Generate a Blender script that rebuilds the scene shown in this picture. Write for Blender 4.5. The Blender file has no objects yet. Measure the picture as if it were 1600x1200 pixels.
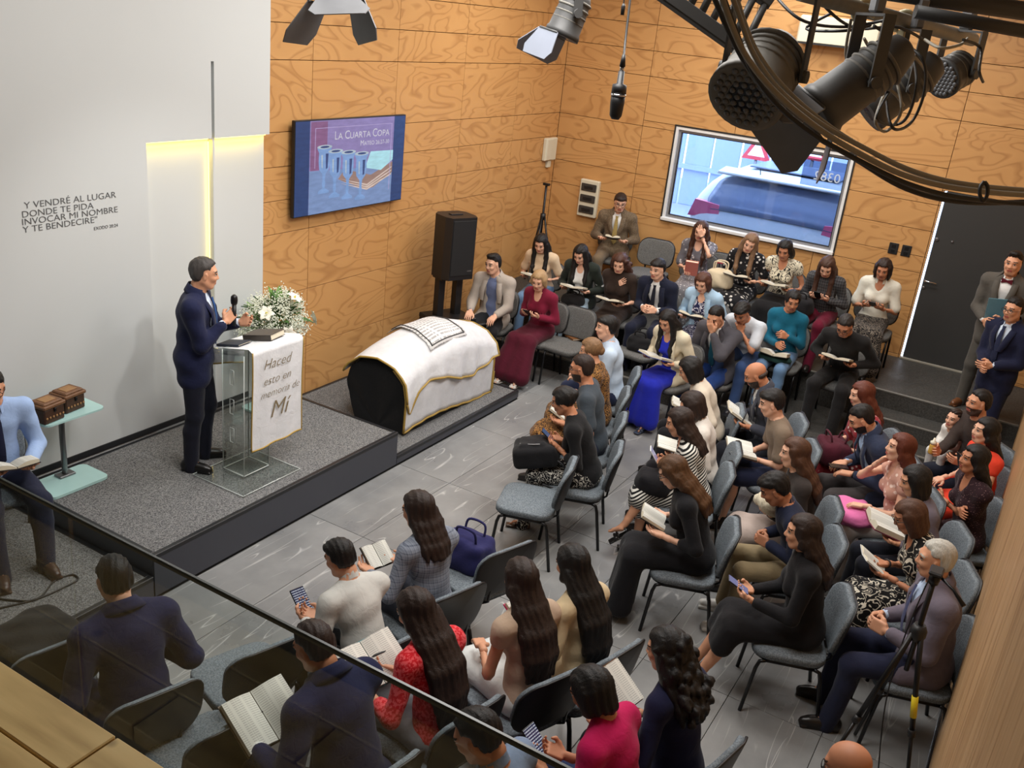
import bpy, math, random
import numpy as np
from mathutils import Matrix, Vector
random.seed(7)
rng = np.random.default_rng(11)
scn = bpy.context.scene
COL = scn.collection
rad = math.radians
# ------------------------------------------------------------------ camera
RC = np.array([[0.51003451, -0.85405222, 0.10227222], [-0.266284, -0.26983383, -0.92535536], [0.8178983, 0.44472971, -0.36504501]])
FPX = 1488.97
CAMP = np.array([0.0, 0.0, 3.96])
cam = bpy.data.cameras.new('camera'); camo = bpy.data.objects.new('camera', cam); COL.objects.link(camo)
cam.sensor_width = 36; cam.lens = FPX / 1600 * 36; cam.clip_start = 0.02; cam.clip_end = 200
M = Matrix(((RC[0][0], -RC[1][0], -RC[2][0], 0), (RC[0][1], -RC[1][1], -RC[2][1], 0), (RC[0][2], -RC[1][2], -RC[2][2], 3.96), (0, 0, 0, 1)))
camo.matrix_world = M
scn.camera = camo
# ------------------------------------------------------------------ view, world, lights
scn.view_settings.view_transform = 'Standard'; scn.view_settings.look = 'None'
scn.view_settings.exposure = -0.05; scn.view_settings.gamma = 1.0; scn.view_settings.use_curve_mapping = False
w = bpy.data.worlds.new('World'); scn.world = w; w.use_nodes = True
bg = w.node_tree.nodes['Background']; bg.inputs[0].default_value = (0.78, 0.87, 1.0, 1); bg.inputs[1].default_value = 7.0

def area(name, loc, target, size, power, col=(1, 0.97, 0.93), spread=180, sy=None):
    l = bpy.data.lights.new(name, 'AREA'); l.energy = power; l.color = col; l.size = size
    if sy: l.shape = 'RECTANGLE'; l.size_y = sy
    l.spread = rad(spread)
    o = bpy.data.objects.new(name, l); COL.objects.link(o); o.location = loc
    o.rotation_euler = (Vector(target) - Vector(loc)).to_track_quat('-Z', 'Y').to_euler()
    return o
def spot(name, loc, target, power, angle, col=(1, 0.94, 0.85), blend=0.5, r=0.06):
    l = bpy.data.lights.new(name, 'SPOT'); l.energy = power; l.color = col; l.spot_size = rad(angle); l.spot_blend = blend; l.shadow_soft_size = r
    o = bpy.data.objects.new(name, l); COL.objects.link(o); o.location = loc
    o.rotation_euler = (Vector(target) - Vector(loc)).to_track_quat('-Z', 'Y').to_euler()
    return o
for i, (x, y, p) in enumerate(((3.6, 2.0, 86), (6.4, 4.2, 76), (6.4, 1.6, 80), (9.3, 4.4, 76), (9.3, 1.6, 74), (4.0, 4.4, 30), (10.7, 3.0, 44))):
    area('ceiling_fill', (x, y, 4.95), (x, y, 0), 1.2, p, (1, 0.97, 0.93), sy=1.2)  # unseen area lights under the ceiling, added for flat, even fill
spot('stage_spot_light', (4.55, 3.05, 4.25), (4.9, 5.6, 1.2), 150, 62, (1, 0.97, 0.93), 0.7, 0.09)
spot('hall_spot_light', (5.2, 1.4, 4.3), (8.2, 4.4, 0.8), 110, 95, (1, 0.95, 0.88), 0.9, 0.12)

# ------------------------------------------------------------------ helpers
def ray(px, py): return RC.T @ np.array([px - 800, py - 600, FPX])
def onz(px, py, z): d = ray(px, py); return CAMP + d * ((z - CAMP[2]) / d[2])
def onx(px, py, x): d = ray(px, py); return CAMP + d * (x / d[0])
def ony(px, py, y): d = ray(px, py); return CAMP + d * (y / d[1])
def atd(px, py, t): d = ray(px, py); return CAMP + d / (RC[2] @ d) * t
def lin(c):
    c = np.array(c, float) / 255
    return tuple(np.where(c <= 0.04045, c / 12.92, ((c + 0.055) / 1.055) ** 2.4)) + (1.0,)
def tag(o, label=None, cat=None, group=None, kind=None):
    if label: o['label'] = label
    if cat: o['category'] = cat
    if group: o['group'] = group
    if kind: o['kind'] = kind
    return o
def empty(name, loc=(0, 0, 0), rz=0, label=None, cat=None, group=None, kind=None, parent=None):
    o = bpy.data.objects.new(name, None); COL.objects.link(o); o.location = loc; o.rotation_euler = (0, 0, rz)
    o.empty_display_size = 0.1; o.parent = parent
    return tag(o, label, cat, group, kind)
def mkmesh(name, v, f, mats, smooth=False, fm=None):
    me = bpy.data.meshes.new(name)
    me.from_pydata([tuple(map(float, p)) for p in v], [], [tuple(map(int, q)) for q in f])
    for m in (mats if isinstance(mats, (list, tuple)) else [mats]): me.materials.append(m)
    if fm is not None: me.polygons.foreach_set('material_index', np.asarray(fm, np.int32))
    if smooth is True: me.polygons.foreach_set('use_smooth', np.ones(len(me.polygons), bool))
    elif smooth is not False: me.polygons.foreach_set('use_smooth', np.asarray(smooth, bool))
    me.update()
    return me
def link(name, me, parent=None, loc=(0, 0, 0), rz=0):
    o = bpy.data.objects.new(name, me); COL.objects.link(o); o.parent = parent; o.location = loc; o.rotation_euler = (0, 0, rz)
    return o
def rotm(rx=0, ry=0, rz=0):
    return np.array((Matrix.Rotation(rz, 3, 'Z') @ Matrix.Rotation(ry, 3, 'Y') @ Matrix.Rotation(rx, 3, 'X')))
def unit(v): v = np.asarray(v, float); return v / (np.linalg.norm(v) + 1e-12)
def frame(d, up=(0, 0, 1)):
    # columns: d, side, up'
    d = unit(d); s = np.cross(up, d)
    if np.linalg.norm(s) < 1e-4: s = np.cross((1, 0, 0), d)
    s = unit(s); return np.stack([d, s, np.cross(d, s)], 1)
class MB:
    def __init__(s): s.v = []; s.f = []; s.sm = []; s.mi = []; s.m = 0
    def add(s, v, f, smooth=False):
        n = len(s.v); s.v += [tuple(p) for p in v]
        for q in f: s.f.append(tuple(n + i for i in q)); s.sm.append(smooth); s.mi.append(s.m)
        return s
    def box(s, c, size, rot=None, b=0.0):
        h = np.array(size, float) / 2; c = np.array(c, float); R = np.eye(3) if rot is None else rot
        b = min(b, h.min() * 0.95)
        if b <= 0:
            v = [(x, y, z) for x in (-1, 1) for y in (-1, 1) for z in (-1, 1)]
            v = np.array(v) * h; f = [(0, 1, 3, 2), (4, 6, 7, 5), (0, 4, 5, 1), (2, 3, 7, 6), (0, 2, 6, 4), (1, 5, 7, 3)]
        else:
            v = []; idx = {}
            for x in (-1, 1):
                for y in (-1, 1):
                    for z in (-1, 1):
                        for a in range(3):
                            p = np.array((x, y, z)) * (h - b); p[a] = (x, y, z)[a] * h[a]
                            idx[(x, y, z, a)] = len(v); v.append(p)
            f = []
            for a in range(3):
                u, w_ = (a + 1) % 3, (a + 2) % 3
                for sgn in (-1, 1):
                    q = []
                    for (p, r) in ((-1, -1), (1, -1), (1, 1), (-1, 1)):
                        k = [0, 0, 0]; k[a] = sgn; k[u] = p; k[w_] = r; q.append(idx[(*k, a)])
                    f.append(tuple(q if sgn > 0 else q[::-1]))
                for p in (-1, 1):
                    for r in (-1, 1):
                        k0 = [0, 0, 0]; k1 = [0, 0, 0]; k0[a] = -1; k1[a] = 1
                        k0[u] = k1[u] = p; k0[w_] = k1[w_] = r
                        q = (idx[(*k0, u)], idx[(*k1, u)], idx[(*k1, w_)], idx[(*k0, w_)])
                        f.append(q if p * r > 0 else q[::-1])
            for x in (-1, 1):
                for y in (-1, 1):
                    for z in (-1, 1):
                        q = (idx[(x, y, z, 0)], idx[(x, y, z, 1)], idx[(x, y, z, 2)])
                        f.append(q if x * y * z > 0 else q[::-1])
            v = np.array(v)
        return s.add((R @ np.array(v).T).T + c, f)
    def tube(s, path, r, n=8, caps=True, smooth=True, flat=1.0):
        P = np.array(path, float); m = len(P); rr = np.broadcast_to(np.asarray(r, float), (m,))
        T = np.gradient(P, axis=0); T /= np.linalg.norm(T, axis=1)[:, None] + 1e-12
        up = np.array((0, 0, 1.0)) if abs(T[0][2]) < 0.9 else np.array((1.0, 0, 0))
        v = []; S = unit(np.cross(T[0], up))
        for i in range(m):
            S = unit(S - T[i] * (S @ T[i])); U = np.cross(S, T[i])
            for k in range(n):
                a = 2 * math.pi * k / n; v.append(P[i] + (S * math.cos(a) + U * math.sin(a) * flat) * rr[i])
        f = [(i * n + k, i * n + (k + 1) % n, (i + 1) * n + (k + 1) % n, (i + 1) * n + k) for i in range(m - 1) for k in range(n)]
        s.add(v, f, smooth)
        if caps: 
            n0 = len(s.v) - m * n
            for q in (tuple(n0 + k for k in range(n))[::-1], tuple(n0 + (m - 1) * n + k for k in range(n))): s.f.append(q); s.sm.append(False); s.mi.append(s.m)
        return s
    def lathe(s, prof, n=20, c=(0, 0, 0), rot=None, smooth=True, sy=1.0):
        R = np.eye(3) if rot is None else rot; v = []
        for (r, z) in prof:
            for k in range(n):
                a = 2 * math.pi * k / n; v.append(R @ np.array((r * math.cos(a), r * math.sin(a) * sy, z)) + np.array(c))
        m = len(prof)
        f = [(i * n + k, i * n + (k + 1) % n, (i + 1) * n + (k + 1) % n, (i + 1) * n + k) for i in range(m - 1) for k in range(n)]
        s.add(v, f, smooth)
        n0 = len(s.v) - m * n
        for q in (tuple(n0 + k for k in range(n))[::-1], tuple(n0 + (m - 1) * n + k for k in range(n))): s.f.append(q); s.sm.append(False); s.mi.append(s.m)
        return s
    def prism(s, poly, thick, rot=None, c=(0, 0, 0)):
        # poly in local xy, extruded along z by thick (centred)
        R = np.eye(3) if rot is None else rot; n = len(poly)
        v = [R @ np.array((x, y, -thick / 2)) + np.array(c) for x, y in poly] + [R @ np.array((x, y, thick / 2)) + np.array(c) for x, y in poly]
        f = [tuple(range(n))[::-1], tuple(range(n, 2 * n))] + [(i, (i + 1) % n, n + (i + 1) % n, n + i) for i in range(n)]
        return s.add(v, f)
    def grid(s, fn, nu, nv, smooth=True, flip=False):
        v = [fn(i / nu, j / nv) for i in range(nu + 1) for j in range(nv + 1)]
        f = [(i * (nv + 1) + j, (i + 1) * (nv + 1) + j, (i + 1) * (nv + 1) + j + 1, i * (nv + 1) + j + 1) for i in range(nu) for j in range(nv)]
        if flip: f = [q[::-1] for q in f]
        return s.add(v, f, smooth)
    def mesh(s, name, mats): return mkmesh(name, s.v, s.f, mats, s.sm, s.mi)
    def build(s, name, mats, parent=None, loc=(0, 0, 0), rz=0): return link(name, s.mesh(name, mats), parent, loc, rz)
def rrect(w_, h, r, n=5):
    p = []
    for cx, cy, a0 in ((w_ / 2 - r, h / 2 - r, 0), (-w_ / 2 + r, h / 2 - r, 90), (-w_ / 2 + r, -h / 2 + r, 180), (w_ / 2 - r, -h / 2 + r, 270)):
        for k in range(n + 1):
            a = rad(a0 + 90 * k / n); p.append((cx + r * math.cos(a), cy + r * math.sin(a)))
    return p
def spline(pts, n=12):
    P = np.array(pts, float); out = []
    for i in range(len(P) - 1):
        p0, p1, p2, p3 = P[max(i - 1, 0)], P[i], P[i + 1], P[min(i + 2, len(P) - 1)]
        for k in range(n):
            t = k / n; out.append(0.5 * (2 * p1 + (p2 - p0) * t + (2 * p0 - 5 * p1 + 4 * p2 - p3) * t * t + (3 * p1 - p0 - 3 * p2 + p3) * t ** 3))
    out.append(P[-1]); return np.array(out)
def textmesh(s, size, ext=0.002, align='LEFT', off=0.0):
    c = bpy.data.curves.new('txt', 'FONT'); c.body = s; c.size = size; c.extrude = ext; c.align_x = align; c.resolution_u = 3; c.offset = off
    o = bpy.data.objects.new('txt', c); COL.objects.link(o)
    dg = bpy.context.evaluated_depsgraph_get(); me = bpy.data.meshes.new_from_object(o.evaluated_get(dg))
    bpy.data.objects.remove(o); bpy.data.curves.remove(c)
    return me
def pieces(name, v, f, m, parent, loc=(0, 0, 0)):
    # one object for every separate letter shape
    par = list(range(len(v)))
    def root(i):
        while par[i] != i: par[i] = par[par[i]]; i = par[i]
        return i
    for q in f:
        for i in q[1:]: par[root(i)] = root(q[0])
    grp = {}
    for q in f: grp.setdefault(root(q[0]), []).append(q)
    for fs in grp.values():
        ids = sorted({i for q in fs for i in q}); mp = {i: n for n, i in enumerate(ids)}
        link(name, mkmesh(name, [v[i] for i in ids], [tuple(mp[i] for i in q) for q in fs], m), parent, loc)
# ------------------------------------------------------------------ materials
MATS = {}
class NT:
    def __init__(s, m): s.t = m.node_tree; s.n = s.t.nodes; s.l = s.t.links; s.b = s.n['Principled BSDF']
    def new(s, t, **kw):
        n = s.n.new(t)
        for k, v in kw.items(): setattr(n, k, v)
        return n
    def set(s, node, **kw):
        for k, v in kw.items(): node.inputs[k].default_value = v
        return node
    def math(s, op, a, b=None):
        n = s.n.new('ShaderNodeMath'); n.operation = op
        for i, x in enumerate((a, b)):
            if x is None: continue
            if isinstance(x, (int, float)): n.inputs[i].default_value = x
            else: s.l.new(x, n.inputs[i])
        return n.outputs[0]
    def mix(s, fac, a, b):
        n = s.n.new('ShaderNodeMix'); n.data_type = 'RGBA'
        for i, x in ((0, fac), (6, a), (7, b)):
            if isinstance(x, (int, float, tuple)): n.inputs[i].default_value = x
            else: s.l.new(x, n.inputs[i])
        return n.outputs[2]
    def coords(s, scale=(1, 1, 1), rnd=False, rot=(0, 0, 0)):
        tc = s.n.new('ShaderNodeTexCoord'); out = tc.outputs['Object']
        if rnd:
            oi = s.n.new('ShaderNodeObjectInfo'); mu = s.n.new('ShaderNodeVectorMath'); mu.operation = 'SCALE'
            cb = s.n.new('ShaderNodeCombineXYZ'); k1 = s.math('MULTIPLY', oi.outputs['Random'], 37.0); k2 = s.math('MULTIPLY', oi.outputs['Random'], 91.0)
            s.l.new(k1, cb.inputs[0]); s.l.new(k2, cb.inputs[1]); s.l.new(k2, cb.inputs[2])
            ad = s.n.new('ShaderNodeVectorMath'); ad.operation = 'ADD'; s.l.new(out, ad.inputs[0]); s.l.new(cb.outputs[0], ad.inputs[1]); out = ad.outputs[0]
        mp = s.n.new('ShaderNodeMapping'); mp.inputs['Scale'].default_value = scale; mp.inputs['Rotation'].default_value = rot; s.l.new(out, mp.inputs[0])
        return mp.outputs[0]
    def noise(s, vec, scale, detail=3, rough=0.5, dist=0.0):
        n = s.n.new('ShaderNodeTexNoise'); n.inputs['Scale'].default_value = scale; n.inputs['Detail'].default_value = detail
        n.inputs['Roughness'].default_value = rough; n.inputs['Distortion'].default_value = dist; s.l.new(vec, n.inputs['Vector'])
        return n.outputs[0]
    def ramp(s, fac, stops, interp='LINEAR'):
        n = s.n.new('ShaderNodeValToRGB'); n.color_ramp.interpolation = interp; e = n.color_ramp.elements
        while len(e) < len(stops): e.new(0.5)
        for i, (p, c) in enumerate(stops): e[i].position = p; e[i].color = c if len(c) == 4 else (*c, 1)
        s.l.new(fac, n.inputs[0]); return n.outputs[0]
    def col(s, c):
        if isinstance(c, tuple): s.b.inputs['Base Color'].default_value = c
        else: s.l.new(c, s.b.inputs['Base Color'])
    def bump(s, h, strength=0.2, dist=0.01):
        n = s.n.new('ShaderNodeBump'); n.inputs['Strength'].default_value = strength; n.inputs['Distance'].default_value = dist
        s.l.new(h, n.inputs['Height']); s.l.new(n.outputs[0], s.b.inputs['Normal'])
def newmat(name, rough=0.6, metal=0.0, spec=0.5):
    m = bpy.data.materials.new(name); m.use_nodes = True; t = NT(m)
    t.b.inputs['Roughness'].default_value = rough; t.b.inputs['Metallic'].default_value = metal; t.b.inputs['Specular IOR Level'].default_value = spec
    return m, t
W1 = (1, 1, 1, 1); K0 = (0, 0, 0, 1)
def plain(name, c, rough=0.6, metal=0.0, spec=0.5, var=0.08, nscale=14, bump=0.0):
    key = ('p', name)
    if key in MATS: return MATS[key]
    m, t = newmat(name, rough, metal, spec); L = lin(c); n = t.noise(t.coords(rnd=True), nscale, 4)
    t.col(t.mix(n, tuple(x * (1 - var) for x in L[:3]) + (1,), tuple(min(1, x * (1 + var)) for x in L[:3]) + (1,)))
    if bump: t.bump(t.noise(t.coords(), nscale * 8, 2), bump, 0.004)
    MATS[key] = m; return m
def emis(name, c, s):
    m, t = newmat(name, 0.5); t.col(lin(c)); t.b.inputs['Emission Color'].default_value = lin(c); t.b.inputs['Emission Strength'].default_value = s
    return m
def clear(name, tint=(245, 250, 250), refl=0.08, edge=0.35):
    m = bpy.data.materials.new(name); m.use_nodes = True; nt = m.node_tree; n = nt.nodes; n.remove(n['Principled BSDF'])
    tr = n.new('ShaderNodeBsdfTransparent'); tr.inputs[0].default_value = lin(tint); gl = n.new('ShaderNodeBsdfGlossy'); gl.inputs['Roughness'].default_value = 0.03
    lw = n.new('ShaderNodeFresnel'); lw.inputs[0].default_value = 1.45; mx = n.new('ShaderNodeMixShader'); mt = n.new('ShaderNodeMath'); mt.operation = 'MULTIPLY_ADD'
    mt.inputs[1].default_value = edge; mt.inputs[2].default_value = refl; nt.links.new(lw.outputs[0], mt.inputs[0])
    nt.links.new(mt.outputs[0], mx.inputs[0]); nt.links.new(tr.outputs[0], mx.inputs[1]); nt.links.new(gl.outputs[0], mx.inputs[2]); nt.links.new(mx.outputs[0], n['Material Output'].inputs[0])
    return m
def m_plywood(name, dark, mid, light):
    m, t = newmat(name, 0.45, spec=0.35)
    tc = t.new('ShaderNodeTexCoord'); sp = t.new('ShaderNodeSeparateXYZ'); t.l.new(tc.outputs['Object'], sp.inputs[0]); oi = t.new('ShaderNodeObjectInfo')
    h = t.math('ADD', sp.outputs[0], sp.outputs[1]); cb = t.new('ShaderNodeCombineXYZ')
    t.l.new(t.math('ADD', t.math('MULTIPLY', h, 1.0), t.math('MULTIPLY', oi.outputs['Random'], 57.0)), cb.inputs[0]); t.l.new(t.math('MULTIPLY', sp.outputs[2], 2.6), cb.inputs[1])
    t.l.new(t.math('MULTIPLY', oi.outputs['Random'], 31.0), cb.inputs[2])
    n = t.noise(cb.outputs[0], 1.0, 1.9, 0.42, 0.7); k = t.math('FRACT', t.math('MULTIPLY', n, 11.0))
    band = t.ramp(k, ((0.0, (0.15, 0.15, 0.15)), (0.62, (0.0, 0, 0)), (0.9, (1, 1, 1)), (1.0, (0.25, 0.25, 0.25))))
    cb2 = t.new('ShaderNodeVectorMath'); cb2.operation = 'MULTIPLY'; t.l.new(cb.outputs[0], cb2.inputs[0]); cb2.inputs[1].default_value = (3, 22, 1)
    fine = t.noise(cb2.outputs[0], 3.0, 3, 0.6); big = t.noise(cb.outputs[0], 0.9, 1)
    c = t.mix(big, lin(mid), lin(light)); c = t.mix(t.math('MULTIPLY', fine, 0.35), c, lin(mid)); c = t.mix(t.math('MULTIPLY', band, 0.5), c, lin(dark))
    t.col(c); return m
PLY = m_plywood('plywood_honey', (146, 96, 50), (196, 146, 90), (206, 160, 104))
PLYDARK = plain('shadow_gap', (60, 40, 24), 0.9)
def m_oak():
    m, t = newmat('oak_veneer', 0.42, spec=0.4); v = t.coords((7, 7, 0.55), rnd=True)
    a = t.noise(v, 2.2, 5, 0.6, 0.25); b = t.noise(t.coords((40, 40, 1.6), rnd=True), 2.0, 3, 0.6)
    c = t.ramp(a, ((0.3, lin((150, 112, 74))), (0.5, lin((192, 154, 110))), (0.68, lin((206, 170, 126)))))
    c = t.mix(t.math('MULTIPLY', b, 0.35), c, lin((150, 110, 72))); t.col(c); return m
OAK = m_oak()
def m_pine():
    m, t = newmat('pine_board', 0.4, spec=0.4); v = t.coords((9, 0.9, 9), rnd=True); a = t.noise(v, 1.8, 4, 0.5, 0.3)
    c = t.ramp(a, ((0.3, lin((176, 144, 92))), (0.55, lin((208, 176, 120))), (0.75, lin((216, 188, 134)))))
    vo = t.new('ShaderNodeTexVoronoi'); vo.inputs['Scale'].default_value = 3.2; t.l.new(t.coords((1, 0.8, 1), rnd=True), vo.inputs['Vector'])
    k = t.ramp(vo.outputs['Distance'], ((0.03, W1), (0.06, K0))); c = t.mix(t.math('MULTIPLY', k, 0.7), c, lin((110, 84, 52))); t.col(c); return m
PINE = m_pine()
def m_tile():
    m, t = newmat('grey_stone_tile', 0.3, spec=0.45); v = t.coords(rnd=True); a = t.noise(v, 1.6, 5, 0.6)
    c = t.ramp(a, ((0.3, lin((120, 121, 122))), (0.55, lin((140, 141, 141))), (0.75, lin((154, 154, 154)))))
    k = None
    for ang, sh in ((0.6, 0.0), (-0.85, 5.0), (1.9, 11.0)):
        mp = t.new('ShaderNodeMapping'); mp.inputs['Rotation'].default_value = (0, 0, ang); mp.inputs['Scale'].default_value = (0.55, 5.0, 1); mp.inputs['Location'].default_value = (sh, sh, 0); t.l.new(v, mp.inputs[0])
        r = t.math('ABSOLUTE', t.math('SUBTRACT', t.noise(mp.outputs[0], 1.3, 1.0, 0.4), 0.5)); ln = t.ramp(r, ((0.0015, W1), (0.005, K0))); mk = t.ramp(t.noise(mp.outputs[0], 2.6, 1), ((0.5, K0), (0.6, W1)))
        q = t.math('MULTIPLY', ln, mk); k = q if k is None else t.math('MAXIMUM', k, q)
    c = t.mix(t.math('MULTIPLY', k, 0.6), c, lin((212, 212, 210))); t.col(c)
    t.l.new(t.ramp(a, ((0.3, (0.25,) * 3), (0.7, (0.4,) * 3))), t.b.inputs['Roughness']); return m
TILE = m_tile()
def m_speck(name, c1, c2, scale=180, rough=0.95):
    m, t = newmat(name, rough, spec=0.15); n = t.noise(t.coords(), scale, 2, 0.8); n2 = t.noise(t.coords(), scale * 0.3, 2, 0.7)
    c = t.mix(t.ramp(n, ((0.38, K0), (0.62, W1))), lin(c1), lin(c2)); c = t.mix(t.math('MULTIPLY', n2, 0.35), c, lin(c1)); t.col(c); t.bump(n, 0.35, 0.006); return m
CARPET = m_speck('grey_carpet', (66, 66, 69), (150, 150, 149), 120)
WHITEWALL = plain('white_paint', (204, 208, 208), 0.6, var=0.015, nscale=3)
LACQ = plain('charcoal_lacquer', (66, 68, 77), 0.45, var=0.05)
BLACKTRIM = plain('black_edge_trim', (30, 31, 34), 0.4, var=0.05)
BLACKP = plain('black_plastic', (26, 26, 28), 0.45, var=0.1)
BLACKM = plain('black_metal', (24, 24, 26), 0.35, metal=0.3, var=0.1)
GREYM = plain('brushed_grey_metal', (128, 128, 130), 0.35, metal=0.8, var=0.06)
CHROME = plain('chrome', (205, 205, 208), 0.18, metal=1.0, var=0.02)
STEP = m_speck('dark_step_tile', (62, 61, 59), (84, 83, 80), 60, 0.45)
STEPEDGE = plain('step_nosing', (112, 110, 104), 0.45)
DOORM = plain('charcoal_door_paint', (52, 52, 51), 0.55, var=0.03)
IVORY = plain('ivory_plastic', (214, 208, 186), 0.4, var=0.03)
SMOKE = plain('smoked_plastic', (58, 57, 56), 0.25)
LAMPW = emis('warm_led_strip', (255, 222, 120), 4.0)
DAYL = emis('daylight_crack', (235, 240, 255), 3.0)
GLASS = clear('clear_glass', (248, 251, 250), 0.006, 0.08)
ACRYL = clear('clear_acrylic', (249, 251, 250), 0.008, 0.12)
ACEDGE = plain('acrylic_edge', (205, 212, 210), 0.2)
# ================================================================== the room
XB, YL, YR, ZC = 11.785, 6.137, -0.21, 5.0       # window wall, screen wall, oak wall, ceiling
def struct(o, label=None): o['kind'] = 'structure'; return o
b = MB().box((5.4, 2.98, -0.06), (14.6, 6.6, 0.1)); floor = struct(b.build('floor', plain('tile_joint_grout', (84, 84, 84), 0.9)))
def clip(r, holes):
    out = [r]
    for (a0, a1, c0, c1) in holes:
        nx = []
        for (x0, x1, y0, y1) in out:
            if x1 <= a0 or x0 >= a1 or y1 <= c0 or y0 >= c1: nx.append((x0, x1, y0, y1)); continue
            if y0 < c0: nx.append((x0, x1, y0, c0))
            if y1 > c1: nx.append((x0, x1, c1, y1))
            lo, hi = max(y0, c0), min(y1, c1)
            if x0 < a0: nx.append((x0, a0, lo, hi))
            if x1 > a1: nx.append((a1, x1, lo, hi))
        out = nx
    return [q for q in out if q[1] - q[0] > 0.02 and q[3] - q[2] > 0.02]
CACHE = {}
def tilebox(sz, bev, m, name):
    k = (tuple(round(s_, 3) for s_ in sz), name)
    if k not in CACHE: CACHE[k] = MB().box((0, 0, 0), sz, b=bev).mesh(name, m)
    return CACHE[k]
holes = [(1.0, 8.54, 4.55, 6.2), (-2, 3.667, 4.55, 6.2), (9.6, 12, -1, 7)]
xs = [0.4 + 1.2 * i for i in range(9)]; ys = [-0.2 + 0.6 * i for i in range(11)]
for i, x in enumerate(xs):
    for j, y in enumerate(ys):
        for (x0, x1, y0, y1) in clip((x, x + 1.2, y, min(y + 0.6, 6.13)), holes):
            link('tile', tilebox((x1 - x0 - 0.004, y1 - y0 - 0.004, 0.012), 0.0015, TILE, 'tile'), floor, ((x0 + x1) / 2, (y0 + y1) / 2, -0.006))
# raised tiers under the back rows and the steps by the door
def tier(name, x0, x1, y0, y1, z):
    o = struct(MB().box(((x0 + x1) / 2, (y0 + y1) / 2, z / 2), (x1 - x0, y1 - y0, z)).build(name, STEP))
    MB().box((x0 + 0.012, (y0 + y1) / 2, z - 0.008), (0.03, y1 - y0, 0.02), b=0.004).build('nosing', STEPEDGE, o)
    return o
tier('floor_tier', 10.43, XB, YR, YL, 0.56); tier('floor_tier', 10.1, 10.43, YR, 1.2, 0.37); tier('floor_tier', 9.77, 10.1, YR, 1.2, 0.19)
tier('floor_tier', 9.3, 10.43, 1.2, 2.45, 0.19); tier('floor_tier', 9.6, 10.43, 2.45, YL, 0.19)
# ceiling and the walls out of view
struct(MB().box((5.4, 2.98, ZC + 0.05), (14.6, 6.6, 0.1)).build('ceiling', plain('ceiling_paint', (190, 186, 178), 0.9)))
struct(MB().box((-1.85, 2.98, 2.5), (0.1, 6.6, 5.0)).build('wall_near', plain('rear_wall_paint', (188, 182, 172), 0.9)))
struct(MB().box((4.97, YR - 0.05, 2.5), (13.63, 0.1, 5.0)).build('wall_right', OAK))
MB().box((5.2, YR + 0.004, 0.04), (9.1, 0.012, 0.08)).build('baseboard', BLACKTRIM, bpy.data.objects['wall_right'])
# plywood walls, every sheet a panel of its own
ROWS = [0.0, 0.6, 1.204, 1.808, 2.115, 2.42, 2.727, 3.34, 3.645, 3.95, 4.255, 5.0]
def panels(wall, axis, cols, rows, hl, skip=None):
    for i in range(len(cols) - 1):
        for j in range(len(rows) - 1):
            for (a0, a1, z0, z1) in clip((cols[i], cols[i + 1], rows[j], rows[j + 1]), hl):
                L, Hh = a1 - a0 - 0.006, z1 - z0 - 0.006; c = (a0 + a1) / 2; zc = (z0 + z1) / 2
                if axis == 'x': link('panel', tilebox((L, 0.016, Hh), 0.0015, PLY, 'panel_x'), wall, (c, YL + 0.008, zc))
                else: link('panel', tilebox((0.016, L, Hh), 0.0015, PLY, 'panel_y'), wall, (XB + 0.008, c, zc))
wl = struct(MB().box((8.6, YL + 0.066, 2.5), (6.4, 0.1, 5.0)).build('wall_left', PLYDARK))
panels(wl, 'x', [5.66, 6.885, 8.143, 9.38, 10.585, XB], ROWS, [])
WY0, WY1, WZ0, WZ1 = 2.224, 4.467, 1.60, 2.80
DY0, DY1, DZ0, DZ1 = 0.15, 1.195, 0.56, 2.56
bw = MB()
for (y0, y1, z0, z1) in clip((YR - 0.1, YL + 0.1, 0, 5.0), [(WY0, WY1, WZ0, WZ1), (DY0, DY1, DZ0, DZ1)]): bw.box((XB + 0.07, (y0 + y1) / 2, (z0 + z1) / 2), (0.1, y1 - y0, z1 - z0))
wb = struct(bw.build('wall_back', PLYDARK))
HL = [(WY0, WY1, WZ0, WZ1), (DY0, DY1, DZ0, DZ1)]
panels(wb, 'y', [2.46, 3.70, 4.92, YL], ROWS, HL)
panels(wb, 'y', [YR, 1.216, 2.46], [0.0, 0.6, 1.19, 1.79, 2.09, 2.39, 3.32, 3.625, 3.93, 5.0], HL)
# white stage wall with a cross of light: proud slabs around a recessed field
YW, YRc = 6.043, 6.11
ww = MB()
for (x0, x1, z0, z1) in ((-1.8, 4.955, 0, 5), (4.955, 5.60, 2.735, 3.33), (5.63, 6.25, 2.735, 3.33), (4.955, 6.25, 3.33, 5)):
    ww.box(((x0 + x1) / 2, (YW + 6.2) / 2, (z0 + z1) / 2), (x1 - x0, 6.2 - YW, z1 - z0))
ww.box((5.6025, (YRc + 6.2) / 2, 1.665), (1.295, 6.2 - YRc, 3.33)); 
wf = struct(ww.build('wall_front', WHITEWALL))
MB().box((5.632, 6.083, 1.54), (0.022, 0.054, 2.39), b=0.003).build('fin', WHITEWALL, wf)
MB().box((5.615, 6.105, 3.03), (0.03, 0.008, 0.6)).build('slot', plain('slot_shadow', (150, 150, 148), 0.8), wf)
led = MB().box((5.278, 6.09, 2.727), (0.64, 0.012, 0.01)).box((5.945, 6.09, 2.727), (0.6, 0.012, 0.01)).box((5.618, 6.106, 2.2), (0.006, 0.006, 1.0))
led.build('light_strip', LAMPW, wf)
for x, wd in ((5.278, 0.62), (5.945, 0.58)):
    o = area('led_cove_light', (x, 6.082, 2.722), (x, 6.10, 1.5), wd, 1.9, (1, 0.70, 0.10), sy=0.02)
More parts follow.
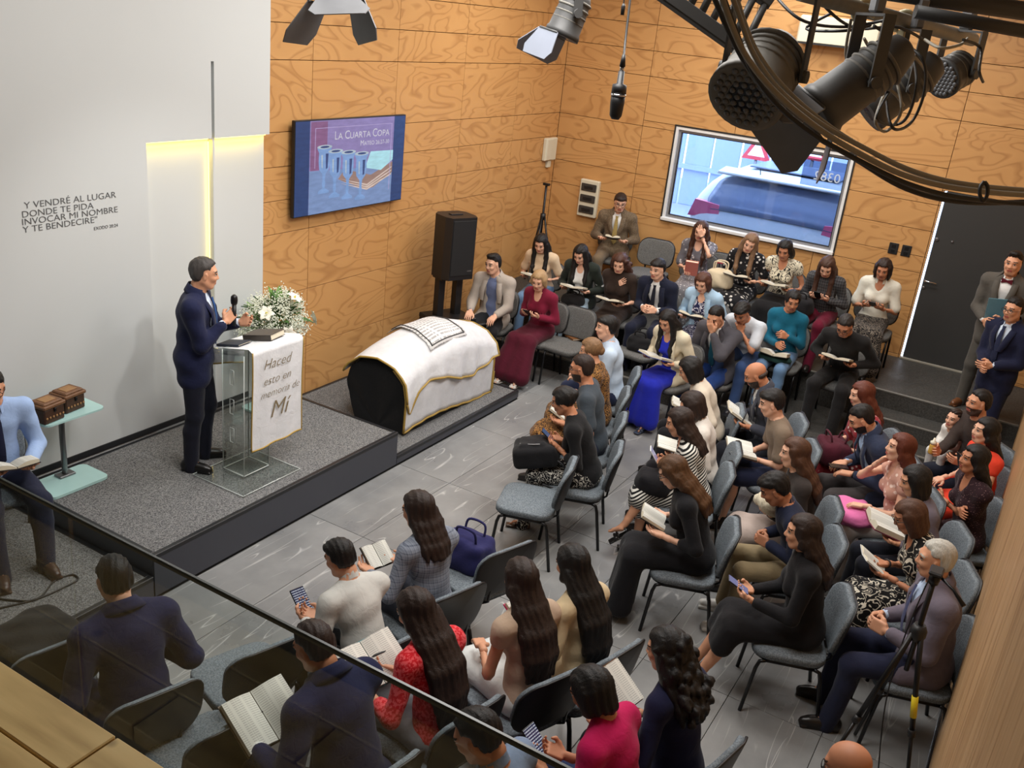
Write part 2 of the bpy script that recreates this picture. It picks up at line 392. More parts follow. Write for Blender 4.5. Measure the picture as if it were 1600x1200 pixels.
o = area('led_fin_light', (5.606, 6.098, 1.75), (5.0, 6.112, 1.75), 0.02, 0.6, (1, 0.70, 0.10), sy=1.9)
MB().box((2.2, YW - 0.004, 0.375), (7.6, 0.012, 0.05)).build('baseboard', BLACKTRIM, wf)
# lettering on the white wall
tw = empty('wall_lettering', (3.9, YW, 2.3), 0, 'dark grey four-line scripture lettering on the white stage wall', 'lettering')
LET = plain('grey_letter', (92, 94, 96), 0.5)
def wtext(s, px, py, px2, py2, par, loc0):
    p0, p1 = ony(px, py, YW), ony(px2, py2, YW); me = textmesh(s, 0.1, 0.0015, off=-0.0012)
    co = np.array([v.co for v in me.vertices]); wd = co[:, 0].max() - co[:, 0].min(); k = (p1[0] - p0[0]) / wd
    hk = 0.098 / 0.1 * 0.1 / (0.072)
    v = np.stack([(co[:, 0] - co[:, 0].min()) * k, -0.002 - co[:, 2] , co[:, 1] * HS], 1)
    f = [tuple(p.vertices) for p in me.polygons]
    bpy.data.meshes.remove(me); pieces('letter', v, f, LET, par, (p0[0] - loc0[0], 0, p0[2] - loc0[2]))
HS = 0.64
for s_, q in (('Y VENDRÉ AL LUGAR', (38, 326, 181, 309)), ('DONDE TE PIDA', (35, 340, 146, 325)), ('INVOCAR MI NOMBRE', (35, 352, 184, 335)), ('Y TE BENDECIRE"', (36, 364, 152, 349))):
    wtext(s_, *q, tw, (3.9, YW, 2.3))
HS = 0.34; wtext('EXODO 20:24', 147, 359.5, 184, 355, tw, (3.9, YW, 2.3))
# ------------------------------------------------------------------ window, street and car outside
win = empty('window_1', (XB, (WY0 + WY1) / 2, (WZ0 + WZ1) / 2), kind='structure')
win['label'] = 'wide fixed window in the plywood wall with white and black frame'
WF = plain('white_window_frame', (226, 227, 226), 0.4); WD = plain('dark_window_edge', (36, 34, 33), 0.5); WG = plain('aluminium_window_bead', (150, 150, 152), 0.4, metal=0.6)
hw, hh = (WY1 - WY0) / 2, (WZ1 - WZ0) / 2
def ring(m, y, z, t, x0, x1, name):
    r = MB(); xc, d = (x0 + x1) / 2, x1 - x0
    for s_ in (-1, 1):
        r.box((xc, s_ * (y - t / 2), 0), (d, t, 2 * z)); r.box((xc, 0, s_ * (z - t / 2)), (d, 2 * y - 2 * t, t))
    r.build(name, m, win)
ring(WD, hw + 0.012, hh + 0.012, 0.02, -0.012, 0.06, 'outer_edge'); ring(WF, hw - 0.008, hh - 0.008, 0.035, -0.006, 0.08, 'frame'); ring(WG, hw - 0.043, hh - 0.043, 0.03, 0.03, 0.075, 'bead'); ring(WD, hw - 0.073, hh - 0.073, 0.012, 0.04, 0.07, 'gasket')
MB().box((-0.02, 0, -hh + 0.02), (0.05, 2 * hw, 0.04), b=0.005).build('window_sill', WF, win)
MB().box((0.055, 0, 0), (0.012, 2 * hw - 0.12, 2 * hh - 0.12)).build('pane', clear('window_glass', (220, 232, 250), 0.04, 0.5), win)
st = MB().box((0.045, -hw + 0.33, hh - 0.29), (0.003, 0.5, 0.32)); 
refl_patch = st.build('painted_reflection', clear('reflection_tint', (196, 200, 208), 0.02, 0.2), win); refl_patch['label'] = 'painted reflection patch with mirrored pale digits'  # tinted patch on the pane stands in for a reflection
me = textmesh('0382', 0.15, 0.001); v = np.array([p.co for p in me.vertices]); f = [tuple(p.vertices) for p in me.polygons]
pieces('reflected_digit', np.stack([-0.004 - v[:, 2], v[:, 0] * 1.05 - hw + 0.11, v[:, 1] + hh - 0.36], 1), f, plain('pale_reflection', (196, 208, 224), 0.5), win)  # mirrored digits modelled as text reflected in the glass
street = struct(MB().box((17.5, 3, 0.41), (11.2, 24, 0.1)).build('floor_street', plain('street_asphalt', (150, 156, 168), 0.9)))
fence = empty('street_fence', (19.5, 5, 0.46), 0, 'tall corrugated metal fence across the street outside the window', 'fence')
fm = plain('blue_grey_sheet', (150, 165, 190), 0.6)
shm = MB().box((0, 0, 1.7), (0.05, 0.56, 3.4), b=0.01).mesh('sheet', fm)
for k in range(-16, 13): link('sheet', shm, fence, (0.02 * (k % 2), k * 0.6, 0))
fence2 = MB().box((-0.05, 0, 2.0), (0.06, 17, 0.1)).box((-0.05, 0, 0.8), (0.06, 17, 0.1)).build('rail', fm, fence)
SIGNW = plain('sign_white', (235, 236, 238), 0.5); SIGNR = plain('sign_red', (206, 60, 70), 0.5)
for px in (1183, 1272):
    p = onx(px, 236, 18.9); t = empty('warning_sign', (18.9, p[1], 0.46), 0, 'red triangular warning sign in the street, %s one seen through the window' % ('left' if px < 1200 else 'right'), 'sign', 'street warning signs')
    z = max(0.5, p[2] - 0.46)
    tri = lambda r: [(r * math.cos(rad(a)), r * math.sin(rad(a))) for a in (90, 210, 330)]
    Rw = np.array([[0, 0, -1], [-1, 0, 0], [0, 1, 0]], float)
    MB().prism(tri(0.34), 0.02, Rw, (0, 0, z)).build('border', SIGNR, t); MB().prism(tri(0.2), 0.024, Rw, (0, 0, z)).build('face', SIGNW, t)
    MB().tube([(0.03, 0, 0), (0.03, 0, z)], 0.03).build('post', GREYM, t)
# the parked car, rear towards the window
CARW = plain('white_car_paint', (232, 238, 238), 0.4, var=0.01); CARG = plain('tinted_car_glass', (124, 136, 162), 0.2, var=0.05); TAIL = plain('tail_lamp_red', (250, 112, 150), 0.3)
car = empty('parked_car', (12.25, 3.2, 0.49), 0, 'white car parked outside the window with its rear to the glass', 'car'); car.scale = (1, 1.2, 1)
# cross sections: x, half width bottom, half width top, z bottom, z shoulder, z top
def carsec(x, wb_, wt, zb, zs, zt, n=28):
    pts = []
    for k in range(n):
        a = 2 * math.pi * k / n; c, s_ = math.cos(a), math.sin(a); e = 0.45
        y = math.copysign(abs(c) ** e, c); z = math.copysign(abs(s_) ** e, s_)
        zz = zs + (zt - zs) * z if z > 0 else zs + (zs - zb) * z
        ww_ = wb_ + (wt - wb_) * max(0, z); pts.append((x, y * ww_, zz))
    return pts
secs = [(-0.02, 0.80, 0.76, 0.45, 0.8, 1.02), (0.04, 0.90, 0.86, 0.35, 0.95, 1.22), (0.16, 0.95, 0.88, 0.3, 1.1, 1.52), (0.36, 0.96, 0.86, 0.28, 1.2, 1.80), (0.55, 0.97, 0.84, 0.28, 1.22, 1.98), (0.8, 0.97, 0.84, 0.28, 1.22, 2.06), (1.6, 0.97, 0.84, 0.28, 1.2, 2.10), (2.4, 0.97, 0.82, 0.28, 1.18, 2.02), (2.9, 0.96, 0.80, 0.28, 1.15, 1.72), (3.3, 0.96, 0.82, 0.28, 1.1, 1.25), (4.1, 0.92, 0.80, 0.3, 0.95, 1.08), (4.4, 0.8, 0.7, 0.4, 0.8, 0.9)]
cb_ = MB(); vv = []; n = 28
zsq = lambda z: z if z < 1.2 else 1.2 + (z - 1.2) * 0.66
for s_ in secs: vv += [(x, y, zsq(z)) for x, y, z in carsec(*s_)]
ff = [(i * n + k, (i + 1) * n + k, (i + 1) * n + (k + 1) % n, i * n + (k + 1) % n) for i in range(len(secs) - 1) for k in range(n)] + [tuple(range(n)), tuple((len(secs) - 1) * n + k for k in range(n))[::-1]]
cb_.add(vv, ff, True); cb_.build('car_body', CARW, car)
def carpt(x, a):
    c, s_ = math.cos(a), math.sin(a); e = 0.45; S_ = [np.interp(x, [q[0] for q in secs], [q[k_] for q in secs]) for k_ in range(6)]
    y = math.copysign(abs(c) ** e, c); z = math.copysign(abs(s_) ** e, s_); zz = S_[4] + (S_[5] - S_[4]) * z if z > 0 else S_[4] + (S_[4] - S_[3]) * z
    return np.array((x, y * (S_[1] + (S_[2] - S_[1]) * max(0, z)), zsq(zz)))
rg = MB()
def rgp(u, v):
    w_ = 0.86 * (1 - 0.10 * v) ; sq = (abs(2 * v - 1) ** 6) * 0.10; uu = (u - 0.5) * 2 * (w_ - sq); x = 0.08 + 0.42 * v; q = carpt(x, math.pi / 2); hw_ = 0.88; y = uu * hw_; edge = 1 - 0.10 * abs(uu) ** 4
    return (q[0] - 0.035, y, q[2] * 1.0 + 0.012 - 0.05 * abs(uu) ** 4)
rg.grid(rgp, 24, 10, flip=True); o = rg.build('rear_window', CARG, car); md = o.modifiers.new('thick', 'SOLIDIFY'); md.thickness = 0.02; md.offset = -1
MB().box((0.50, 0, zsq(2.02)), (0.34, 1.5, 0.035), rotm(0, -0.12, 0), b=0.015).build('spoiler', CARW, car)
MB().box((1.35, 0.02, zsq(2.1) + 0.005), (0.9, 1.02, 0.02), b=0.008).build('sunroof', CARG, car)
for s_ in (-1, 1):
    MB().prism([(-0.16, -0.10), (0.2, -0.06), (0.18, 0.10), (-0.10, 0.13)] if s_ > 0 else [(0.16, -0.10), (0.10, 0.13), (-0.18, 0.10), (-0.2, -0.06)], 0.1, np.array([[0, 0, -1], [-1, 0, 0], [0, 1, 0]], float), (0.10, s_ * 0.76, 1.24)).build('tail_lamp', TAIL, car)
    for x in (0.75, 3.4): MB().lathe([(0.05, -0.1), (0.32, -0.1), (0.33, 0), (0.32, 0.1), (0.05, 0.1)], 20, (x, s_ * 0.86, 0.33), rotm(rad(90), 0, 0)).build('wheel', BLACKP, car)
MB().tube([(0.55, 0.3, 1.72), (0.47, 0.3, 1.84)], 0.006, 6).build('aerial', BLACKP, car)
# ------------------------------------------------------------------ door
dr = empty('door_1', (XB, DY1, DZ0), kind='structure'); dr['label'] = 'dark charcoal steel door standing on the raised landing'
Wd, Hd = DY1 - DY0, DZ1 - DZ0
MB().box((0.025, -Wd / 2 - 0.014, Hd / 2 + 0.012), (0.05, Wd - 0.03, Hd - 0.03), b=0.004).build('leaf', DOORM, dr)
MB().box((0.03, -Wd / 2, 0.012), (0.12, Wd, 0.024), b=0.004).build('threshold', plain('pale_threshold', (150, 145, 132), 0.5), dr)
MB().box((0.03, -0.012, Hd / 2), (0.02, 0.018, Hd - 0.02)).build('daylight_gap', DAYL, dr)
hp = [(0, 0, 0), (-0.05, 0, 0), (-0.055, -0.02, 0), (-0.055, -0.13, -0.005)]
q = onx(1450, 440, XB); MB().tube(np.array(hp) + (0, q[1] - DY1 + 0.03, q[2] - DZ0 + 0.01), 0.010, 8).build('door_handle', CHROME, dr)
for i, (px, py, r) in enumerate(((1464, 374, 0.022), (1488, 378, 0.014), (1443, 449, 0.018))):
    q = onx(px, py, XB); MB().lathe([(r, -0.004), (r, 0.008), (r * 0.6, 0.012)], 14, (-0.001, q[1] - DY1, q[2] - DZ0), rotm(0, rad(-90), 0)).build(('lock_cylinder', 'peephole', 'keyhole_plate')[i], GREYM, dr)
spot('door_gap_sunbeam', (11.6, 1.17, 1.5), (11.05, 1.1, 0.56), 9, 14, (0.85, 0.9, 1), 0.9, 0.02)
# ------------------------------------------------------------------ stage and platforms
def platform(name, x0, x1, y0, y1, z, lab, zb=0.0, trims=('f', 'r', 'l', 'b')):
    t = empty(name, ((x0 + x1) / 2, (y0 + y1) / 2, zb), 0, lab, 'platform'); w_, d, h = x1 - x0, y1 - y0, z - zb
    MB().box((0, 0, h / 2 - 0.02), (w_ - 0.02, d - 0.02, h - 0.04)).build('core', LACQ, t)
    MB().box((0, 0, h - 0.022), (w_ - 0.07, d - 0.07, 0.04)).build('carpet', CARPET, t)
    for nm, c, s_ in (('fascia', (0, -d / 2 + 0.006, h / 2 - 0.005), (w_ - 0.004, 0.012, h - 0.05)), ('fascia', (w_ / 2 - 0.006, 0, h / 2 - 0.005), (0.012, d - 0.03, h - 0.05)), ('fascia', (-w_ / 2 + 0.006, 0, h / 2 - 0.005), (0.012, d - 0.03, h - 0.05))): MB().box(c, s_, b=0.001).build(nm, LACQ, t)
    for c, s_ in (((0, -d / 2 + 0.018, h - 0.016), (w_, 0.038, 0.036)), ((w_ / 2 - 0.018, 0.018, h - 0.016), (0.038, d - 0.04, 0.036)), ((-w_ / 2 + 0.018, 0.018, h - 0.016), (0.038, d - 0.04, 0.036)), ((0, d / 2 - 0.018, h - 0.016), (w_ - 0.08, 0.038, 0.036))): MB().box(c, s_, b=0.004).build('edge_trim', BLACKTRIM, t)
    MB().box((0, -d / 2 + 0.015, 0.012), (w_, 0.012, 0.024)).build('plinth', BLACKTRIM, t)
    return t
platform('stage', 3.667, 6.348, 4.55, 6.02, 0.34, 'main carpeted stage with charcoal fascia under the preacher')
platform('low_platform', 6.352, 8.54, 4.55, 6.125, 0.10, 'low carpeted platform carrying the cloth-draped chest')
platform('side_platform', -0.4, 3.66, 4.55, 6.03, 0.18, 'side carpeted platform at the far left, lower than the stage')
# ------------------------------------------------------------------ mezzanine edge: pine boards and glass balustrade
mz = struct(MB().box((-0.4, 2.95, 2.26), (2.84, 6.1, 0.2)).build('floor_mezzanine', plain('mezzanine_slab', (120, 112, 98), 0.9)))
ZL = 2.42; xe = onz(120, 1108, ZL)[0]; xi = onz(0, 1140, ZL)[0]; yj = onz(183, 1150, ZL)[1]
for (x0, x1, y0, y1) in ((xi, xe, yj, yj + 2.4), (xi, xe, yj - 2.4 if yj - 2.4 > YR else YR + 0.02, yj), (xi - (xe - xi), xi, yj - 0.35, yj + 2), (xi - (xe - xi), xi, YR + 0.02, yj - 0.35), (xi - 2 * (xe - xi), xi - (xe - xi), YR + 0.02, 3)):
    MB().box(((x0 + x1) / 2, (y0 + y1) / 2, ZL - 0.022), (x1 - x0 - 0.005, y1 - y0 - 0.005, 0.044), b=0.003).build('plank', PINE, mz)
xg = xe + 0.012; zr = 3.96 - 0.9915 * xg
bal = empty('glass_balustrade', (xg, 1.5, ZL - 0.1), 0, 'frameless glass balustrade with dark top edge at the near mezzanine', 'balustrade')
yjt = onx(127, 1060, xg)[1]
for y0, y1 in ((YR + 0.02, yjt - 0.004), (yjt + 0.004, 4.6)): MB().box((0, (y0 + y1) / 2 - 1.5, (zr - ZL + 0.1) / 2), (0.01, y1 - y0, zr - ZL + 0.1)).build('pane', GLASS, bal)
MB().box((0, (YR + 4.6) / 2 - 1.5, zr - ZL + 0.1), (0.011, 4.6 - YR - 0.02, 0.011), b=0.003).build('top_edge', plain('dark_rail_edge', (70, 78, 76), 0.3), bal)
# ================================================================== soft-surface mesher (signed distance fields -> surface nets)
def smin(a, b, k):
    if k <= 0: return np.minimum(a, b)
    h = np.clip(0.5 + 0.5 * (b - a) / k, 0, 1); return b + (a - b) * h - k * h * (1 - h)
class Field:
    def __init__(s, vox): s.p = []; s.vox = vox
    def cap(s, a, b, ra, rb=None, k=0.03, op=1): s.p.append(('c', np.asarray(a, float), np.asarray(b, float), ra, ra if rb is None else rb, k, op)); return s
    def ell(s, c, r, R=None, k=0.03, op=1): s.p.append(('e', np.asarray(c, float), np.asarray(r, float), np.eye(3) if R is None else R, 0, k, op)); return s
    def box(s, c, h, R=None, rnd=0.0, k=0.0, op=1): s.p.append(('b', np.asarray(c, float), np.asarray(h, float), np.eye(3) if R is None else R, rnd, k, op)); return s
    def chain(s, pts, rs, k=0.02):
        for i in range(len(pts) - 1): s.cap(pts[i], pts[i + 1], rs[i], rs[i + 1], k)
        return s
    def bb(s, q):
        if q[0] == 'c':
            r = max(q[3], q[4]); return np.minimum(q[1], q[2]) - r, np.maximum(q[1], q[2]) + r
        e = np.abs(q[3]) @ (q[2] + q[4]) if q[0] == 'b' else np.abs(q[3]) @ q[2]
        return q[1] - e, q[1] + e
    def mesh(s, ripple=None):
        vx = s.vox; bbs = [s.bb(q) for q in s.p]
        lo = np.min([b_[0] for b_, q in zip(bbs, s.p) if q[6] > 0], axis=0) - 3 * vx; hi = np.max([b_[1] for b_, q in zip(bbs, s.p) if q[6] > 0], axis=0) + 3 * vx
        n = np.ceil((hi - lo) / vx).astype(int) + 1
        F = np.full(n, 1.0)
        ax = [lo[i] + np.arange(n[i]) * vx for i in range(3)]
        for q, (b0, b1) in zip(s.p, bbs):
            m = q[5] + 3 * vx
            i0 = np.clip(np.floor((b0 - m - lo) / vx).astype(int), 0, n); i1 = np.clip(np.ceil((b1 + m - lo) / vx).astype(int) + 1, 0, n)
            if (i1 <= i0).any(): continue
            X = ax[0][i0[0]:i1[0]][:, None, None]; Y = ax[1][i0[1]:i1[1]][None, :, None]; Z = ax[2][i0[2]:i1[2]][None, None, :]
            if q[0] == 'c':
                a, d = q[1], q[2] - q[1]; L2 = d @ d + 1e-12
                x, y, z = X - a[0], Y - a[1], Z - a[2]; t = np.clip((x * d[0] + y * d[1] + z * d[2]) / L2, 0, 1)
                D = np.sqrt((x - t * d[0]) ** 2 + (y - t * d[1]) ** 2 + (z - t * d[2]) ** 2) - (q[3] + (q[4] - q[3]) * t)
            else:
                x, y, z = X - q[1][0], Y - q[1][1], Z - q[1][2]; R = q[3]
                u, v, w_ = (R[0][i] * x + R[1][i] * y + R[2][i] * z for i in range(3))
                if q[0] == 'e':
                    r = q[2]; k0 = np.sqrt((u / r[0]) ** 2 + (v / r[1]) ** 2 + (w_ / r[2]) ** 2); k1 = np.sqrt((u / r[0] ** 2) ** 2 + (v / r[1] ** 2) ** 2 + (w_ / r[2] ** 2) ** 2) + 1e-9
                    D = k0 * (k0 - 1) / k1
                else:
                    h = q[2]; a, b_, c = np.abs(u) - h[0], np.abs(v) - h[1], np.abs(w_) - h[2]
                    D = np.sqrt(np.maximum(a, 0) ** 2 + np.maximum(b_, 0) ** 2 + np.maximum(c, 0) ** 2) + np.minimum(np.maximum(a, np.maximum(b_, c)), 0) - q[4]
            sl = tuple(slice(i0[i], i1[i]) for i in range(3))
            F[sl] = smin(F[sl], D, q[5]) if q[6] > 0 else -smin(-F[sl], D, q[5])
        if ripple is not None: F = F + ripple(ax[0][:, None, None], ax[1][None, :, None], ax[2][None, None, :])
        F[0] = F[-1] = 1; F[:, 0] = F[:, -1] = 1; F[:, :, 0] = F[:, :, -1] = 1
        return nets(F, lo, vx)
def nets(F, lo, vx):
    S = F < 0; n = np.array(F.shape)
    cnt = sum(S[i:n[0] - 1 + i, j:n[1] - 1 + j, k:n[2] - 1 + k].astype(np.int8) for i in (0, 1) for j in (0, 1) for k in (0, 1))
    I = np.argwhere((cnt > 0) & (cnt < 8)); idx = np.full(n - 1, -1, np.int64); idx[tuple(I.T)] = np.arange(len(I))
    acc = np.zeros((len(I), 3)); num = np.zeros(len(I))
    C = [(i, j, k) for i in (0, 1) for j in (0, 1) for k in (0, 1)]
    val = {c: F[I[:, 0] + c[0], I[:, 1] + c[1], I[:, 2] + c[2]] for c in C}
    for c in C:
        for a in range(3):
            if c[a]: continue
            d = list(c); d[a] = 1; d = tuple(d); A, B = val[c], val[d]; m = (A < 0) != (B < 0)
            t = np.where(m, A / np.where(m, A - B, 1), 0); p = np.tile(np.array(c, float), (len(I), 1)); p[:, a] += t
            acc[m] += p[m]; num[m] += 1
    V = lo + (I + acc / num[:, None]) * vx; faces = []
    for a in range(3):
        u, w_ = (a + 1) % 3, (a + 2) % 3
        s0 = [slice(None)] * 3; s1 = [slice(None)] * 3; s0[a] = slice(0, -1); s1[a] = slice(1, None)
        A, B = S[tuple(s0)], S[tuple(s1)]; E = np.argwhere(A != B)
        E = E[(E[:, u] > 0) & (E[:, w_] > 0) & (E[:, u] < n[u] - 1) & (E[:, w_] < n[w_] - 1)]
        fl = A[tuple(E.T)]
        def cell(du, dw): c = E.copy(); c[:, u] -= du; c[:, w_] -= dw; return idx[c[:, 0], c[:, 1], c[:, 2]]
        q = np.stack([cell(1, 1), cell(0, 1), cell(0, 0), cell(1, 0)], 1); q[~fl] = q[~fl][:, ::-1]; faces.append(q)
    return V, np.concatenate(faces)
def fastmesh(name, V, Fq, mats, fm=None):
    me = bpy.data.meshes.new(name); me.vertices.add(len(V)); me.vertices.foreach_set('co', np.ascontiguousarray(V, np.float32).ravel())
    me.loops.add(Fq.size); me.loops.foreach_set('vertex_index', np.ascontiguousarray(Fq, np.int32).ravel())
    me.polygons.add(len(Fq)); me.polygons.foreach_set('loop_start', np.arange(0, Fq.size, 4, dtype=np.int32)); me.polygons.foreach_set('loop_total', np.full(len(Fq), 4, np.int32))
    me.polygons.foreach_set('use_smooth', np.ones(len(Fq), bool))
    for m in (mats if isinstance(mats, (list, tuple)) else [mats]): me.materials.append(m)
    if fm is not None: me.polygons.foreach_set('material_index', np.asarray(fm, np.int32))
    me.update(calc_edges=True); return me
# ================================================================== fabrics
def fab(c, pat=None, c2=(235, 235, 230), sc=1.0, rough=0.85):
    key = ('f', tuple(c), pat, tuple(c2), sc)
    if key in MATS: return MATS[key]
    m, t = newmat('fabric_%s' % (pat or 'plain'), rough, spec=0.2); a, b_ = lin(c), lin(c2); v = t.coords()
    n = t.noise(v, 9, 4, 0.6); base = t.mix(n, tuple(x * 0.82 for x in a[:3]) + (1,), tuple(min(1, x * 1.15) for x in a[:3]) + (1,))
    if pat == 'plaid':
        sp = t.new('ShaderNodeSeparateXYZ'); t.l.new(v, sp.inputs[0]); fs = []
        for i, k in ((1, 42 * sc), (2, 30 * sc)): fs.append(t.ramp(t.math('FRACT', t.math('MULTIPLY', sp.outputs[i], k)), ((0.0, W1), (0.12, W1), (0.2, K0), (0.55, (0.45,) * 3), (0.65, K0))))
        base = t.mix(t.math('MULTIPLY', t.math('ADD', fs[0], fs[1]), 0.5), base, b_)
    elif pat == 'stripe':
        sp = t.new('ShaderNodeSeparateXYZ'); t.l.new(v, sp.inputs[0])
        base = t.mix(t.ramp(t.math('FRACT', t.math('MULTIPLY', t.math('ADD', sp.outputs[2], t.math('MULTIPLY', sp.outputs[0], 0.8)), 34 * sc)), ((0.48, K0), (0.52, W1))), base, b_)
    elif pat == 'print':      # bold branching shapes
        k = t.noise(v, 11 * sc, 1.5, 0.5, 1.4); base = t.mix(t.ramp(t.math('FRACT', t.math('MULTIPLY', k, 5)), ((0.36, K0), (0.42, W1), (0.62, W1), (0.68, K0))), base, b_)
    elif pat == 'floral':
        vo = t.new('ShaderNodeTexVoronoi'); vo.inputs['Scale'].default_value = 22 * sc; t.l.new(v, vo.inputs['Vector']); k = t.noise(v, 30 * sc, 2)
        base = t.mix(t.ramp(t.math('ADD', vo.outputs['Distance'], t.math('MULTIPLY', k, 0.5)), ((0.50, W1), (0.58, K0))), base, b_)
    elif pat == 'leopard':
        vo = t.new('ShaderNodeTexVoronoi'); vo.inputs['Scale'].default_value = 48 * sc; t.l.new(v, vo.inputs['Vector'])
        base = t.mix(t.ramp(vo.outputs['Distance'], ((0.3, K0), (0.38, W1), (0.55, W1), (0.62, K0))), base, b_)
    elif pat == 'knit':
        k = t.noise(v, 70 * sc, 2); base = t.mix(t.ramp(k, ((0.45, K0), (0.55, W1))), base, b_)
    elif pat == 'fleck':
        vo = t.new('ShaderNodeTexVoronoi'); vo.inputs['Scale'].default_value = 70 * sc; t.l.new(v, vo.inputs['Vector']); base = t.mix(t.ramp(vo.outputs['Distance'], ((0.16, W1), (0.22, K0))), base, b_)
    t.col(base); wr = t.noise(v, 16, 3, 0.55, 0.8); t.bump(wr, 0.22, 0.02); t.b.inputs['Sheen Weight'].default_value = 0.08
    MATS[key] = m; return m
def hairmat(c, c2=None):
    key = ('h', tuple(c), c2)
    if key in MATS: return MATS[key]
    m, t = newmat('hair', 0.5, spec=0.32); a = lin(c); n = t.noise(t.coords((60, 60, 5)), 3, 3, 0.6)
    t.col(t.mix(n, tuple(x * 0.6 for x in a[:3]) + (1,), lin(c2) if c2 else tuple(min(1, x * 1.7 + 0.004) for x in a[:3]) + (1,))); t.bump(n, 0.5, 0.006); MATS[key] = m; return m
def skinmat(c):
    key = ('s', tuple(c))
    if key in MATS: return MATS[key]
    m, t = newmat('skin', 0.5, spec=0.35); a = lin(c); n = t.noise(t.coords(), 25, 3); t.col(t.mix(n, tuple(x * 0.92 for x in a[:3]) + (1,), (min(1, a[0] * 1.08), a[1] * 1.02, a[2], 1)))
    t.b.inputs['Subsurface Weight'].default_value = 0.0; MATS[key] = m; return m
TONE = dict(l=(228, 180, 152), m=(212, 158, 126), t=(190, 132, 100), d=(160, 106, 78))
LIP = dict(l=(190, 104, 96), m=(172, 92, 82), t=(150, 80, 70), d=(120, 64, 56))
EYEW = plain('eye_white', (226, 220, 212), 0.3, var=0.01); EYED = plain('eye_dark', (34, 24, 20), 0.2, var=0.01)
# ================================================================== head and hand templates
def head_template(vox, female=False, child=False):
    F = Field(vox); j = 0.9 if female else 1.0; rc = 1.0
    F.ell((-0.014, 0, 0.036), (0.094, 0.074, 0.078), k=0.02); F.ell((0.022, 0, -0.028), (0.066, 0.058 * (0.96 + 0.04 * j), 0.082), k=0.035)
    F.cap((0.046, -0.018 * j, -0.094), (0.046, 0.018 * j, -0.094), 0.018, k=0.03)
    for s in (-1, 1): F.cap((-0.01, s * 0.056, -0.045), (0.036, s * 0.03, -0.088), 0.018, 0.014, 0.03); F.ell((0.060, s * 0.036, -0.024), (0.022, 0.02, 0.02), k=0.02)
    F.cap((0.070, -0.036, 0.026), (0.070, 0.036, 0.026), 0.014 if female else 0.017, k=0.018)
    for s in (-1, 1): F.ell((0.092, s * 0.031, 0.006), (0.016, 0.019, 0.011), k=0.012, op=-1)
    F.cap((0.080, 0, 0.016), (0.097, 0, -0.026), 0.007, 0.0115, 0.012)
    for s in (-1, 1): F.ell((0.087, s * 0.012, -0.030), (0.012, 0.009, 0.008), k=0.006)
    F.cap((0.080, -0.017, -0.055), (0.080, 0.017, -0.055), 0.008, k=0.008); F.cap((0.078, -0.014, -0.067), (0.078, 0.014, -0.067), 0.008, k=0.008)
    F.box((0.096, 0, -0.061), (0.012, 0.022, 0.0012), k=0.003, op=-1)
    for s in (-1, 1): F.ell((0.0, s * 0.074, -0.006), (0.018, 0.009, 0.031), rotm(0, 0.25, s * 0.3), k=0.008); F.ell((0.004, s * 0.083, -0.004), (0.009, 0.005, 0.018), k=0.004, op=-1)
    F.cap((-0.028, 0, -0.06), (-0.04, 0, -0.14), 0.05 if female else 0.058, 0.05 if female else 0.058, 0.03)
    V, Q = F.mesh(); fc = V[Q].mean(1); fm = np.zeros(len(Q), int)
    lips = (fc[:, 0] > 0.074) & (np.abs(fc[:, 1]) < 0.024 - 0.25 * np.abs(fc[:, 2] + 0.061)) & (fc[:, 2] > -0.072) & (fc[:, 2] < -0.050); fm[lips] = 1
    brow = (fc[:, 0] > 0.055) & (np.abs(np.abs(fc[:, 1]) - 0.034) < 0.020) & (np.abs(fc[:, 2] - (0.033 - 0.1 * np.abs(np.abs(fc[:, 1]) - 0.034))) < (0.0045 if female else 0.006)); fm[brow] = 2
    # eyes: small almond spheres
    for s in (-1, 1):
        for (c, r, mi) in (((0.0745, s * 0.031, 0.005), (0.0125, 0.0145, 0.0068), 3), ((0.0815, s * 0.031, 0.005), (0.0068, 0.0062, 0.0064), 4), ((0.079, s * 0.031, 0.0115), (0.0105, 0.0165, 0.0022), 4)):
            E = MB().lathe([(0.02, -1), (0.5, -0.86), (0.86, -0.5), (1, 0), (0.86, 0.5), (0.5, 0.86), (0.02, 1)], 8); ev = np.array(E.v) * np.array(r) + np.array(c); eq = np.array([f for f in E.f if len(f) == 4])
            Q = np.concatenate([Q, eq + len(V)]); V = np.concatenate([V, ev]); fm = np.concatenate([fm, np.full(len(eq), mi)])
    return V, Q, fm
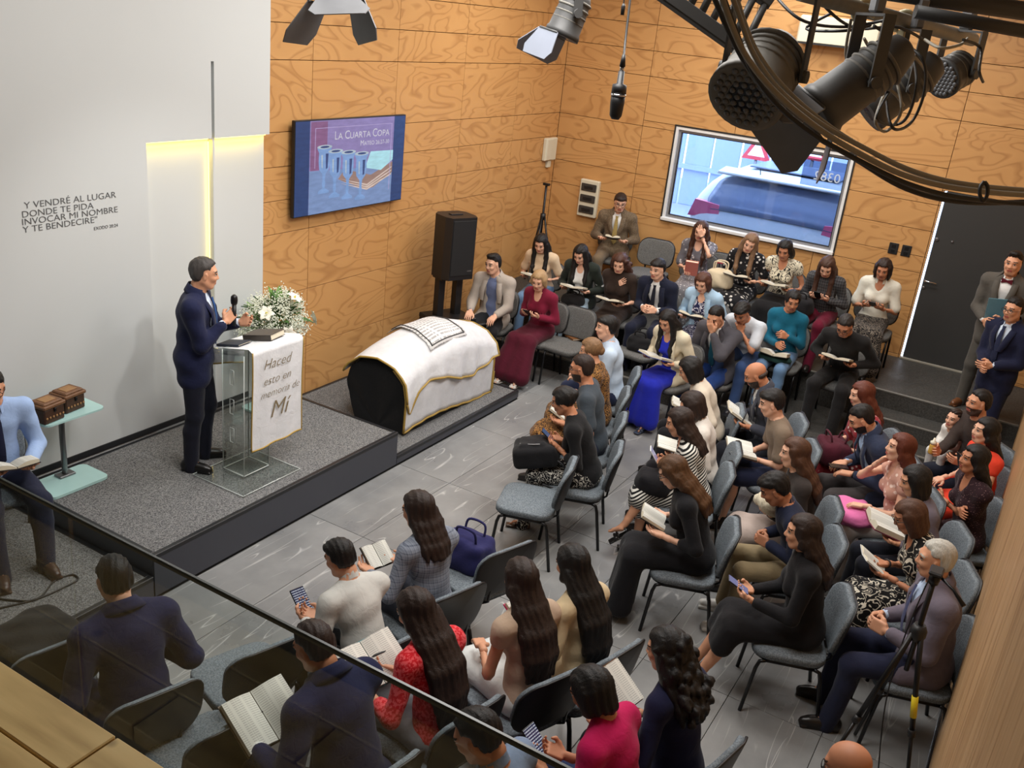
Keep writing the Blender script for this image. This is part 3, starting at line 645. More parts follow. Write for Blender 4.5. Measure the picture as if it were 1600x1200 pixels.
def hand_template(vox, curl, spread=0.0):
    # wrist at origin, fingers along +x, palm facing -z, thumb on +y side
    F = Field(vox); F.cap((-0.05, 0, 0), (0.0, 0, 0), 0.026, 0.023, 0.0)
    F.box((0.05, 0, -0.002), (0.036, 0.030, 0.006), rnd=0.009, k=0.012)
    for i, (y, L) in enumerate(((0.030, 0.068), (0.0105, 0.076), (-0.0105, 0.072), (-0.030, 0.056))):
        p = np.array((0.088 - 0.004 * abs(i - 1), y, 0.0)); a = 0.15 + 0.35 * curl; pts = [p + (-0.02, 0, 0)]; rs = [0.0095]
        yaw = (1.5 - i) * (0.05 + spread)
        for fr, da in ((0.45, 0.7 * curl), (0.3, 0.9 * curl), (0.25, 0.6 * curl)):
            pts.append(p); rs.append(0.0092 - 0.0006 * len(rs)); d = np.array((math.cos(a) * math.cos(yaw), math.sin(yaw) * math.cos(a), -math.sin(a))); p = p + d * L * fr; a += da
        pts.append(p); rs.append(0.0066)
        F.chain(pts, rs, 0.002)
    F.chain([(0.015, 0.018, -0.004), (0.040, 0.046, -0.014), (0.066, 0.056, -0.02 - 0.01 * curl), (0.088, 0.052 - 0.01 * curl, -0.026 - 0.012 * curl)], [0.015, 0.013, 0.0105, 0.008], 0.008)
    return F.mesh()
HEADS = {}; HANDS = {}
def get_head(vox, fem):
    k = (vox, fem)
    if k not in HEADS: HEADS[k] = head_template(vox, fem)
    return HEADS[k]
def get_hand(vox, curl):
    k = (vox, curl)
    if k not in HANDS: HANDS[k] = hand_template(vox, curl)
    return HANDS[k]
def ik(S, T, l1, l2, pole):
    d = T - S; L = np.linalg.norm(d); L2 = min(L, (l1 + l2) * 0.995); u = d / (L + 1e-9); T = S + u * L2
    a = (l1 * l1 - l2 * l2 + L2 * L2) / (2 * L2); h = math.sqrt(max(l1 * l1 - a * a, 0)); p = np.asarray(pole, float); p = unit(p - u * (p @ u))
    return S + u * a + p * h, T
# wrist targets in the body frame (forward, left, up above seat), for scale 1, and palm normals
POSE = dict(
    lap=((0.30, -0.11, 0.24), (0.30, 0.11, 0.24), (0, 0, -1), 0.5, (1, 0.35, -0.25)),
    knees=((0.40, -0.15, 0.22), (0.40, 0.15, 0.22), (0, 0, -1), 0.5, (1, 0, -0.5)),
    book=((0.24, -0.16, 0.27), (0.24, 0.16, 0.27), (0, 0, 1), 0.45, (1, 0.45, 0.05)),
    phone=((0.25, -0.09, 0.31), (0.25, 0.09, 0.31), (0, 0.35, 1), 0.7, (1, 0.5, 0.35)),
    clasp=((0.27, -0.085, 0.27), (0.27, 0.085, 0.27), (0, 1, -0.2), 0.9, (1, 0.75, 0.0)),
    cross=((0.17, 0.12, 0.36), (0.20, -0.12, 0.33), (-1, 0, 0), 0.3, (0.2, 1.0, 0)),
    side=((0.02, -0.24, 0.0), (0.02, 0.24, 0.0), (0, 1, 0), 0.4, (0.1, 0, -1)))
PEOPLE = []
def person(label, short, px=None, face=90.0, s=1.0, fem=False, tone='m', lean=8, curve=10, hy=0, hp=8, pose='lap', rh=None, lh=None, hair=('short', (24, 20, 19)), top=('shirt', (90, 90, 90)), jacket=None, tie=None,
           bottom=('trousers', (40, 42, 50)), shoes=('shoe', (30, 26, 24)), seat=0.47, tier=0.0, stand=False, legs=None, glasses=False, at=None, beard=None, vox=1.0, collar=None, tw=0, sh=0.0, headk=1.0, fat=1.0, hr=0, group='people in the congregation', foot=0.04, watch=None):
    P0 = empty('person', (0, 0, 0), rad(face), label, 'person', group)
    J = {}; Y = np.array((0, 1.0, 0)); X = np.array((1.0, 0, 0))
    hipz = (0.90 * s if stand else seat + 0.085 * s); P = np.array((0, 0, hipz))
    d1 = np.array((math.sin(rad(lean)), 0, math.cos(rad(lean)))); d2 = np.array((math.sin(rad(lean + curve)), 0, math.cos(rad(lean + curve)))); dm = unit(d1 + d2)
    Tw = rotm(0, 0, rad(tw))
    waist = P + d1 * 0.17 * s; chest = waist + dm * 0.17 * s; nb = chest + d2 * 0.17 * s
    f2 = Tw @ np.array((d2[2], 0, -d2[0])); y2 = Tw @ Y
    hpit = rad(hp); dn = unit(d2 + np.array((0, 0, 0.7))); HR = rotm(0, 0, rad(tw)) @ rotm(0, 0, rad(hy)) @ rotm(0, hpit, 0) @ rotm(rad(hr), 0, 0)
    hs = (1.0 if s > 0.9 else 0.9 + (s - 0.9) * 0.3) * headk * (0.93 if fem else 0.97)
    hc = nb + dn * 0.062 * s + HR @ (np.array((0.045, 0, 0.102)) * hs)
    sw = (0.158 if fem else 0.180) * s; sho = {}
    for sd, sg in (('R', -1), ('L', 1)): sho[sd] = chest + d2 * (0.105 + sh) * s + y2 * sg * sw - f2 * 0.01
    # place so the head lands where the photograph has it
    if at is None:
        hz = hc[2] + tier; q = onz(px[0], px[1], hz); c, sn = math.cos(rad(face)), math.sin(rad(face)); base = np.array((q[0] - (c * hc[0] - sn * hc[1]), q[1] - (sn * hc[0] + c * hc[1]), tier))
    else: base = np.array((at[0], at[1], tier))
    P0.location = base
    dist = np.linalg.norm(base - CAMP); vk = (1.0 if dist < 6 else 1.15 if dist < 8.5 else 1.35) * vox
    # arms
    ps = POSE[pose]; arm = {}; sc = s
    for sd, sg, tgt, i in (('R', -1, rh, 0), ('L', 1, lh, 1)):
        if isinstance(tgt, str):
            o_, hd_, n_, c_ = dict(forehead=((0.125, sg * 0.05, -0.015), (-0.05, -sg * 0.45, 1), (-1, 0, -0.1), 0.25), face=((0.13, sg * 0.04, -0.10), (-0.05, -sg * 0.3, 1), (-1, 0, 0), 0.3), chin=((0.085, sg * 0.02, -0.20), (-0.1, -sg * 0.1, 1), (-0.6, -sg * 0.6, 0.4), 1.0), neck=((0.085, sg * 0.075, -0.19), (-0.35, -sg * 0.4, 1), (-0.6, -sg * 0.7, 0), 0.35))[tgt]
            T = hc + HR @ (np.array(o_) * hs); e, T = ik(sho[sd], T, 0.285 * s, 0.25 * s, (0.4, sg * 0.7, -1.0)); arm[sd] = (sho[sd], e, T, unit(HR @ np.array(hd_, float)), HR @ np.array(n_, float), c_); continue
        t = np.array(ps[i] if tgt is None else tgt[:3], float); T = np.array((t[0] * sc, t[1] * sc, (hipz - 0.085 * s) + t[2] * sc if not stand else hipz + t[2] * sc)); T[:2] = (Tw @ T)[:2] if abs(tw) > 1 else T[:2]
        nrm = np.array(ps[2], float) if tgt is None or len(tgt) < 4 else np.array(tgt[3], float); 
        if tgt is None or len(tgt) < 4: nrm = nrm * (1, -sg, 1)
        hd = np.array(ps[4], float) * (1, -sg, 1) if tgt is None or len(tgt) < 5 else np.array(tgt[4], float)
        cu = ps[3] if tgt is None or len(tgt) < 6 else tgt[5]
        e, T = ik(sho[sd], T, 0.285 * s, 0.25 * s, (-0.55, sg * 0.55, -1.0)); arm[sd] = (sho[sd], e, T, unit(hd), nrm, cu)
    # legs
    leg = {}; fl = {}
    for sd, sg in (('R', -1), ('L', 1)):
        hip = P + (0.0, sg * 0.085 * s, -0.01)
        if stand:
            kn = hip + np.array((0.02 + (0.05 if sg > 0 else -0.01), sg * 0.02, -0.42 * s)); an = np.array((kn[0] - 0.03, sg * 0.12 * s, 0.085)); fd = unit((1, sg * 0.25, 0))
        else:
            sp = 0.05 if fem else 0.14; kz = 0.49 * min(1, s + 0.03)
            if legs == 'wide': sp = 0.28
            if legs == 'together': sp = -0.03
            kn = hip + unit((1, sg * sp, -0.10)) * 0.43 * s; kn[2] = max(kz, seat + 0.03); an = kn + np.array((foot * s * 1.0, -sg * 0.01, 0)); an[2] = 0.085 * s + (0.02 if s < 0.9 else 0)
            if legs == 'crossed' and sd == 'R': kn = hip + unit((1, 0.42, 0.16)) * 0.43 * s; an = kn + unit((0.45, 0.35, -1)) * 0.40 * s
            if legs == 'crossed' and sd == 'L': kn = hip + unit((1, -0.10, -0.08)) * 0.43 * s; an = kn + np.array((-0.02, 0, -kn[2] + 0.085))
            if legs == 'back': an = kn + np.array((-0.16 * s, 0, 0)); an[2] = 0.085
            if legs == 'fwd': an = kn + np.array((0.2 * s, 0, 0)); an[2] = 0.09
            fd = unit((1, sg * 0.12, 0))
        leg[sd] = (hip, kn, an, fd)
    def torso(F, g=0.0, low=True, bust=True):
        A = np.stack([Tw @ np.array((d2[2], 0, -d2[0])), y2, d2], 1); A1 = np.stack([np.array((d1[2], 0, -d1[0])), Y, d1], 1)
        w_ = 0.90 if fem else 1.0
        F.ell(chest + d2 * 0.03 * s - f2 * 0.005, np.array((0.112 * fat, 0.150 * w_ * fat, 0.165)) * s + g, A, 0.05)
        F.ell(waist, np.array((0.108 * fat, (0.128 if fem else 0.142) * fat, 0.15)) * s + g, A1, 0.05)
        if low: F.ell(P + (-0.01, 0, 0.015), np.array((0.122 * fat, (0.168 if fem else 0.162) * fat, 0.125)) * s + g, A1, 0.05)
        F.cap(sho['R'] + (0, 0, 0), sho['L'], 0.055 * s + g * 0.8, k=0.05)
        for sd in 'RL': F.cap(nb + dn * 0.01 * s, sho[sd] + d2 * 0.012, 0.046 * s + g * 0.6, 0.05 * s + g * 0.6, 0.04)
        if fem and bust:
            for sg in (-1, 1): F.ell(chest + f2 * 0.088 * s + y2 * sg * 0.068 * s - d2 * 0.01, np.array((0.052, 0.058, 0.060)) * s + g, k=0.035)
        return F
    def arms(F, g=0.0, frac=1.0, gw=None):
        gw = g if gw is None else gw; u = 0.86 if fem else 1.0
        for sd in 'RL':
            S, e, T = arm[sd][:3]
            if frac <= 0.5: F.cap(S, S + (e - S) * (frac * 2), 0.054 * s * u * fat + g, 0.047 * s * u * fat + gw + 0.006, 0.03)
            else:
                F.cap(S, e, 0.054 * s * u * fat + g, 0.042 * s * u + g, 0.03); fr = (frac - 0.5) * 2; F.cap(e, e + (T - e) * fr, 0.042 * s * u + g, (0.042 - 0.015 * fr) * s * u + gw, 0.02)
        return F
    def legsF(F, g=0.0, frac=1.0, gh=None):
        gh = g if gh is None else gh
        for sd in 'RL':
            hip, kn, an, fd = leg[sd]; tk = (0.082 if fem else 0.080) * s * fat
            if frac <= 0.5: F.cap(hip, hip + (kn - hip) * frac * 2, tk + g, 0.064 * s + gh, 0.03)
            else:
                F.cap(hip, kn, tk + g, 0.060 * s + g, 0.03); fr = (frac - 0.5) * 2; mid = kn + (an - kn) * 0.35 - X * 0.015
                if fr > 0.4: F.cap(kn, mid, 0.058 * s + g, 0.055 * s + g, 0.025); F.cap(mid, kn + (an - kn) * fr, 0.055 * s + g, (0.055 - 0.02 * (fr - 0.35) / 0.65) * s + gh, 0.02)
                else: F.cap(kn, kn + (an - kn) * fr, 0.058 * s + g, 0.056 * s + gh, 0.025)
        return F
    # ---- body: one continuous skin with head and hands
    skm = [skinmat(TONE[tone]), plain('lips_' + tone, LIP[tone], 0.45, var=0.03), hairmat(beard or (hair[1] if hair[0] != 'bald' else (60, 50, 45))), EYEW, EYED]
    F = Field(0.0235 * vk); torso(F, -0.006, bust=False); arms(F, -0.003); legsF(F, -0.004)
    for sd in 'RL': F.cap(leg[sd][2], leg[sd][2] + leg[sd][3] * 0.11 * s + (0, 0, -0.058 * s), 0.030 * s, 0.018 * s, 0.01)
    F.cap(nb - d2 * 0.03 * s, nb + dn * 0.09 * s, 0.058 * s * (0.86 if fem else 1), 0.052 * s * (0.88 if fem else 1), 0.03)
    V, Q = F.mesh(); fm = np.zeros(len(Q), int)
    hv = 0.0054 if dist < 6.5 else 0.0062 if dist < 9 else 0.0072
    Vh, Qh, fh = get_head(hv, fem); 
    if beard is not None:
        fcn = Vh[Qh].mean(1); fh = fh.copy(); fh[(fh == 0) & (fcn[:, 2] < -0.036) & (fcn[:, 2] > -0.112) & (fcn[:, 0] > -0.005) & ~((np.abs(fcn[:, 2] + 0.061) < 0.012) & (np.abs(fcn[:, 1]) < 0.026))] = 2
    Q = np.concatenate([Q, Qh + len(V)]); V = np.concatenate([V, hc + (Vh * hs) @ HR.T]); fm = np.concatenate([fm, fh])
    for sd, sg in (('R', -1), ('L', 1)):
        S, e, T, hd, nrm, cu = arm[sd]; hd = unit(hd * 0.75 + unit(T - e) * 0.45); yv = unit(np.cross(-unit(nrm), hd)) ; zv = np.cross(hd, yv)   # palm = -z
        Vt, Qt = get_hand(0.0058 if dist < 7 else 0.0070, cu); Vt = Vt.copy()
        flip = sd == 'L'
        if flip: Vt[:, 1] *= -1; Qt = Qt[:, ::-1]
        Q = np.concatenate([Q, Qt + len(V)]); V = np.concatenate([V, T + (Vt * s * (0.93 if fem else 1.0)) @ np.stack([hd, yv, zv], 1).T]); fm = np.concatenate([fm, np.zeros(len(Qt), int)])
    link('body', fastmesh('body', V, Q, skm, fm), P0)
    def part(name, F, m, ripple=None, parent=None, lab=None):
        V, Q = F.mesh(ripple); o = link(name, fastmesh(name, V, Q, m), parent or P0)
        if lab: o['label'] = lab
        return o
    gv = 0.0145 * vk
    # ---- lower garments
    bt, bc = bottom[0], bottom[1]; bm = fab(bc, *bottom[2:]) if not isinstance(bc, bpy.types.Material) else bc
    def fold(X_, Y_, Z_): return 0.006 * np.sin(34 * Y_ + 9 * X_ + 3 * np.sin(7 * X_)) * np.sin(20 * X_ - 6 * Z_) 
    bo = None
    if bt in ('trousers', 'shorts'):
        F = Field(gv); F.ell(P + (-0.01, 0, 0.0), np.array((0.126 * fat, 0.166 * fat, 0.12)) * s, k=0.05); legsF(F, 0.010, 1.08 if bt == 'trousers' else 0.47, 0.026)
        bo = part(bt, F, bm, fold)
    elif bt in ('skirt', 'longskirt', 'dress', 'longdress'):
        F = Field(gv); F.ell(P + (-0.01, 0, 0.0), np.array((0.13 * fat, 0.175 * fat, 0.12)) * s, k=0.05); kR, kL = leg['R'][1], leg['L'][1]; hR, hL = leg['R'][0], leg['L'][0]
        for t in (0.0, 0.34, 0.67, 1.0): F.cap(hR + (hL - hR) * t, kR + (kL - kR) * t, 0.09 * s, 0.078 * s, 0.05)
        fr = 0.88 if bt.startswith('long') else 0.28; aR, aL = leg['R'][2], leg['L'][2]
        for t in (-0.35, 0.1, 0.5, 0.9, 1.35):
            K = kR + (kL - kR) * np.clip(t, 0, 1); A_ = aR + (aL - aR) * t; F.cap(K, K + (A_ - K) * fr, 0.072 * s, 0.066 * s + 0.03 * fr, 0.05)
        if bt.endswith('dress'): torso(F, 0.010); arms(F, 0.012, top[2] if len(top) > 2 and isinstance(top[2], float) else 0.4)
        bo = part('dress' if bt.endswith('dress') else 'skirt', F, bm, lambda X_, Y_, Z_: 0.006 * np.sin(46 * Y_ + 5 * X_) * (Z_ < P[2]) * np.clip((X_ - 0.1) * 5, 0, 1))
    # ---- upper garments
    to = None
    if top is not None and not bt.endswith('dress'):
        tt, tcx = top[0], top[1]; tm = fab(tcx, *[q for q in top[2:] if not isinstance(q, float)])
        F = Field(gv); torso(F, 0.007)
        fr = dict(shirt=0.94, tee=0.36, vest=0.12, threeq=0.72, blouse=0.42)[tt]; arms(F, 0.010 if jacket is None else 0.005, fr, (0.014 if tt != 'vest' else 0.008) if jacket is None else 0.007)
        if fem and tt in ('vest', 'blouse', 'threeq') or collar == 'v': F.ell(nb + f2 * 0.075 * s - d2 * 0.01, np.array((0.06, 0.05, 0.085)) * s, np.stack([f2, y2, d2], 1), 0.01, -1)
        else: F.ell(nb + dn * 0.075 * s + f2 * 0.02, np.array((0.075, 0.065, 0.06)) * s, None, 0.008, -1)
        to = part(dict(shirt='shirt', tee='t_shirt', vest='sleeveless_top', threeq='top', blouse='blouse')[tt], F, tm, lambda X_, Y_, Z_: 0.003 * np.sin(40 * Z_ + 22 * X_ + 15 * Y_))
    if jacket is not None:
        jm = fab(jacket[0], *jacket[2:]); F = Field(gv); torso(F, 0.020); arms(F, 0.018, 0.91, 0.016)
        if not stand: F.ell(P + (0.0, 0, -0.03), np.array((0.14, 0.185, 0.11)) * s * fat, k=0.05)
        if not stand:
            for sd, sg in (('R', -1), ('L', 1)): F.cap(leg[sd][0] + (0, sg * 0.04, 0.0), leg[sd][0] + (leg[sd][1] - leg[sd][0]) * 0.35 + (0, sg * 0.035, -0.01), 0.09 * s, 0.075 * s, 0.03)
        else: F.cap(P + (0, -0.06, 0.05), P + (0, -0.065, -0.13), 0.112 * s * fat, 0.115 * s * fat, 0.04); F.cap(P + (0, 0.06, 0.05), P + (0, 0.065, -0.13), 0.112 * s * fat, 0.115 * s * fat, 0.04)
        op = jacket[1]   # how far down the front opening runs
        bx_ = 0.055 if fem else 0.0
        a_, m_, b_ = nb - d2 * 0.03 + f2 * 0.14 * s, chest + f2 * (0.175 + bx_) * s, waist + np.array((0.165 * s * fat, 0, 0)) if op < 1 else waist + np.array((0.20 * s, 0, 0))
        F.cap(nb + dn * 0.03 * s + f2 * 0.11 * s, a_, 0.062 * s, 0.085 * s, 0.006, -1); F.cap(a_, m_, 0.085 * s, (0.078 if op < 1 else 0.10) * s + bx_ * 0.6, 0.006, -1); F.cap(m_, b_, (0.078 if op < 1 else 0.10) * s + bx_ * 0.6, 0.042 * s if op < 1 else 0.115 * s, 0.006, -1)
        if op > 1: b2_ = P + np.array((0.22 * s, 0, 0.04)); F.cap(b_, b2_, 0.115 * s, 0.125 * s, 0.006, -1); b_ = b2_
        if op > 1: F.cap(b_, b_ + (0.2, 0, -0.02), 0.09 * s, 0.09 * s, 0.006, -1)
        F.ell(nb + dn * 0.085 * s + f2 * 0.02, np.array((0.082, 0.070, 0.07)) * s, None, 0.006, -1)
        jo = part('jacket', F, jm, lambda X_, Y_, Z_: 0.003 * np.sin(36 * Z_ + 26 * X_ + 9 * Y_))
        # collar band and lapels standing on the jacket
        lp = MB()
        for sg in (-1, 1):
            pts = []
            for k, (dz, oy, fx) in enumerate(((0.035, 0.074, -0.02), (-0.03, 0.082, 0.080), (-0.10, 0.078 if op < 1 else 0.096, 0.132), (-0.17, 0.062 if op < 1 else 0.106, 0.146), (-0.25, 0.036 if op < 1 else 0.112, 0.152))):
                c0 = nb + d2 * dz * s + f2 * (fx * s * (1 if not fem else 0.96) + (0.008 if k else 0)); pts.append((c0 + y2 * sg * (oy - 0.026) * s, c0 + y2 * sg * (oy + (0.02 if k in (0, 4) else 0.034)) * s - f2 * 0.012))
            v_ = [p for a, b2 in pts for p in (a, b2)] + [p - f2 * 0.008 for a, b2 in pts for p in (a, b2)]
            n_ = len(pts) * 2; fq = [(2 * i, 2 * i + 1, 2 * i + 3, 2 * i + 2) for i in range(len(pts) - 1)] + [(n_ + 2 * i, n_ + 2 * i + 2, n_ + 2 * i + 3, n_ + 2 * i + 1) for i in range(len(pts) - 1)] + [(2 * i, 2 * i + 2, n_ + 2 * i + 2, n_ + 2 * i) for i in range(len(pts) - 1)] + [(2 * i + 1, n_ + 2 * i + 1, n_ + 2 * i + 3, 2 * i + 3) for i in range(len(pts) - 1)]
            if op < 1 or True: MB().add(v_, fq, True).build('lapel', jm, jo)
    if jacket is not None:
        jc = MB()
        def jpt(u, v_):
            a = rad(62 + u * 236); r = (0.070 + 0.026 * v_) * s * (0.9 if fem else 1); return nb + dn * (0.066 - 0.058 * v_) * s + f2 * 0.008 + (f2 * math.cos(a) * r * 1.08 + y2 * math.sin(a) * r * (1.0 + 0.25 * v_)) - dn * (0.02 * math.cos(a) * s)
        o = jc.grid(jpt, 22, 3).build('jacket_collar', jm, jo); md = o.modifiers.new('thick', 'SOLIDIFY'); md.thickness = 0.007; md.offset = 0
    if collar in ('shirt', 'polo') or (jacket is not None and collar is None and top and top[0] == 'shirt'):
        cm = tm if to else bm; cb = MB(); n_ = 20
        def cpt(u, v_):
            a = rad(28 + u * 304); r = (0.060 + 0.012 * v_) * s * (0.9 if fem else 1); base_ = nb + dn * (0.052 - 0.044 * v_) * s + f2 * 0.012
            return base_ + (f2 * math.cos(a) * r * 1.05 + y2 * math.sin(a) * r) - dn * (0.028 * math.cos(a) * s)
        cb.grid(cpt, n_, 2); cb.build('collar', cm, to or P0)
    if tie is not None:
        tb = MB(); pts = []
        if tie[0] == 'bow':
            c0 = nb + f2 * 0.088 * s - d2 * 0.012 * s
            for sg in (-1, 1): tb.add([c0 + (f2 * fx + y2 * yy * sg + d2 * zz) * s for fx, yy, zz in ((0.01, 0, 0.008), (0.01, 0.05, 0.024), (0.01, 0.05, -0.024), (0.01, 0, -0.008), (-0.012, 0, 0.008), (-0.012, 0.05, 0.024), (-0.012, 0.05, -0.024), (-0.012, 0, -0.008))], [(0, 1, 2, 3), (7, 6, 5, 4), (0, 4, 5, 1), (2, 6, 7, 3), (1, 5, 6, 2)])
            tb.build('bow_tie', fab(tie[1]), P0)
        else:
            row = ((0.0, 0.020, 0.098), (-0.035, 0.015, 0.108), (-0.06, 0.020, 0.118), (-0.14, 0.025, 0.138), (-0.24, 0.030, 0.142), (-0.33, 0.033, 0.138), (-0.37, 0.006, 0.135))
            for dz, hw_, fx in row:
                dd = d2 if dz > -0.2 else dm; c0 = nb + dd * dz * s + f2 * fx * s * (1.02 if fat <= 1.02 else fat); pts += [c0 - y2 * hw_ * s, c0 + f2 * 0.008, c0 + y2 * hw_ * s]
            m_ = len(row); tb.add(pts, [(3 * i + k, 3 * i + 3 + k, 3 * i + 4 + k, 3 * i + 1 + k) for i in range(m_ - 1) for k in (0, 1)], True)
            tb.build('tie', fab(tie[1], *tie[2:]), P0)
    # ---- hair
    hk, hcol = hair[0], hair[1]; hm = hairmat(hcol, hair[3] if len(hair) > 3 else None); ln = hair[2] if len(hair) > 2 else 0.3
    if hk != 'bald':
        F = Field(0.0080 * (1 if dist < 7 else 1.2) * vox); H = lambda p: hc + HR @ (np.array(p, float) * hs)
        def hell(c, r, k=0.015, op=1): F.ell(H(c), np.array(r) * hs, HR, k, op)
        def hbox(c, r, k=0.012, op=-1, R=None): F.box(H(c), np.array(r) * hs, HR if R is None else HR @ R, 0.01, k, op)
        longh = hk in ('long', 'curly', 'pony', 'bob', 'bun')
        g = 0.012 if not longh else 0.016
        if hk == 'fringe': hell((-0.03, 0, 0.0), (0.086, 0.082, 0.045)); hbox((0.06, 0, 0.02), (0.07, 0.12, 0.12)); hbox((-0.02, 0, 0.075), (0.1, 0.1, 0.05))
        else:
            hell((-0.016, 0, 0.040), (0.094 + g, 0.074 + (g if longh or hk == 'moptop' else 0.006), 0.078 + g * (1.5 if not longh else 1.2)))
            if hk in ('short', 'quiff', 'moptop'):
                hell((-0.05, 0, 0.0), (0.06, 0.078, 0.075))
                if hk == 'quiff': hell((0.035, 0, 0.112), (0.052, 0.055, 0.026))
                if hk == 'moptop': hell((0.03, 0, 0.07), (0.072, 0.076, 0.05)); hell((-0.02, 0, 0.02), (0.075, 0.086, 0.055))
                zf = 0.062 if hk != 'moptop' else 0.045
                hbox((0.118, 0, zf - 0.14), (0.055, 0.12, 0.14), 0.034); hbox((0.045, 0, -0.13), (0.060, 0.12, 0.115), 0.015); hbox((0.055, 0, -0.02), (0.052, 0.12, 0.052), 0.02); hbox((-0.05, 0, -0.155), (0.12, 0.12, 0.09), 0.02)
            else:
                if hk in ('long', 'bob', 'curly'):
                    for sg in (-1, 1): F.cap(H((0.0, sg * 0.066, 0.05)), H((-0.005, sg * 0.076, -0.06)), 0.026 * hs, 0.028 * hs, 0.02)
                    F.cap(H((-0.07, 0, 0.04)), H((-0.072, 0, -0.07)), 0.055 * hs, 0.055 * hs, 0.03)
                hbox((0.13, 0, -0.06), (0.075, 0.046, 0.118), 0.022); hbox((0.095, 0, -0.16), (0.08, 0.062, 0.11), 0.02)
                if hk in ('pony', 'bun'): hbox((0.04, 0, -0.13), (0.058, 0.12, 0.10), 0.015); hbox((-0.03, 0, -0.17), (0.12, 0.12, 0.09), 0.02)
        back = [H((-0.075, 0, -0.03)), nb - f2 * 0.075 * s + dn * 0.02, chest + d2 * 0.06 * s - f2 * 0.135 * s, waist + d1 * 0.10 * s - f2 * 0.145 * s, P + d1 * 0.08 * s - f2 * 0.15 * s]
        cum = np.concatenate([[0], np.cumsum(np.linalg.norm(np.diff(back, axis=0), axis=1))])
        def bpt(L): return np.array([np.interp(L, cum, [b_[i] for b_ in back]) for i in range(3)])
        if hk in ('long', 'curly'):
            N = 5
            for i in range(N):
                o = (i - (N - 1) / 2) / ((N - 1) / 2); ps_ = [bpt(L) + y2 * o * (1.0 if hk == 'long' else 1.3) * (0.058 + 0.10 * min(L, 0.25)) * s + f2 * 0.03 * abs(o) for L in np.linspace(0, ln, 5)]
                F.chain(ps_, [0.045, 0.044, 0.038, 0.032, 0.014 + 0.008 * (1 - abs(o))], 0.022)
            if hair[4] if len(hair) > 4 else False:
                for sg in (-1, 1): F.chain([H((0.01, sg * 0.072, 0.0)), H((0.02, sg * 0.080, -0.09)), nb + f2 * 0.07 * s + y2 * sg * 0.085 * s - d2 * 0.02, chest + f2 * 0.135 * s + y2 * sg * 0.085 * s + d2 * 0.02, chest + f2 * 0.145 * s + y2 * sg * 0.08 * s - d2 * 0.09], [0.03, 0.03, 0.028, 0.026, 0.012], 0.02)
            if hk == 'curly':
                for _ in range(70):
                    L = rng.uniform(0, ln); o = rng.uniform(-1, 1); F.ell(bpt(L) + y2 * o * (0.095 + 0.14 * min(L, 0.25)) * s - f2 * rng.uniform(0.0, 0.045), np.full(3, rng.uniform(0.018, 0.03)), k=0.008)
                for _ in range(26):
                    a, z = rng.uniform(1.2, 5.1), rng.uniform(-0.08, 0.09); F.ell(H((-0.02 + 0.1 * math.cos(a), 0.088 * math.sin(a), z)), np.full(3, 0.024), k=0.008)
        elif hk == 'bob':
            for a in np.linspace(70, 290, 10):
                ca, sa = math.cos(rad(a)), math.sin(rad(a)); F.cap(H((-0.012 + 0.085 * ca, 0.075 * sa, 0.03)), H((-0.012 + 0.085 * ca, 0.082 * sa, -ln)), 0.026 * hs, 0.016 * hs, 0.02)
        elif hk == 'pony':
            F.ell(H((-0.108, 0, 0.03)), np.full(3, 0.028), k=0.01); F.chain([H((-0.105, 0, 0.03)), H((-0.14, 0, -0.02)), nb - f2 * 0.10 * s, bpt(0.12 + ln)], [0.022, 0.032, 0.03, 0.012], 0.015)
        elif hk == 'bun':
            F.ell(H((-0.105, 0, 0.05 if ln > 0.2 else 0.0)), np.array((0.04, 0.046, 0.042)) * hs, k=0.012)
        fq = 170 if longh else 230
        part('hair', F, hm, lambda X_, Y_, Z_: 0.0024 * np.sin(fq * Y_ + 60 * X_ + 8 * np.sin(9 * Z_)) + 0.0016 * np.sin(2.3 * fq * Y_ - 190 * X_ + 40 * Z_))
    if glasses:
        H = lambda p: hc + HR @ (np.array(p, float) * hs); gl = MB()
        for sg in (-1, 1):
            gl.tube([H((0.098 - 0.004 * math.cos(a), sg * 0.033 + 0.025 * math.cos(a), 0.004 + 0.019 * math.sin(a))) for a in np.linspace(0, 2 * math.pi, 13)], 0.0022, 5, False)
            gl.tube([H((0.094, sg * 0.058, 0.008)), H((0.05, sg * 0.076, 0.010)), H((-0.005, sg * 0.080, 0.008))], 0.0022, 5)
        gl.tube([H((0.1, -0.009, 0.008)), H((0.1, 0.009, 0.008))], 0.0022, 5); gl.build('glasses', BLACKP, P0)
    # ---- shoes
    for sd, sg in (('R', -1), ('L', 1)):
        an, fd = leg[sd][2], leg[sd][3]
        if legs == 'crossed' and sd == 'R' and not stand: fd = unit((0.8, 0.25, -0.55))
        sdv = unit(np.cross((0, 0, 1), fd)); so = link('shoe', shoe_mesh(shoes[0], shoes[1]), P0)
        so.matrix_local = Matrix.Translation(Vector(an)) @ Matrix(np.stack([fd, sdv, np.cross(fd, sdv)], 1).tolist()).to_4x4() @ Matrix.Scale(s * (0.9 if fem else 1.0), 4)
    if watch:
        S, e, T = arm[watch][:3]; d = unit(T - e); Fm = frame(d); MB().tube([T - d * 0.012 + (Fm[:, 1] * math.cos(a) + Fm[:, 2] * math.sin(a)) * 0.030 * s for a in np.linspace(0, 2 * math.pi, 14)], 0.006, 6, False).build('wristband', BLACKP, P0)
    info = dict(o=P0, base=base, face=face, hc=hc, arm=arm, P=P, s=s, short=short, leg=leg, seat=seat, tier=tier, nb=nb, chest=chest)
    PEOPLE.append(info); return info
SHOES = {}
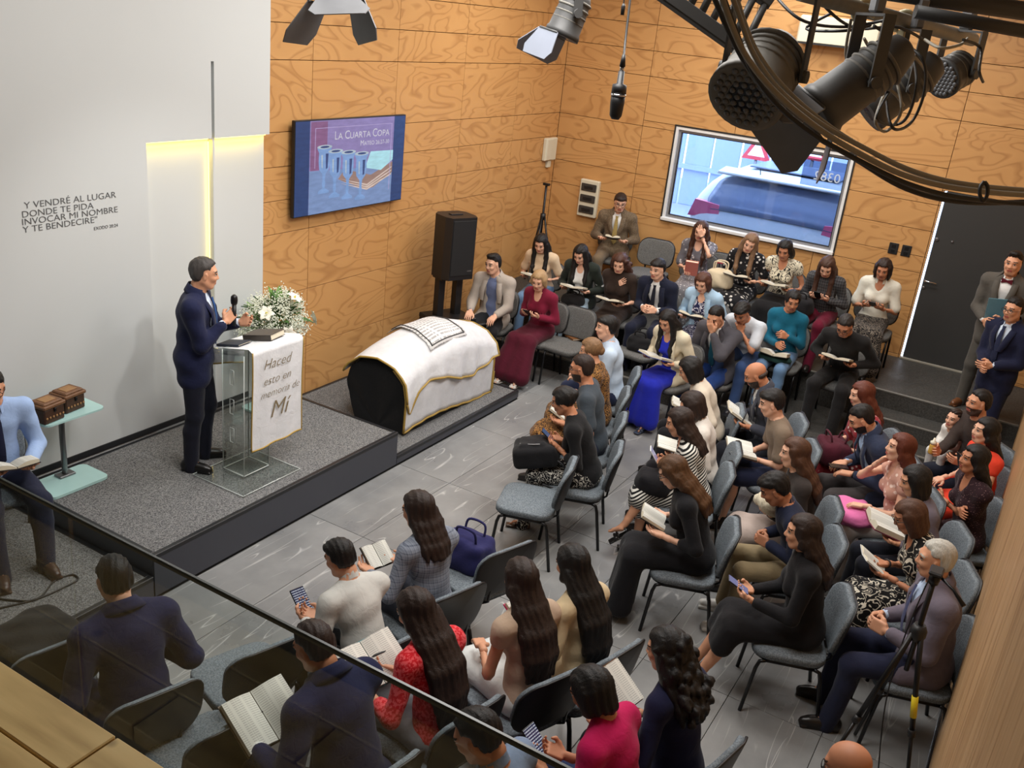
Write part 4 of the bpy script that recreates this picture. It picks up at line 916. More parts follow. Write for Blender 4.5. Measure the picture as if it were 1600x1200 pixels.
def shoe_mesh(kind, c):
    k = (kind, tuple(c))
    if k in SHOES: return SHOES[k]
    F = Field(0.009); 
    if kind == 'shoe': F.cap((-0.05, 0, -0.045), (0.14, 0, -0.055), 0.037, 0.028, 0.02); F.cap((0.02, 0, -0.04), (0.10, 0, -0.05), 0.04, 0.036, 0.02); F.cap((-0.04, 0, -0.04), (-0.015, 0, 0.02), 0.040, 0.040, 0.03); F.box((0.045, 0, -0.078), (0.115, 0.034, 0.004), rnd=0.004)
    elif kind == 'sneaker': F.cap((-0.05, 0, -0.04), (0.15, 0, -0.05), 0.040, 0.034, 0.02); F.cap((0.02, 0, -0.03), (0.10, 0, -0.045), 0.042, 0.038, 0.02); F.cap((-0.03, 0, -0.04), (-0.012, 0, 0.01), 0.042, 0.042, 0.03); F.box((0.05, 0, -0.072), (0.125, 0.042, 0.008), rnd=0.005)
    else: F.box((0.05, 0, -0.075), (0.115, 0.034, 0.004), rnd=0.004); F.cap((0.09, -0.034, -0.05), (0.09, 0.034, -0.05), 0.016, k=0.01); F.cap((0.06, -0.036, -0.035), (0.06, 0.036, -0.035), 0.012, k=0.01); F.cap((-0.02, -0.034, -0.005), (-0.02, 0.034, -0.005), 0.012, k=0.01); F.cap((-0.05, 0, -0.07), (-0.05, 0, -0.02), 0.02, 0.016, 0.01)
    F.box((0.05, 0, -0.135), (0.3, 0.2, 0.05), op=-1)
    V, Q = F.mesh(); SHOES[k] = fastmesh('shoe', V, Q, plain('shoe_%d_%d_%d' % tuple(c), c, 0.35)); return SHOES[k]
# ================================================================== chairs
SEATF = m_speck('grey_blue_upholstery', (98, 106, 113), (140, 149, 156), 110); SEATG = m_speck('mid_grey_upholstery', (88, 88, 87), (118, 118, 116), 110)
def pad(w_, h, th, r, bulge, fn, n=10):
    # rounded-rectangle pad in (u,v), thickness along w, mapped through fn(u,v,w)
    out = rrect(w_, h, r, n // 2); k = len(out); mb = MB(); rings = [(1.0, -th / 2), (1.0, th * 0.2), (0.985, th * 0.42), (0.94, th / 2), (0.7, th / 2 + bulge * 0.6), (0.35, th / 2 + bulge)]
    v = [fn(u * q, v_ * q, z) for q, z in rings for u, v_ in out] + [fn(0, 0, th / 2 + bulge), fn(0, 0, -th / 2)]
    f = [(i * k + j, i * k + (j + 1) % k, (i + 1) * k + (j + 1) % k, (i + 1) * k + j) for i in range(len(rings) - 1) for j in range(k)]; m = len(rings)
    f += [((m - 1) * k + j, (m - 1) * k + (j + 1) % k, m * k) for j in range(k)] + [((j + 1) % k, j, m * k + 1) for j in range(k)]
    return mb.add(v, f, True)
def back_fn(off):
    def g(u, v_, w_): # u across, v up, w towards front
        z = 0.665 + v_ * math.cos(0.2); x = -0.225 - v_ * math.sin(0.2) - 0.045 * (1 - (u / 0.24) ** 2) + w_ + off; return (x, u, z)
    return g
CH = {}
def chair_meshes(col):
    if col in CH: return CH[col]
    fm_ = SEATF if col == 'b' else SEATG
    d = dict(seat=pad(0.48, 0.45, 0.045, 0.11, 0.012, lambda u, v_, w_: (v_ + 0.01 , u, 0.445 + w_ - 0.025 * max(0, (v_ - 0.12) / 0.1) ** 2 * 0.3)).mesh('seat', fm_),
             backrest=pad(0.47, 0.34, 0.035, 0.12, 0.008, back_fn(0.0)).mesh('backrest', fm_),
             back_shell=pad(0.49, 0.36, 0.02, 0.125, 0.0, lambda u, v_, w_: back_fn(-0.024)(u, v_, -w_ * 0.6)).mesh('back_shell', BLACKP),
             seat_pan=pad(0.46, 0.43, 0.016, 0.10, 0.0, lambda u, v_, w_: (v_ + 0.01, u, 0.413 + w_)).mesh('seat_pan', BLACKP))
    d['legF'] = MB().tube([(0.15, 0, 0.405), (0.185, 0, 0.39), (0.20, 0, 0.34), (0.235, 0, 0.0)], 0.0125, 8).mesh('leg', BLACKM)
    d['legB'] = MB().tube([(-0.14, 0, 0.405), (-0.175, 0, 0.39), (-0.19, 0, 0.34), (-0.245, 0, 0.0)], 0.0125, 8).mesh('leg', BLACKM)
    d['post'] = MB().tube([(-0.06, 0, 0.40), (-0.20, 0, 0.405), (-0.245, 0, 0.44), (-0.262, 0, 0.62)], 0.0115, 8, flat=0.7).mesh('back_post', BLACKM)
    d['rail'] = MB().tube([(-0.15, 0, 0.402), (0.16, 0, 0.402)], 0.011, 8).mesh('side_rail', BLACKM); d['cross'] = MB().tube([(0, -0.215, 0.4), (0, 0.215, 0.4)], 0.010, 8).mesh('cross_bar', BLACKM)
    CH[col] = d; return d
def chair(x, y, z, face, label, col='b', group='stackable upholstered chairs'):
    t = empty('upholstered_chair', (x, y, z), rad(face), label, 'chair', group); d = chair_meshes(col)
    link('seat_pan', d['seat_pan'], link('seat', d['seat'], t)); link('back_shell', d['back_shell'], link('backrest', d['backrest'], t))
    for sg in (-1, 1):
        link('leg', d['legF'], t, (0, sg * 0.225, 0)); link('leg', d['legB'], t, (0, sg * 0.225, 0)); link('back_post', d['post'], t, (0, sg * 0.12, 0)); link('side_rail', d['rail'], t, (0, sg * 0.222, 0))
    link('cross_bar', d['cross'], t, (0.13, 0, 0)); link('cross_bar', d['cross'], t, (-0.12, 0, 0))
    return t
def sit(p, col='b', cf=None, back=0.05):
    f = rad(p['face'] if cf is None else cf); x, y = p['base'][:2]
    return chair(x + math.cos(f) * back, y + math.sin(f) * back, p['tier'], math.degrees(f), 'grey upholstered chair under the ' + p['short'], col)
# ================================================================== furniture and props
CLOTHW = fab((226, 228, 232)); GOLD = plain('gold_trim', (168, 138, 66), 0.6, var=0.25, nscale=90); AQUA = plain('frosted_aqua_glass', (176, 214, 212), 0.15, var=0.03)
# ---- television
tvp = [ony(*q, 6.055) for q in ((459, 188), (632, 180), (629, 313), (460, 340))]
tx0, tx1 = (tvp[0][0] + tvp[3][0]) / 2, (tvp[1][0] + tvp[2][0]) / 2; tz1, tz0 = (tvp[0][2] + tvp[1][2]) / 2, (tvp[2][2] + tvp[3][2]) / 2
TW, TH = tx1 - tx0, tz1 - tz0
tv = empty('television', ((tx0 + tx1) / 2, 6.055, (tz0 + tz1) / 2), 0, 'large flat television on the plywood wall showing four silver cups', 'television')
MB().box((0, 0.02, 0), (TW, 0.04, TH), b=0.004).build('casing', BLACKP, tv); MB().box((0, 0.06, 0), (0.4, 0.04, 0.3)).build('wall_bracket', BLACKM, tv)
def scr(name, c, s_=1.05):
    m, t = newmat(name, 0.25); t.col((0.01, 0.01, 0.012, 1)); n = t.noise(t.coords((3, 3, 12)), 2.5, 3); a = lin(c); t.l.new(t.mix(n, tuple(x * 0.7 for x in a[:3]) + (1,), tuple(min(1, x * 1.25) for x in a[:3]) + (1,)), t.b.inputs['Emission Color']); t.b.inputs['Emission Strength'].default_value = s_; return m
Rsc = np.array([[1, 0, 0], [0, 0, -1], [0, 1, 0]], float)
MB().box((0, -0.001, 0), (TW - 0.02, 0.002, TH - 0.02)).build('screen', scr('screen_navy', (44, 66, 112)), tv)
PW, PH = TW * 0.76, TH - 0.02
def flat(name, poly, lay, m): return MB().prism([(x * PW / 2, z * PH / 2) for x, z in poly], 0.0012, Rsc, (0, -0.003 - lay * 0.0012, 0)).build(name, m, tv)
flat('picture_backdrop', [(-1, -1), (1, -1), (1, 1), (-1, 1)], 0, scr('screen_mauve', (138, 124, 172))); flat('picture_table', [(-1, -1), (1, -1), (1, -0.15), (-1, -0.05)], 1, scr('screen_table', (120, 142, 184)))
flat('picture_curtain', [(-0.98, -0.05), (-0.62, -0.05), (-0.62, 0.98), (-0.98, 0.98)], 1, scr('screen_plum', (132, 92, 130)))
flat('picture_bread', [(-0.35, -0.30), (0.30, -0.62), (0.52, -0.60), (1, -0.30), (1, -0.05), (0.45, -0.3), (-0.2, -0.1)], 2, scr('screen_bread', (150, 122, 112))); flat('picture_bread', [(0.3, -0.12), (0.7, -0.22), (1, 0.0), (1, 0.22), (0.42, 0.24)], 3, scr('screen_bread_top', (168, 216, 226)))
for k in range(3): flat('picture_crust', [(-0.3, -0.30 - 0.05 * k), (0.36, -0.50 - 0.05 * k), (0.98, -0.16 - 0.08 * k), (0.98, -0.19 - 0.08 * k), (0.36, -0.54 - 0.05 * k)], 3, scr('screen_crust', (206, 186, 176)))
cup = [(0.13, 0.0), (0.13, -0.03), (0.10, -0.1), (0.105, -0.26), (0.09, -0.40), (0.03, -0.48), (0.02, -0.60), (0.03, -0.66), (0.018, -0.74), (0.10, -0.80), (0.10, -0.84)]
cm_, cr_, cd_ = scr('screen_silver', (124, 156, 204)), scr('screen_glint', (206, 222, 240), 0.7), scr('screen_silver_dark', (58, 74, 120))
for k, (x, z, s_) in enumerate(((-0.68, 0.44, 1.2), (-0.43, 0.33, 1.22), (-0.13, 0.28, 1.25), (0.19, 0.22, 1.25))):
    pr = [(x + a * s_, z + b_ * s_) for a, b_ in cup]; pl = [(x - a * s_, z + b_ * s_) for a, b_ in cup[::-1]]; flat('picture_cup', pl + pr, 4 + k, cm_)
    flat('picture_rim', [(x + 0.14 * s_ * math.cos(a), z + 0.045 * math.sin(a)) for a in np.linspace(0, 2 * math.pi, 14)[:-1]], 5 + k, cr_); flat('picture_shade', [(x + 0.085 * s_ * math.cos(a), z + 0.025 * math.sin(a)) for a in np.linspace(0, 2 * math.pi, 12)[:-1]], 6 + k, cd_)
    flat('picture_glint', [(x - 0.06 * s_, z - 0.14 * s_), (x - 0.035 * s_, z - 0.14 * s_), (x - 0.035 * s_, z - 0.38 * s_), (x - 0.05 * s_, z - 0.36 * s_)], 6 + k, cr_); flat('picture_shade', [(x + 0.02 * s_, z - 0.12 * s_), (x + 0.07 * s_, z - 0.12 * s_), (x + 0.06 * s_, z - 0.38 * s_), (x + 0.03 * s_, z - 0.4 * s_)], 6 + k, cd_)
def scrtext(s, x0, x1, z, hgt, m):
    me = textmesh(s, 1.0, 0.0); v = np.array([p.co for p in me.vertices]); f = [tuple(p.vertices) for p in me.polygons]; wd = v[:, 0].max() - v[:, 0].min()
    return pieces('screen_letter', np.stack([(x0 + (v[:, 0] - v[:, 0].min()) / wd * (x1 - x0)) * PW / 2, np.full(len(v), -0.016), (z + v[:, 1] * hgt) * PH / 2], 1), f, m, tv)
tm_ = scr('screen_white', (226, 222, 232), 0.8)
for s_, a, b_, h in (('L', -0.47, -0.41, 0.26), ('A', -0.40, -0.29, 0.20), ('C', -0.24, -0.13, 0.26), ('UARTA', -0.12, 0.38, 0.20), ('C', 0.43, 0.54, 0.26), ('OPA', 0.55, 0.86, 0.20)): scrtext(s_, a, b_, 0.58, h, tm_)
scrtext('M', 0.14, 0.22, 0.40, 0.17, tm_); scrtext('ATEO 26:27-30', 0.23, 0.86, 0.40, 0.13, tm_)
for q in ([(-0.9, 0.85), (0.92, 0.85), (0.92, 0.84), (-0.9, 0.84)], [(0.92, 0.85), (0.93, 0.85), (0.93, -0.7), (0.92, -0.7)], [(-0.9, 0.85), (-0.89, 0.85), (-0.89, 0.0), (-0.9, 0.0)]): flat('picture_line', q, 7, scr('screen_line', (176, 160, 200)))
# ---- things fixed to the plywood
t = empty('wall_control_box', (11.56, YL, 2.06), 0, 'small ivory control box high on the plywood near the corner', 'box'); MB().box((0, -0.03, 0.20), (0.30, 0.06, 0.30), b=0.012).box((-0.06, -0.064, 0.20), (0.16, 0.012, 0.27), b=0.004).build('cover', IVORY, t); MB().box((0.02, -0.02, 0.0), (0.09, 0.04, 0.09), b=0.006).build('cable_gland', IVORY, t)
e0, e1 = onx(911, 278, XB), onx(932, 341, XB); ew, eh = e0[1] - onx(940, 284, XB)[1], e0[2] - e1[2]
t = empty('breaker_panel', (XB, e0[1] - ew / 2, e1[2]), 0, 'ivory electrical breaker panel with three smoked covers on the back wall', 'panel'); MB().box((-0.035, 0, eh / 2), (0.07, ew, eh), b=0.012).build('case', IVORY, t)
for k in range(3): c = MB().box((-0.075, 0, eh * (0.2 + 0.3 * k)), (0.02, ew * 0.8, eh * 0.2), b=0.008).build('cover', SMOKE, t); MB().box((-0.088, 0, eh * (0.2 + 0.3 * k)), (0.006, ew * 0.45, eh * 0.07)).build('switch_row', BLACKP, t)
for px, py, nm in ((1396, 388, 'left'), (1416, 392, 'right')):
    q = onx(px, py, XB); t = empty('wall_outlet', (XB, q[1], q[2]), 0, 'black wall outlet beside the door, %s one of the pair' % nm, 'outlet', 'black outlets by the door'); MB().box((-0.006, 0, 0), (0.012, 0.105, 0.13), b=0.004).build('plate', BLACKP, t)
    for z in (-0.03, 0.03): MB().box((-0.013, 0, z), (0.006, 0.045, 0.04), b=0.002).build('socket', BLACKM, t)
# ---- loudspeaker on a twin-column stand on a bass bin
sx, sy = 8.80, 5.72
t = empty('bass_speaker', (sx + 0.06, sy - 0.04, 0), rad(-112), 'black bass speaker cabinet standing under the loudspeaker stand', 'speaker'); MB().box((0, 0, 0.29), (0.5, 0.62, 0.54), b=0.012).build('cabinet', BLACKP, t); MB().box((0.255, 0, 0.29), (0.012, 0.54, 0.46), b=0.004).build('grille', BLACKM, t)
for a in (-1, 1):
    for c in (-1, 1): MB().lathe([(0.025, 0.0), (0.03, 0.02)], 10, (a * 0.2, c * 0.25, 0)).build('foot', BLACKP, t)
t = empty('speaker_stand', (sx, sy, 0.56), rad(-112), 'black twin-column stand between the loudspeaker and the bass cabinet', 'stand'); MB().box((0.0, 0.0, 0.03), (0.42, 0.52, 0.06), b=0.01).build('base', BLACKP, t)
for a in (-1, 1): MB().box((-0.03, a * 0.12, 0.28), (0.10, 0.085, 0.46), b=0.006).build('column', BLACKP, t)
MB().box((-0.02, 0, 0.51), (0.2, 0.34, 0.03), b=0.004).build('top_plate', BLACKP, t)
t = empty('loudspeaker', (sx, sy, 1.087), rad(-112), 'tall black loudspeaker on its stand against the plywood wall', 'speaker')
hx = [(-0.17, -0.13), (-0.10, -0.20), (0.10, -0.20), (0.19, -0.16), (0.19, 0.16), (0.10, 0.20), (-0.10, 0.20), (-0.17, 0.13)]
MB().prism(hx, 0.70, None, (0, 0, 0.35)).build('cabinet', BLACKP, t); MB().box((0.192, 0, 0.36), (0.012, 0.30, 0.62), b=0.004).build('grille', plain('speaker_grille', (20, 20, 22), 0.8), t); MB().box((0.0, 0.0, 0.705), (0.06, 0.16, 0.012), b=0.004).build('handle', BLACKM, t); MB().box((0.2, 0.1, 0.10), (0.004, 0.06, 0.015)).build('badge', GREYM, t)
MB().tube(spline([(-0.18, 0.02, 0.2), (-0.26, 0.03, -0.1), (-0.24, 0.06, -0.45)], 6), 0.006, 6).build('cable', BLACKP, t)
# ---- thin tripod in the far corner
tp = onx(854, 288, 11.0); t = empty('light_tripod', (11.0, tp[1], 0.56), 0, 'thin black folded tripod standing in the far plywood corner', 'tripod'); zt = tp[2] - 0.56
MB().tube([(0, 0, 0.35), (0, 0, zt - 0.02)], 0.016, 8).build('column', BLACKM, t); MB().box((0, 0, zt), (0.05, 0.09, 0.03), b=0.006).build('head', BLACKM, t); MB().lathe([(0.035, -0.04), (0.035, 0.04)], 12, (0, 0, zt - 0.42)).build('collar', BLACKP, t)
for k in range(3): a = rad(70 + 120 * k); MB().tube([(0.02 * math.cos(a), 0.02 * math.sin(a), zt - 0.40), (0.22 * math.cos(a), 0.22 * math.sin(a), 0.012)], 0.013, 8).build('leg', BLACKM, t)
# ---- camera tripod near the oak wall
t = empty('camera_tripod', (4.98, 0.055, 0), 0, 'black camera tripod with yellow band near the oak wall', 'tripod'); zc = 1.06
MB().tube([(0, 0, zc - 0.25), (0, 0, 1.40)], 0.014, 8).build('column', BLACKM, t); MB().lathe([(0.03, -0.05), (0.045, -0.02), (0.045, 0.02), (0.03, 0.05)], 12, (0, 0, zc)).build('crown', BLACKP, t)
MB().box((0, 0, 1.445), (0.10, 0.07, 0.025), b=0.008).build('plate', BLACKP, t); MB().lathe([(0.025, -0.03), (0.03, 0), (0.025, 0.03)], 10, (0, 0, 1.40)).build('pan_head', BLACKM, t); MB().tube([(0.0, -0.01, 1.43), (-0.05, -0.10, 1.40), (-0.09, -0.17, 1.35)], [0.008, 0.008, 0.013], 8).build('pan_handle', BLACKM, t)
for (fx, fy, band) in ((0.36, 0.17, False), (-0.10, -0.20, True), (-0.24, 0.28, False)):
    a_, b_ = np.array((0.02 * np.sign(fx), 0.02 * np.sign(fy), zc)), np.array((fx, fy, 0.012)); mid = a_ + (b_ - a_) * 0.55
    lg = MB().tube([a_, mid], 0.015, 8).tube([mid, b_], 0.011, 8).build('leg', BLACKM, t); MB().tube([mid - (b_ - a_) * 0.02, mid + (b_ - a_) * 0.02], 0.021, 8).build('clamp', BLACKP, lg)
    if band: MB().tube([a_ + (b_ - a_) * 0.34, a_ + (b_ - a_) * 0.46], 0.018, 8).build('yellow_band', plain('yellow_tape', (232, 206, 40), 0.5), lg)
MB().tube(spline([(0.02, 0, 1.40), (0.10, 0.03, 1.30), (0.06, 0.06, 0.9), (0.12, 0.05, 0.45), (0.04, -0.02, 0.05)], 8), 0.004, 6).build('cable', BLACKP, t)
# ---- clear lectern with cloth
lx0, lx1 = 4.86, 5.45; ly0, ly1 = 4.885, 5.36; lz0, lz1 = 1.40, 1.30
t = empty('acrylic_lectern', (5.0, 5.0, 0.34), 0, 'clear acrylic lectern standing on the stage in front of the preacher', 'lectern'); L = lambda x, y, z: (x - 5.0, y - 5.0, z - 0.34)
MB().box(L(4.92, 4.96, 0.348), (0.62, 0.54, 0.014), b=0.003).build('base_plate', ACRYL, t)
ex = ACEDGE
def acpanel(name, c, s_): MB().box(L(*c), s_).build(name, ACRYL, t)
cx0, cx1, cy0, cy1 = 4.83, 5.10, 4.905, 5.13
acpanel('side_panel', (cx0, (cy0 + cy1) / 2, 0.86), (0.012, cy1 - cy0, 1.02)); acpanel('side_panel', (cx1, (cy0 + cy1) / 2, 0.86), (0.012, cy1 - cy0, 1.02)); acpanel('front_panel', ((cx0 + cx1) / 2, cy0 + 0.006, 0.86), (cx1 - cx0 - 0.012, 0.012, 1.02)); acpanel('rear_panel', ((cx0 + cx1) / 2, cy1 - 0.006, 0.86), (cx1 - cx0 - 0.012, 0.012, 1.02))
ed = MB()
for x in (cx0, cx1):
    for y in (cy0, cy1): ed.tube([L(x, y, 0.355), L(x, y, 1.36)], 0.004, 5)
for a, b_ in (((cx0, cy0), (cx1, cy0)), ((cx1, cy0), (cx1, cy1)), ((cx1, cy1), (cx0, cy1)), ((cx0, cy1), (cx0, cy0))): ed.tube([L(*a, 0.358), L(*b_, 0.358)], 0.005, 5)
for (a, b_) in (((4.61, 4.69), (5.23, 4.69)), ((5.23, 4.69), (5.23, 5.23)), ((5.23, 5.23), (4.61, 5.23)), ((4.61, 5.23), (4.61, 4.69))): ed.tube([L(*a, 0.35), L(*b_, 0.35)], 0.003, 5)
for z in (0.62, 0.86, 1.1): ed.tube([L(cx0 - 0.007, cy0 + 0.10 + a, z + b_) for a, b_ in ((0, 0), (0.04, 0), (0.04, 0.12), (0, 0.12), (0, 0))], 0.003, 5)
ed.build('polished_edges', ACEDGE, t)['kind'] = 'stuff'
sl = math.atan2(lz0 - lz1, ly1 - ly0); MB().box(L((lx0 + lx1) / 2 - 0.03, (ly0 + ly1) / 2, (lz0 + lz1) / 2 - 0.012), (lx1 - lx0 + 0.10, math.hypot(ly1 - ly0, 0.1), 0.014), rotm(-sl, 0, 0), b=0.003).build('top_plate', ACRYL, t)
def topz(y): return lz1 + (lz0 - lz1) * (ly1 - y) / (ly1 - ly0)
# cloth: over the top, down the front, small flap on the left
t = empty('lectern_cloth', (5.15, 4.86, 0.6), 0, 'white gold-edged cloth with cursive lettering hanging over the lectern front', 'cloth'); Q = lambda p: (p[0] - 5.15, p[1] - 4.86, p[2] - 0.6)
def lc(u, v):
    x = lx0 + 0.02 + (lx1 - lx0 - 0.04) * u; s_ = v * 1.32
    if s_ < 0.46: y = ly1 - s_; z = topz(y) + 0.004
    else: y = ly0 - 0.018 - 0.008 * math.sin(14 * u + 5 * v) * min(1, (s_ - 0.46) * 3); z = lz0 - 0.004 - (s_ - 0.46) * (0.97 - 0.02 * u)
    return Q((x, y, z))
MB().grid(lc, 20, 44).build('cloth', CLOTHW, t)
def flap(u, v): y = ly1 - 0.06 - 0.36 * u; return Q((lx0 + 0.018 - 0.006 - 0.01 * math.sin(9 * u), y, topz(y) - 0.13 * v * (1 - 0.3 * u)))
MB().grid(flap, 10, 4, flip=True).build('side_flap', CLOTHW, t); MB().tube([flap(u, 1) for u in np.linspace(0, 1, 10)], 0.006, 5).build('gold_edge', GOLD, t)
for u in (0.0, 1.0): MB().tube([lc(u, v) for v in np.linspace(0.36, 1, 22)], 0.006, 5).build('gold_edge', GOLD, t)
MB().tube([lc(u, 1.0) for u in np.linspace(0, 1, 12)], 0.008, 5).build('gold_edge', GOLD, t)
INK = plain('gold_brown_ink', (128, 112, 84), 0.6)
for s_, sz, x, z in (('Haced', 0.115, 4.98, 1.22), ('esto en', 0.10, 4.98, 1.09), ('memoria de', 0.088, 4.95, 0.985), ('Mí', 0.20, 5.05, 0.80)):
    me = textmesh(s_, sz, 0.0005, off=-0.0016); v = np.array([p.co for p in me.vertices]); f = [tuple(p.vertices) for p in me.polygons]; bpy.data.meshes.remove(me)
    pieces('embroidered_letter', np.stack([v[:, 0] + 0.32 * v[:, 1] + x - 5.15, -0.030 - v[:, 2] + (ly0 - 4.86), v[:, 1] + z - 0.6], 1), f, INK, t)
# ---- open and closed books
def m_page():
    m, t = newmat('printed_page', 0.8, spec=0.2); tc = t.new('ShaderNodeTexCoord'); sp = t.new('ShaderNodeSeparateXYZ'); t.l.new(tc.outputs['Object'], sp.inputs[0])
    ln = t.ramp(t.math('FRACT', t.math('MULTIPLY', sp.outputs[0], 95)), ((0.35, K0), (0.45, W1), (0.8, W1), (0.9, K0))); ay = t.math('ABSOLUTE', sp.outputs[1]); cl = t.ramp(t.math('FRACT', t.math('MULTIPLY', ay, 15.4)), ((0.10, K0), (0.14, W1), (0.86, W1), (0.9, K0)))
    wd = t.ramp(t.noise(t.coords((1, 160, 1)), 1.0, 1), ((0.36, K0), (0.42, W1))); k = t.math('MULTIPLY', t.math('MULTIPLY', ln, cl), wd); t.col(t.mix(t.math('MULTIPLY', k, 0.42), lin((226, 225, 216)), lin((120, 120, 122)))); return m
PAGE = m_page(); PAGEEDGE = plain('page_edge', (214, 206, 184), 0.8)
BOOKM = {}
def openbook(loc, yaw, label, tilt=20, w_=0.14, h=0.20, th=0.022, cover=(40, 34, 32), fold=10, roll=0, group='books and bibles'):
    t = empty('open_book', (0, 0, 0), 0, label, 'book', group); k = (w_, h, th, tuple(cover), fold)
    if k not in BOOKM:
        ms = []
        for sg in (-1, 1):
            f0 = rad(fold)
            def top(u, v, lift=1.0): y = w_ * u; z = th * (0.55 + 0.45 * math.sin(min(1, u * 1.6) * math.pi / 2)) * lift + y * math.tan(f0) * 0.6 + (0.008 * math.sin(u * math.pi)) * lift; return ((v - 0.5) * h, sg * (y + 0.002), z)
            mb = MB(); mb.m = 0; mb.grid(lambda u, v: top(u, v), 8, 2, flip=sg < 0); bot = lambda u, v: ((v - 0.5) * h, sg * (w_ * u + 0.002), w_ * u * math.tan(f0) * 0.6 + 0.002); mb.m = 1
            for vv_ in (0, 1): mb.add([p for u in np.linspace(0, 1, 9) for p in (top(u, vv_), bot(u, vv_))], [(2 * i, 2 * i + 1, 2 * i + 3, 2 * i + 2) if (vv_ == 0) == (sg > 0) else (2 * i, 2 * i + 2, 2 * i + 3, 2 * i + 1) for i in range(8)])
            mb.add([top(1, 0), top(1, 1), bot(1, 1), bot(1, 0)], [(0, 1, 2, 3)] if sg < 0 else [(3, 2, 1, 0)]); ms.append(mb.mesh('pages', [PAGE, PAGEEDGE]))
        cv = MB(); pts = [(-(w_ + 0.008), (w_ + 0.008) * math.tan(rad(fold)) * 0.6), (0, 0), (w_ + 0.008, (w_ + 0.008) * math.tan(rad(fold)) * 0.6)]
        v = [(x, y, z + dz) for dz in (0.001, -0.005) for y, z in pts for x in (-h / 2 - 0.006, h / 2 + 0.006)]; cv.add(v, [(0, 1, 3, 2), (2, 3, 5, 4), (6, 8, 9, 7), (8, 10, 11, 9), (0, 6, 7, 1), (4, 5, 11, 10), (0, 2, 8, 6), (2, 4, 10, 8), (1, 7, 9, 3), (3, 9, 11, 5)])
        ms.append(cv.mesh('cover', plain('book_cover_%d_%d_%d' % tuple(cover), cover, 0.5))); BOOKM[k] = ms
    for nm, me in zip(('pages', 'pages', 'cover'), BOOKM[k]): link(nm, me, t)
    t.matrix_world = Matrix.Translation(Vector(loc)) @ Matrix.Rotation(rad(yaw), 4, 'Z') @ Matrix.Rotation(rad(-tilt), 4, 'Y') @ Matrix.Rotation(rad(roll), 4, 'X'); return t
def closedbook(loc, yaw, label, sz=(0.20, 0.14, 0.03), cover=(60, 50, 44), tilt=0, roll=0):
    t = empty('closed_book', (0, 0, 0), 0, label, 'book', 'books and bibles'); h, w_, th = sz; cm = plain('book_cover_%d_%d_%d' % tuple(cover), cover, 0.5)
    MB().box((0, 0, th / 2), (h - 0.01, w_ - 0.008, th - 0.006)).build('pages', PAGEEDGE, t); MB().box((0, 0, 0.0015), (h, w_, 0.003)).box((0, 0, th - 0.0015), (h, w_, 0.003)).box((0, w_ / 2, th / 2), (h, 0.003, th)).build('cover', cm, t)
    t.matrix_world = Matrix.Translation(Vector(loc)) @ Matrix.Rotation(rad(yaw), 4, 'Z') @ Matrix.Rotation(rad(-tilt), 4, 'Y') @ Matrix.Rotation(rad(roll), 4, 'X'); return t
PHB = plain('phone_body', (24, 24, 27), 0.3); 
def m_phone(name, c, lines):
    m, t = newmat(name, 0.15); t.col((0.01, 0.01, 0.012, 1)); a, b_ = lin(c), lin((210, 214, 226)); 
    if lines:
        sp = t.new('ShaderNodeSeparateXYZ'); tc = t.new('ShaderNodeTexCoord'); t.l.new(tc.outputs['Object'], sp.inputs[0]); ln = t.ramp(t.math('FRACT', t.math('MULTIPLY', sp.outputs[0], 75)), ((0.4, K0), (0.5, W1), (0.85, W1), (0.95, K0))); wd = t.ramp(t.noise(t.coords((1, 120, 1)), 1.0, 1), ((0.4, K0), (0.46, W1)))
        t.l.new(t.mix(t.math('MULTIPLY', ln, wd), a, b_), t.b.inputs['Emission Color'])
    else: t.b.inputs['Emission Color'].default_value = a
    t.b.inputs['Emission Strength'].default_value = 0.6; return m
PHS = dict(text=m_phone('phone_text_screen', (40, 48, 86), True), lilac=m_phone('phone_lilac_screen', (150, 150, 196), False), dark=m_phone('phone_dark_screen', (24, 26, 32), False), blue=m_phone('phone_blue_screen', (86, 108, 150), False))
def phone(loc, yaw, label, tilt=35, scr_='text', k=1.0, roll=0, body=None):
    t = empty('smartphone', (0, 0, 0), 0, label, 'phone', 'phones in hands'); cs = MB().box((0, 0, 0), (0.155 * k, 0.076 * k, 0.009), b=0.003).build('case', body or PHB, t); MB().box((0, 0, 0.0048), (0.148 * k, 0.069 * k, 0.001)).build('screen', PHS[scr_], cs)
    t.matrix_world = Matrix.Translation(Vector(loc)) @ Matrix.Rotation(rad(yaw), 4, 'Z') @ Matrix.Rotation(rad(-tilt), 4, 'Y') @ Matrix.Rotation(rad(roll), 4, 'X'); return t
y_ = 5.10; closedbook((5.22, 5.08, topz(5.08) + 0.012), 100, 'thick closed bible with dark cover lying on the lectern', (0.26, 0.19, 0.045), (72, 66, 60), tilt=-12)
closedbook((4.99, 5.17, topz(5.17) + 0.011), 95, 'slim dark blue tablet-like notebook lying on the lectern', (0.22, 0.15, 0.014), (40, 46, 62), tilt=-12)
closedbook((5.38, 5.16, topz(5.16) + 0.011), 92, 'thin brown folder lying at the right end of the lectern top', (0.22, 0.10, 0.012), (84, 76, 64), tilt=-12)
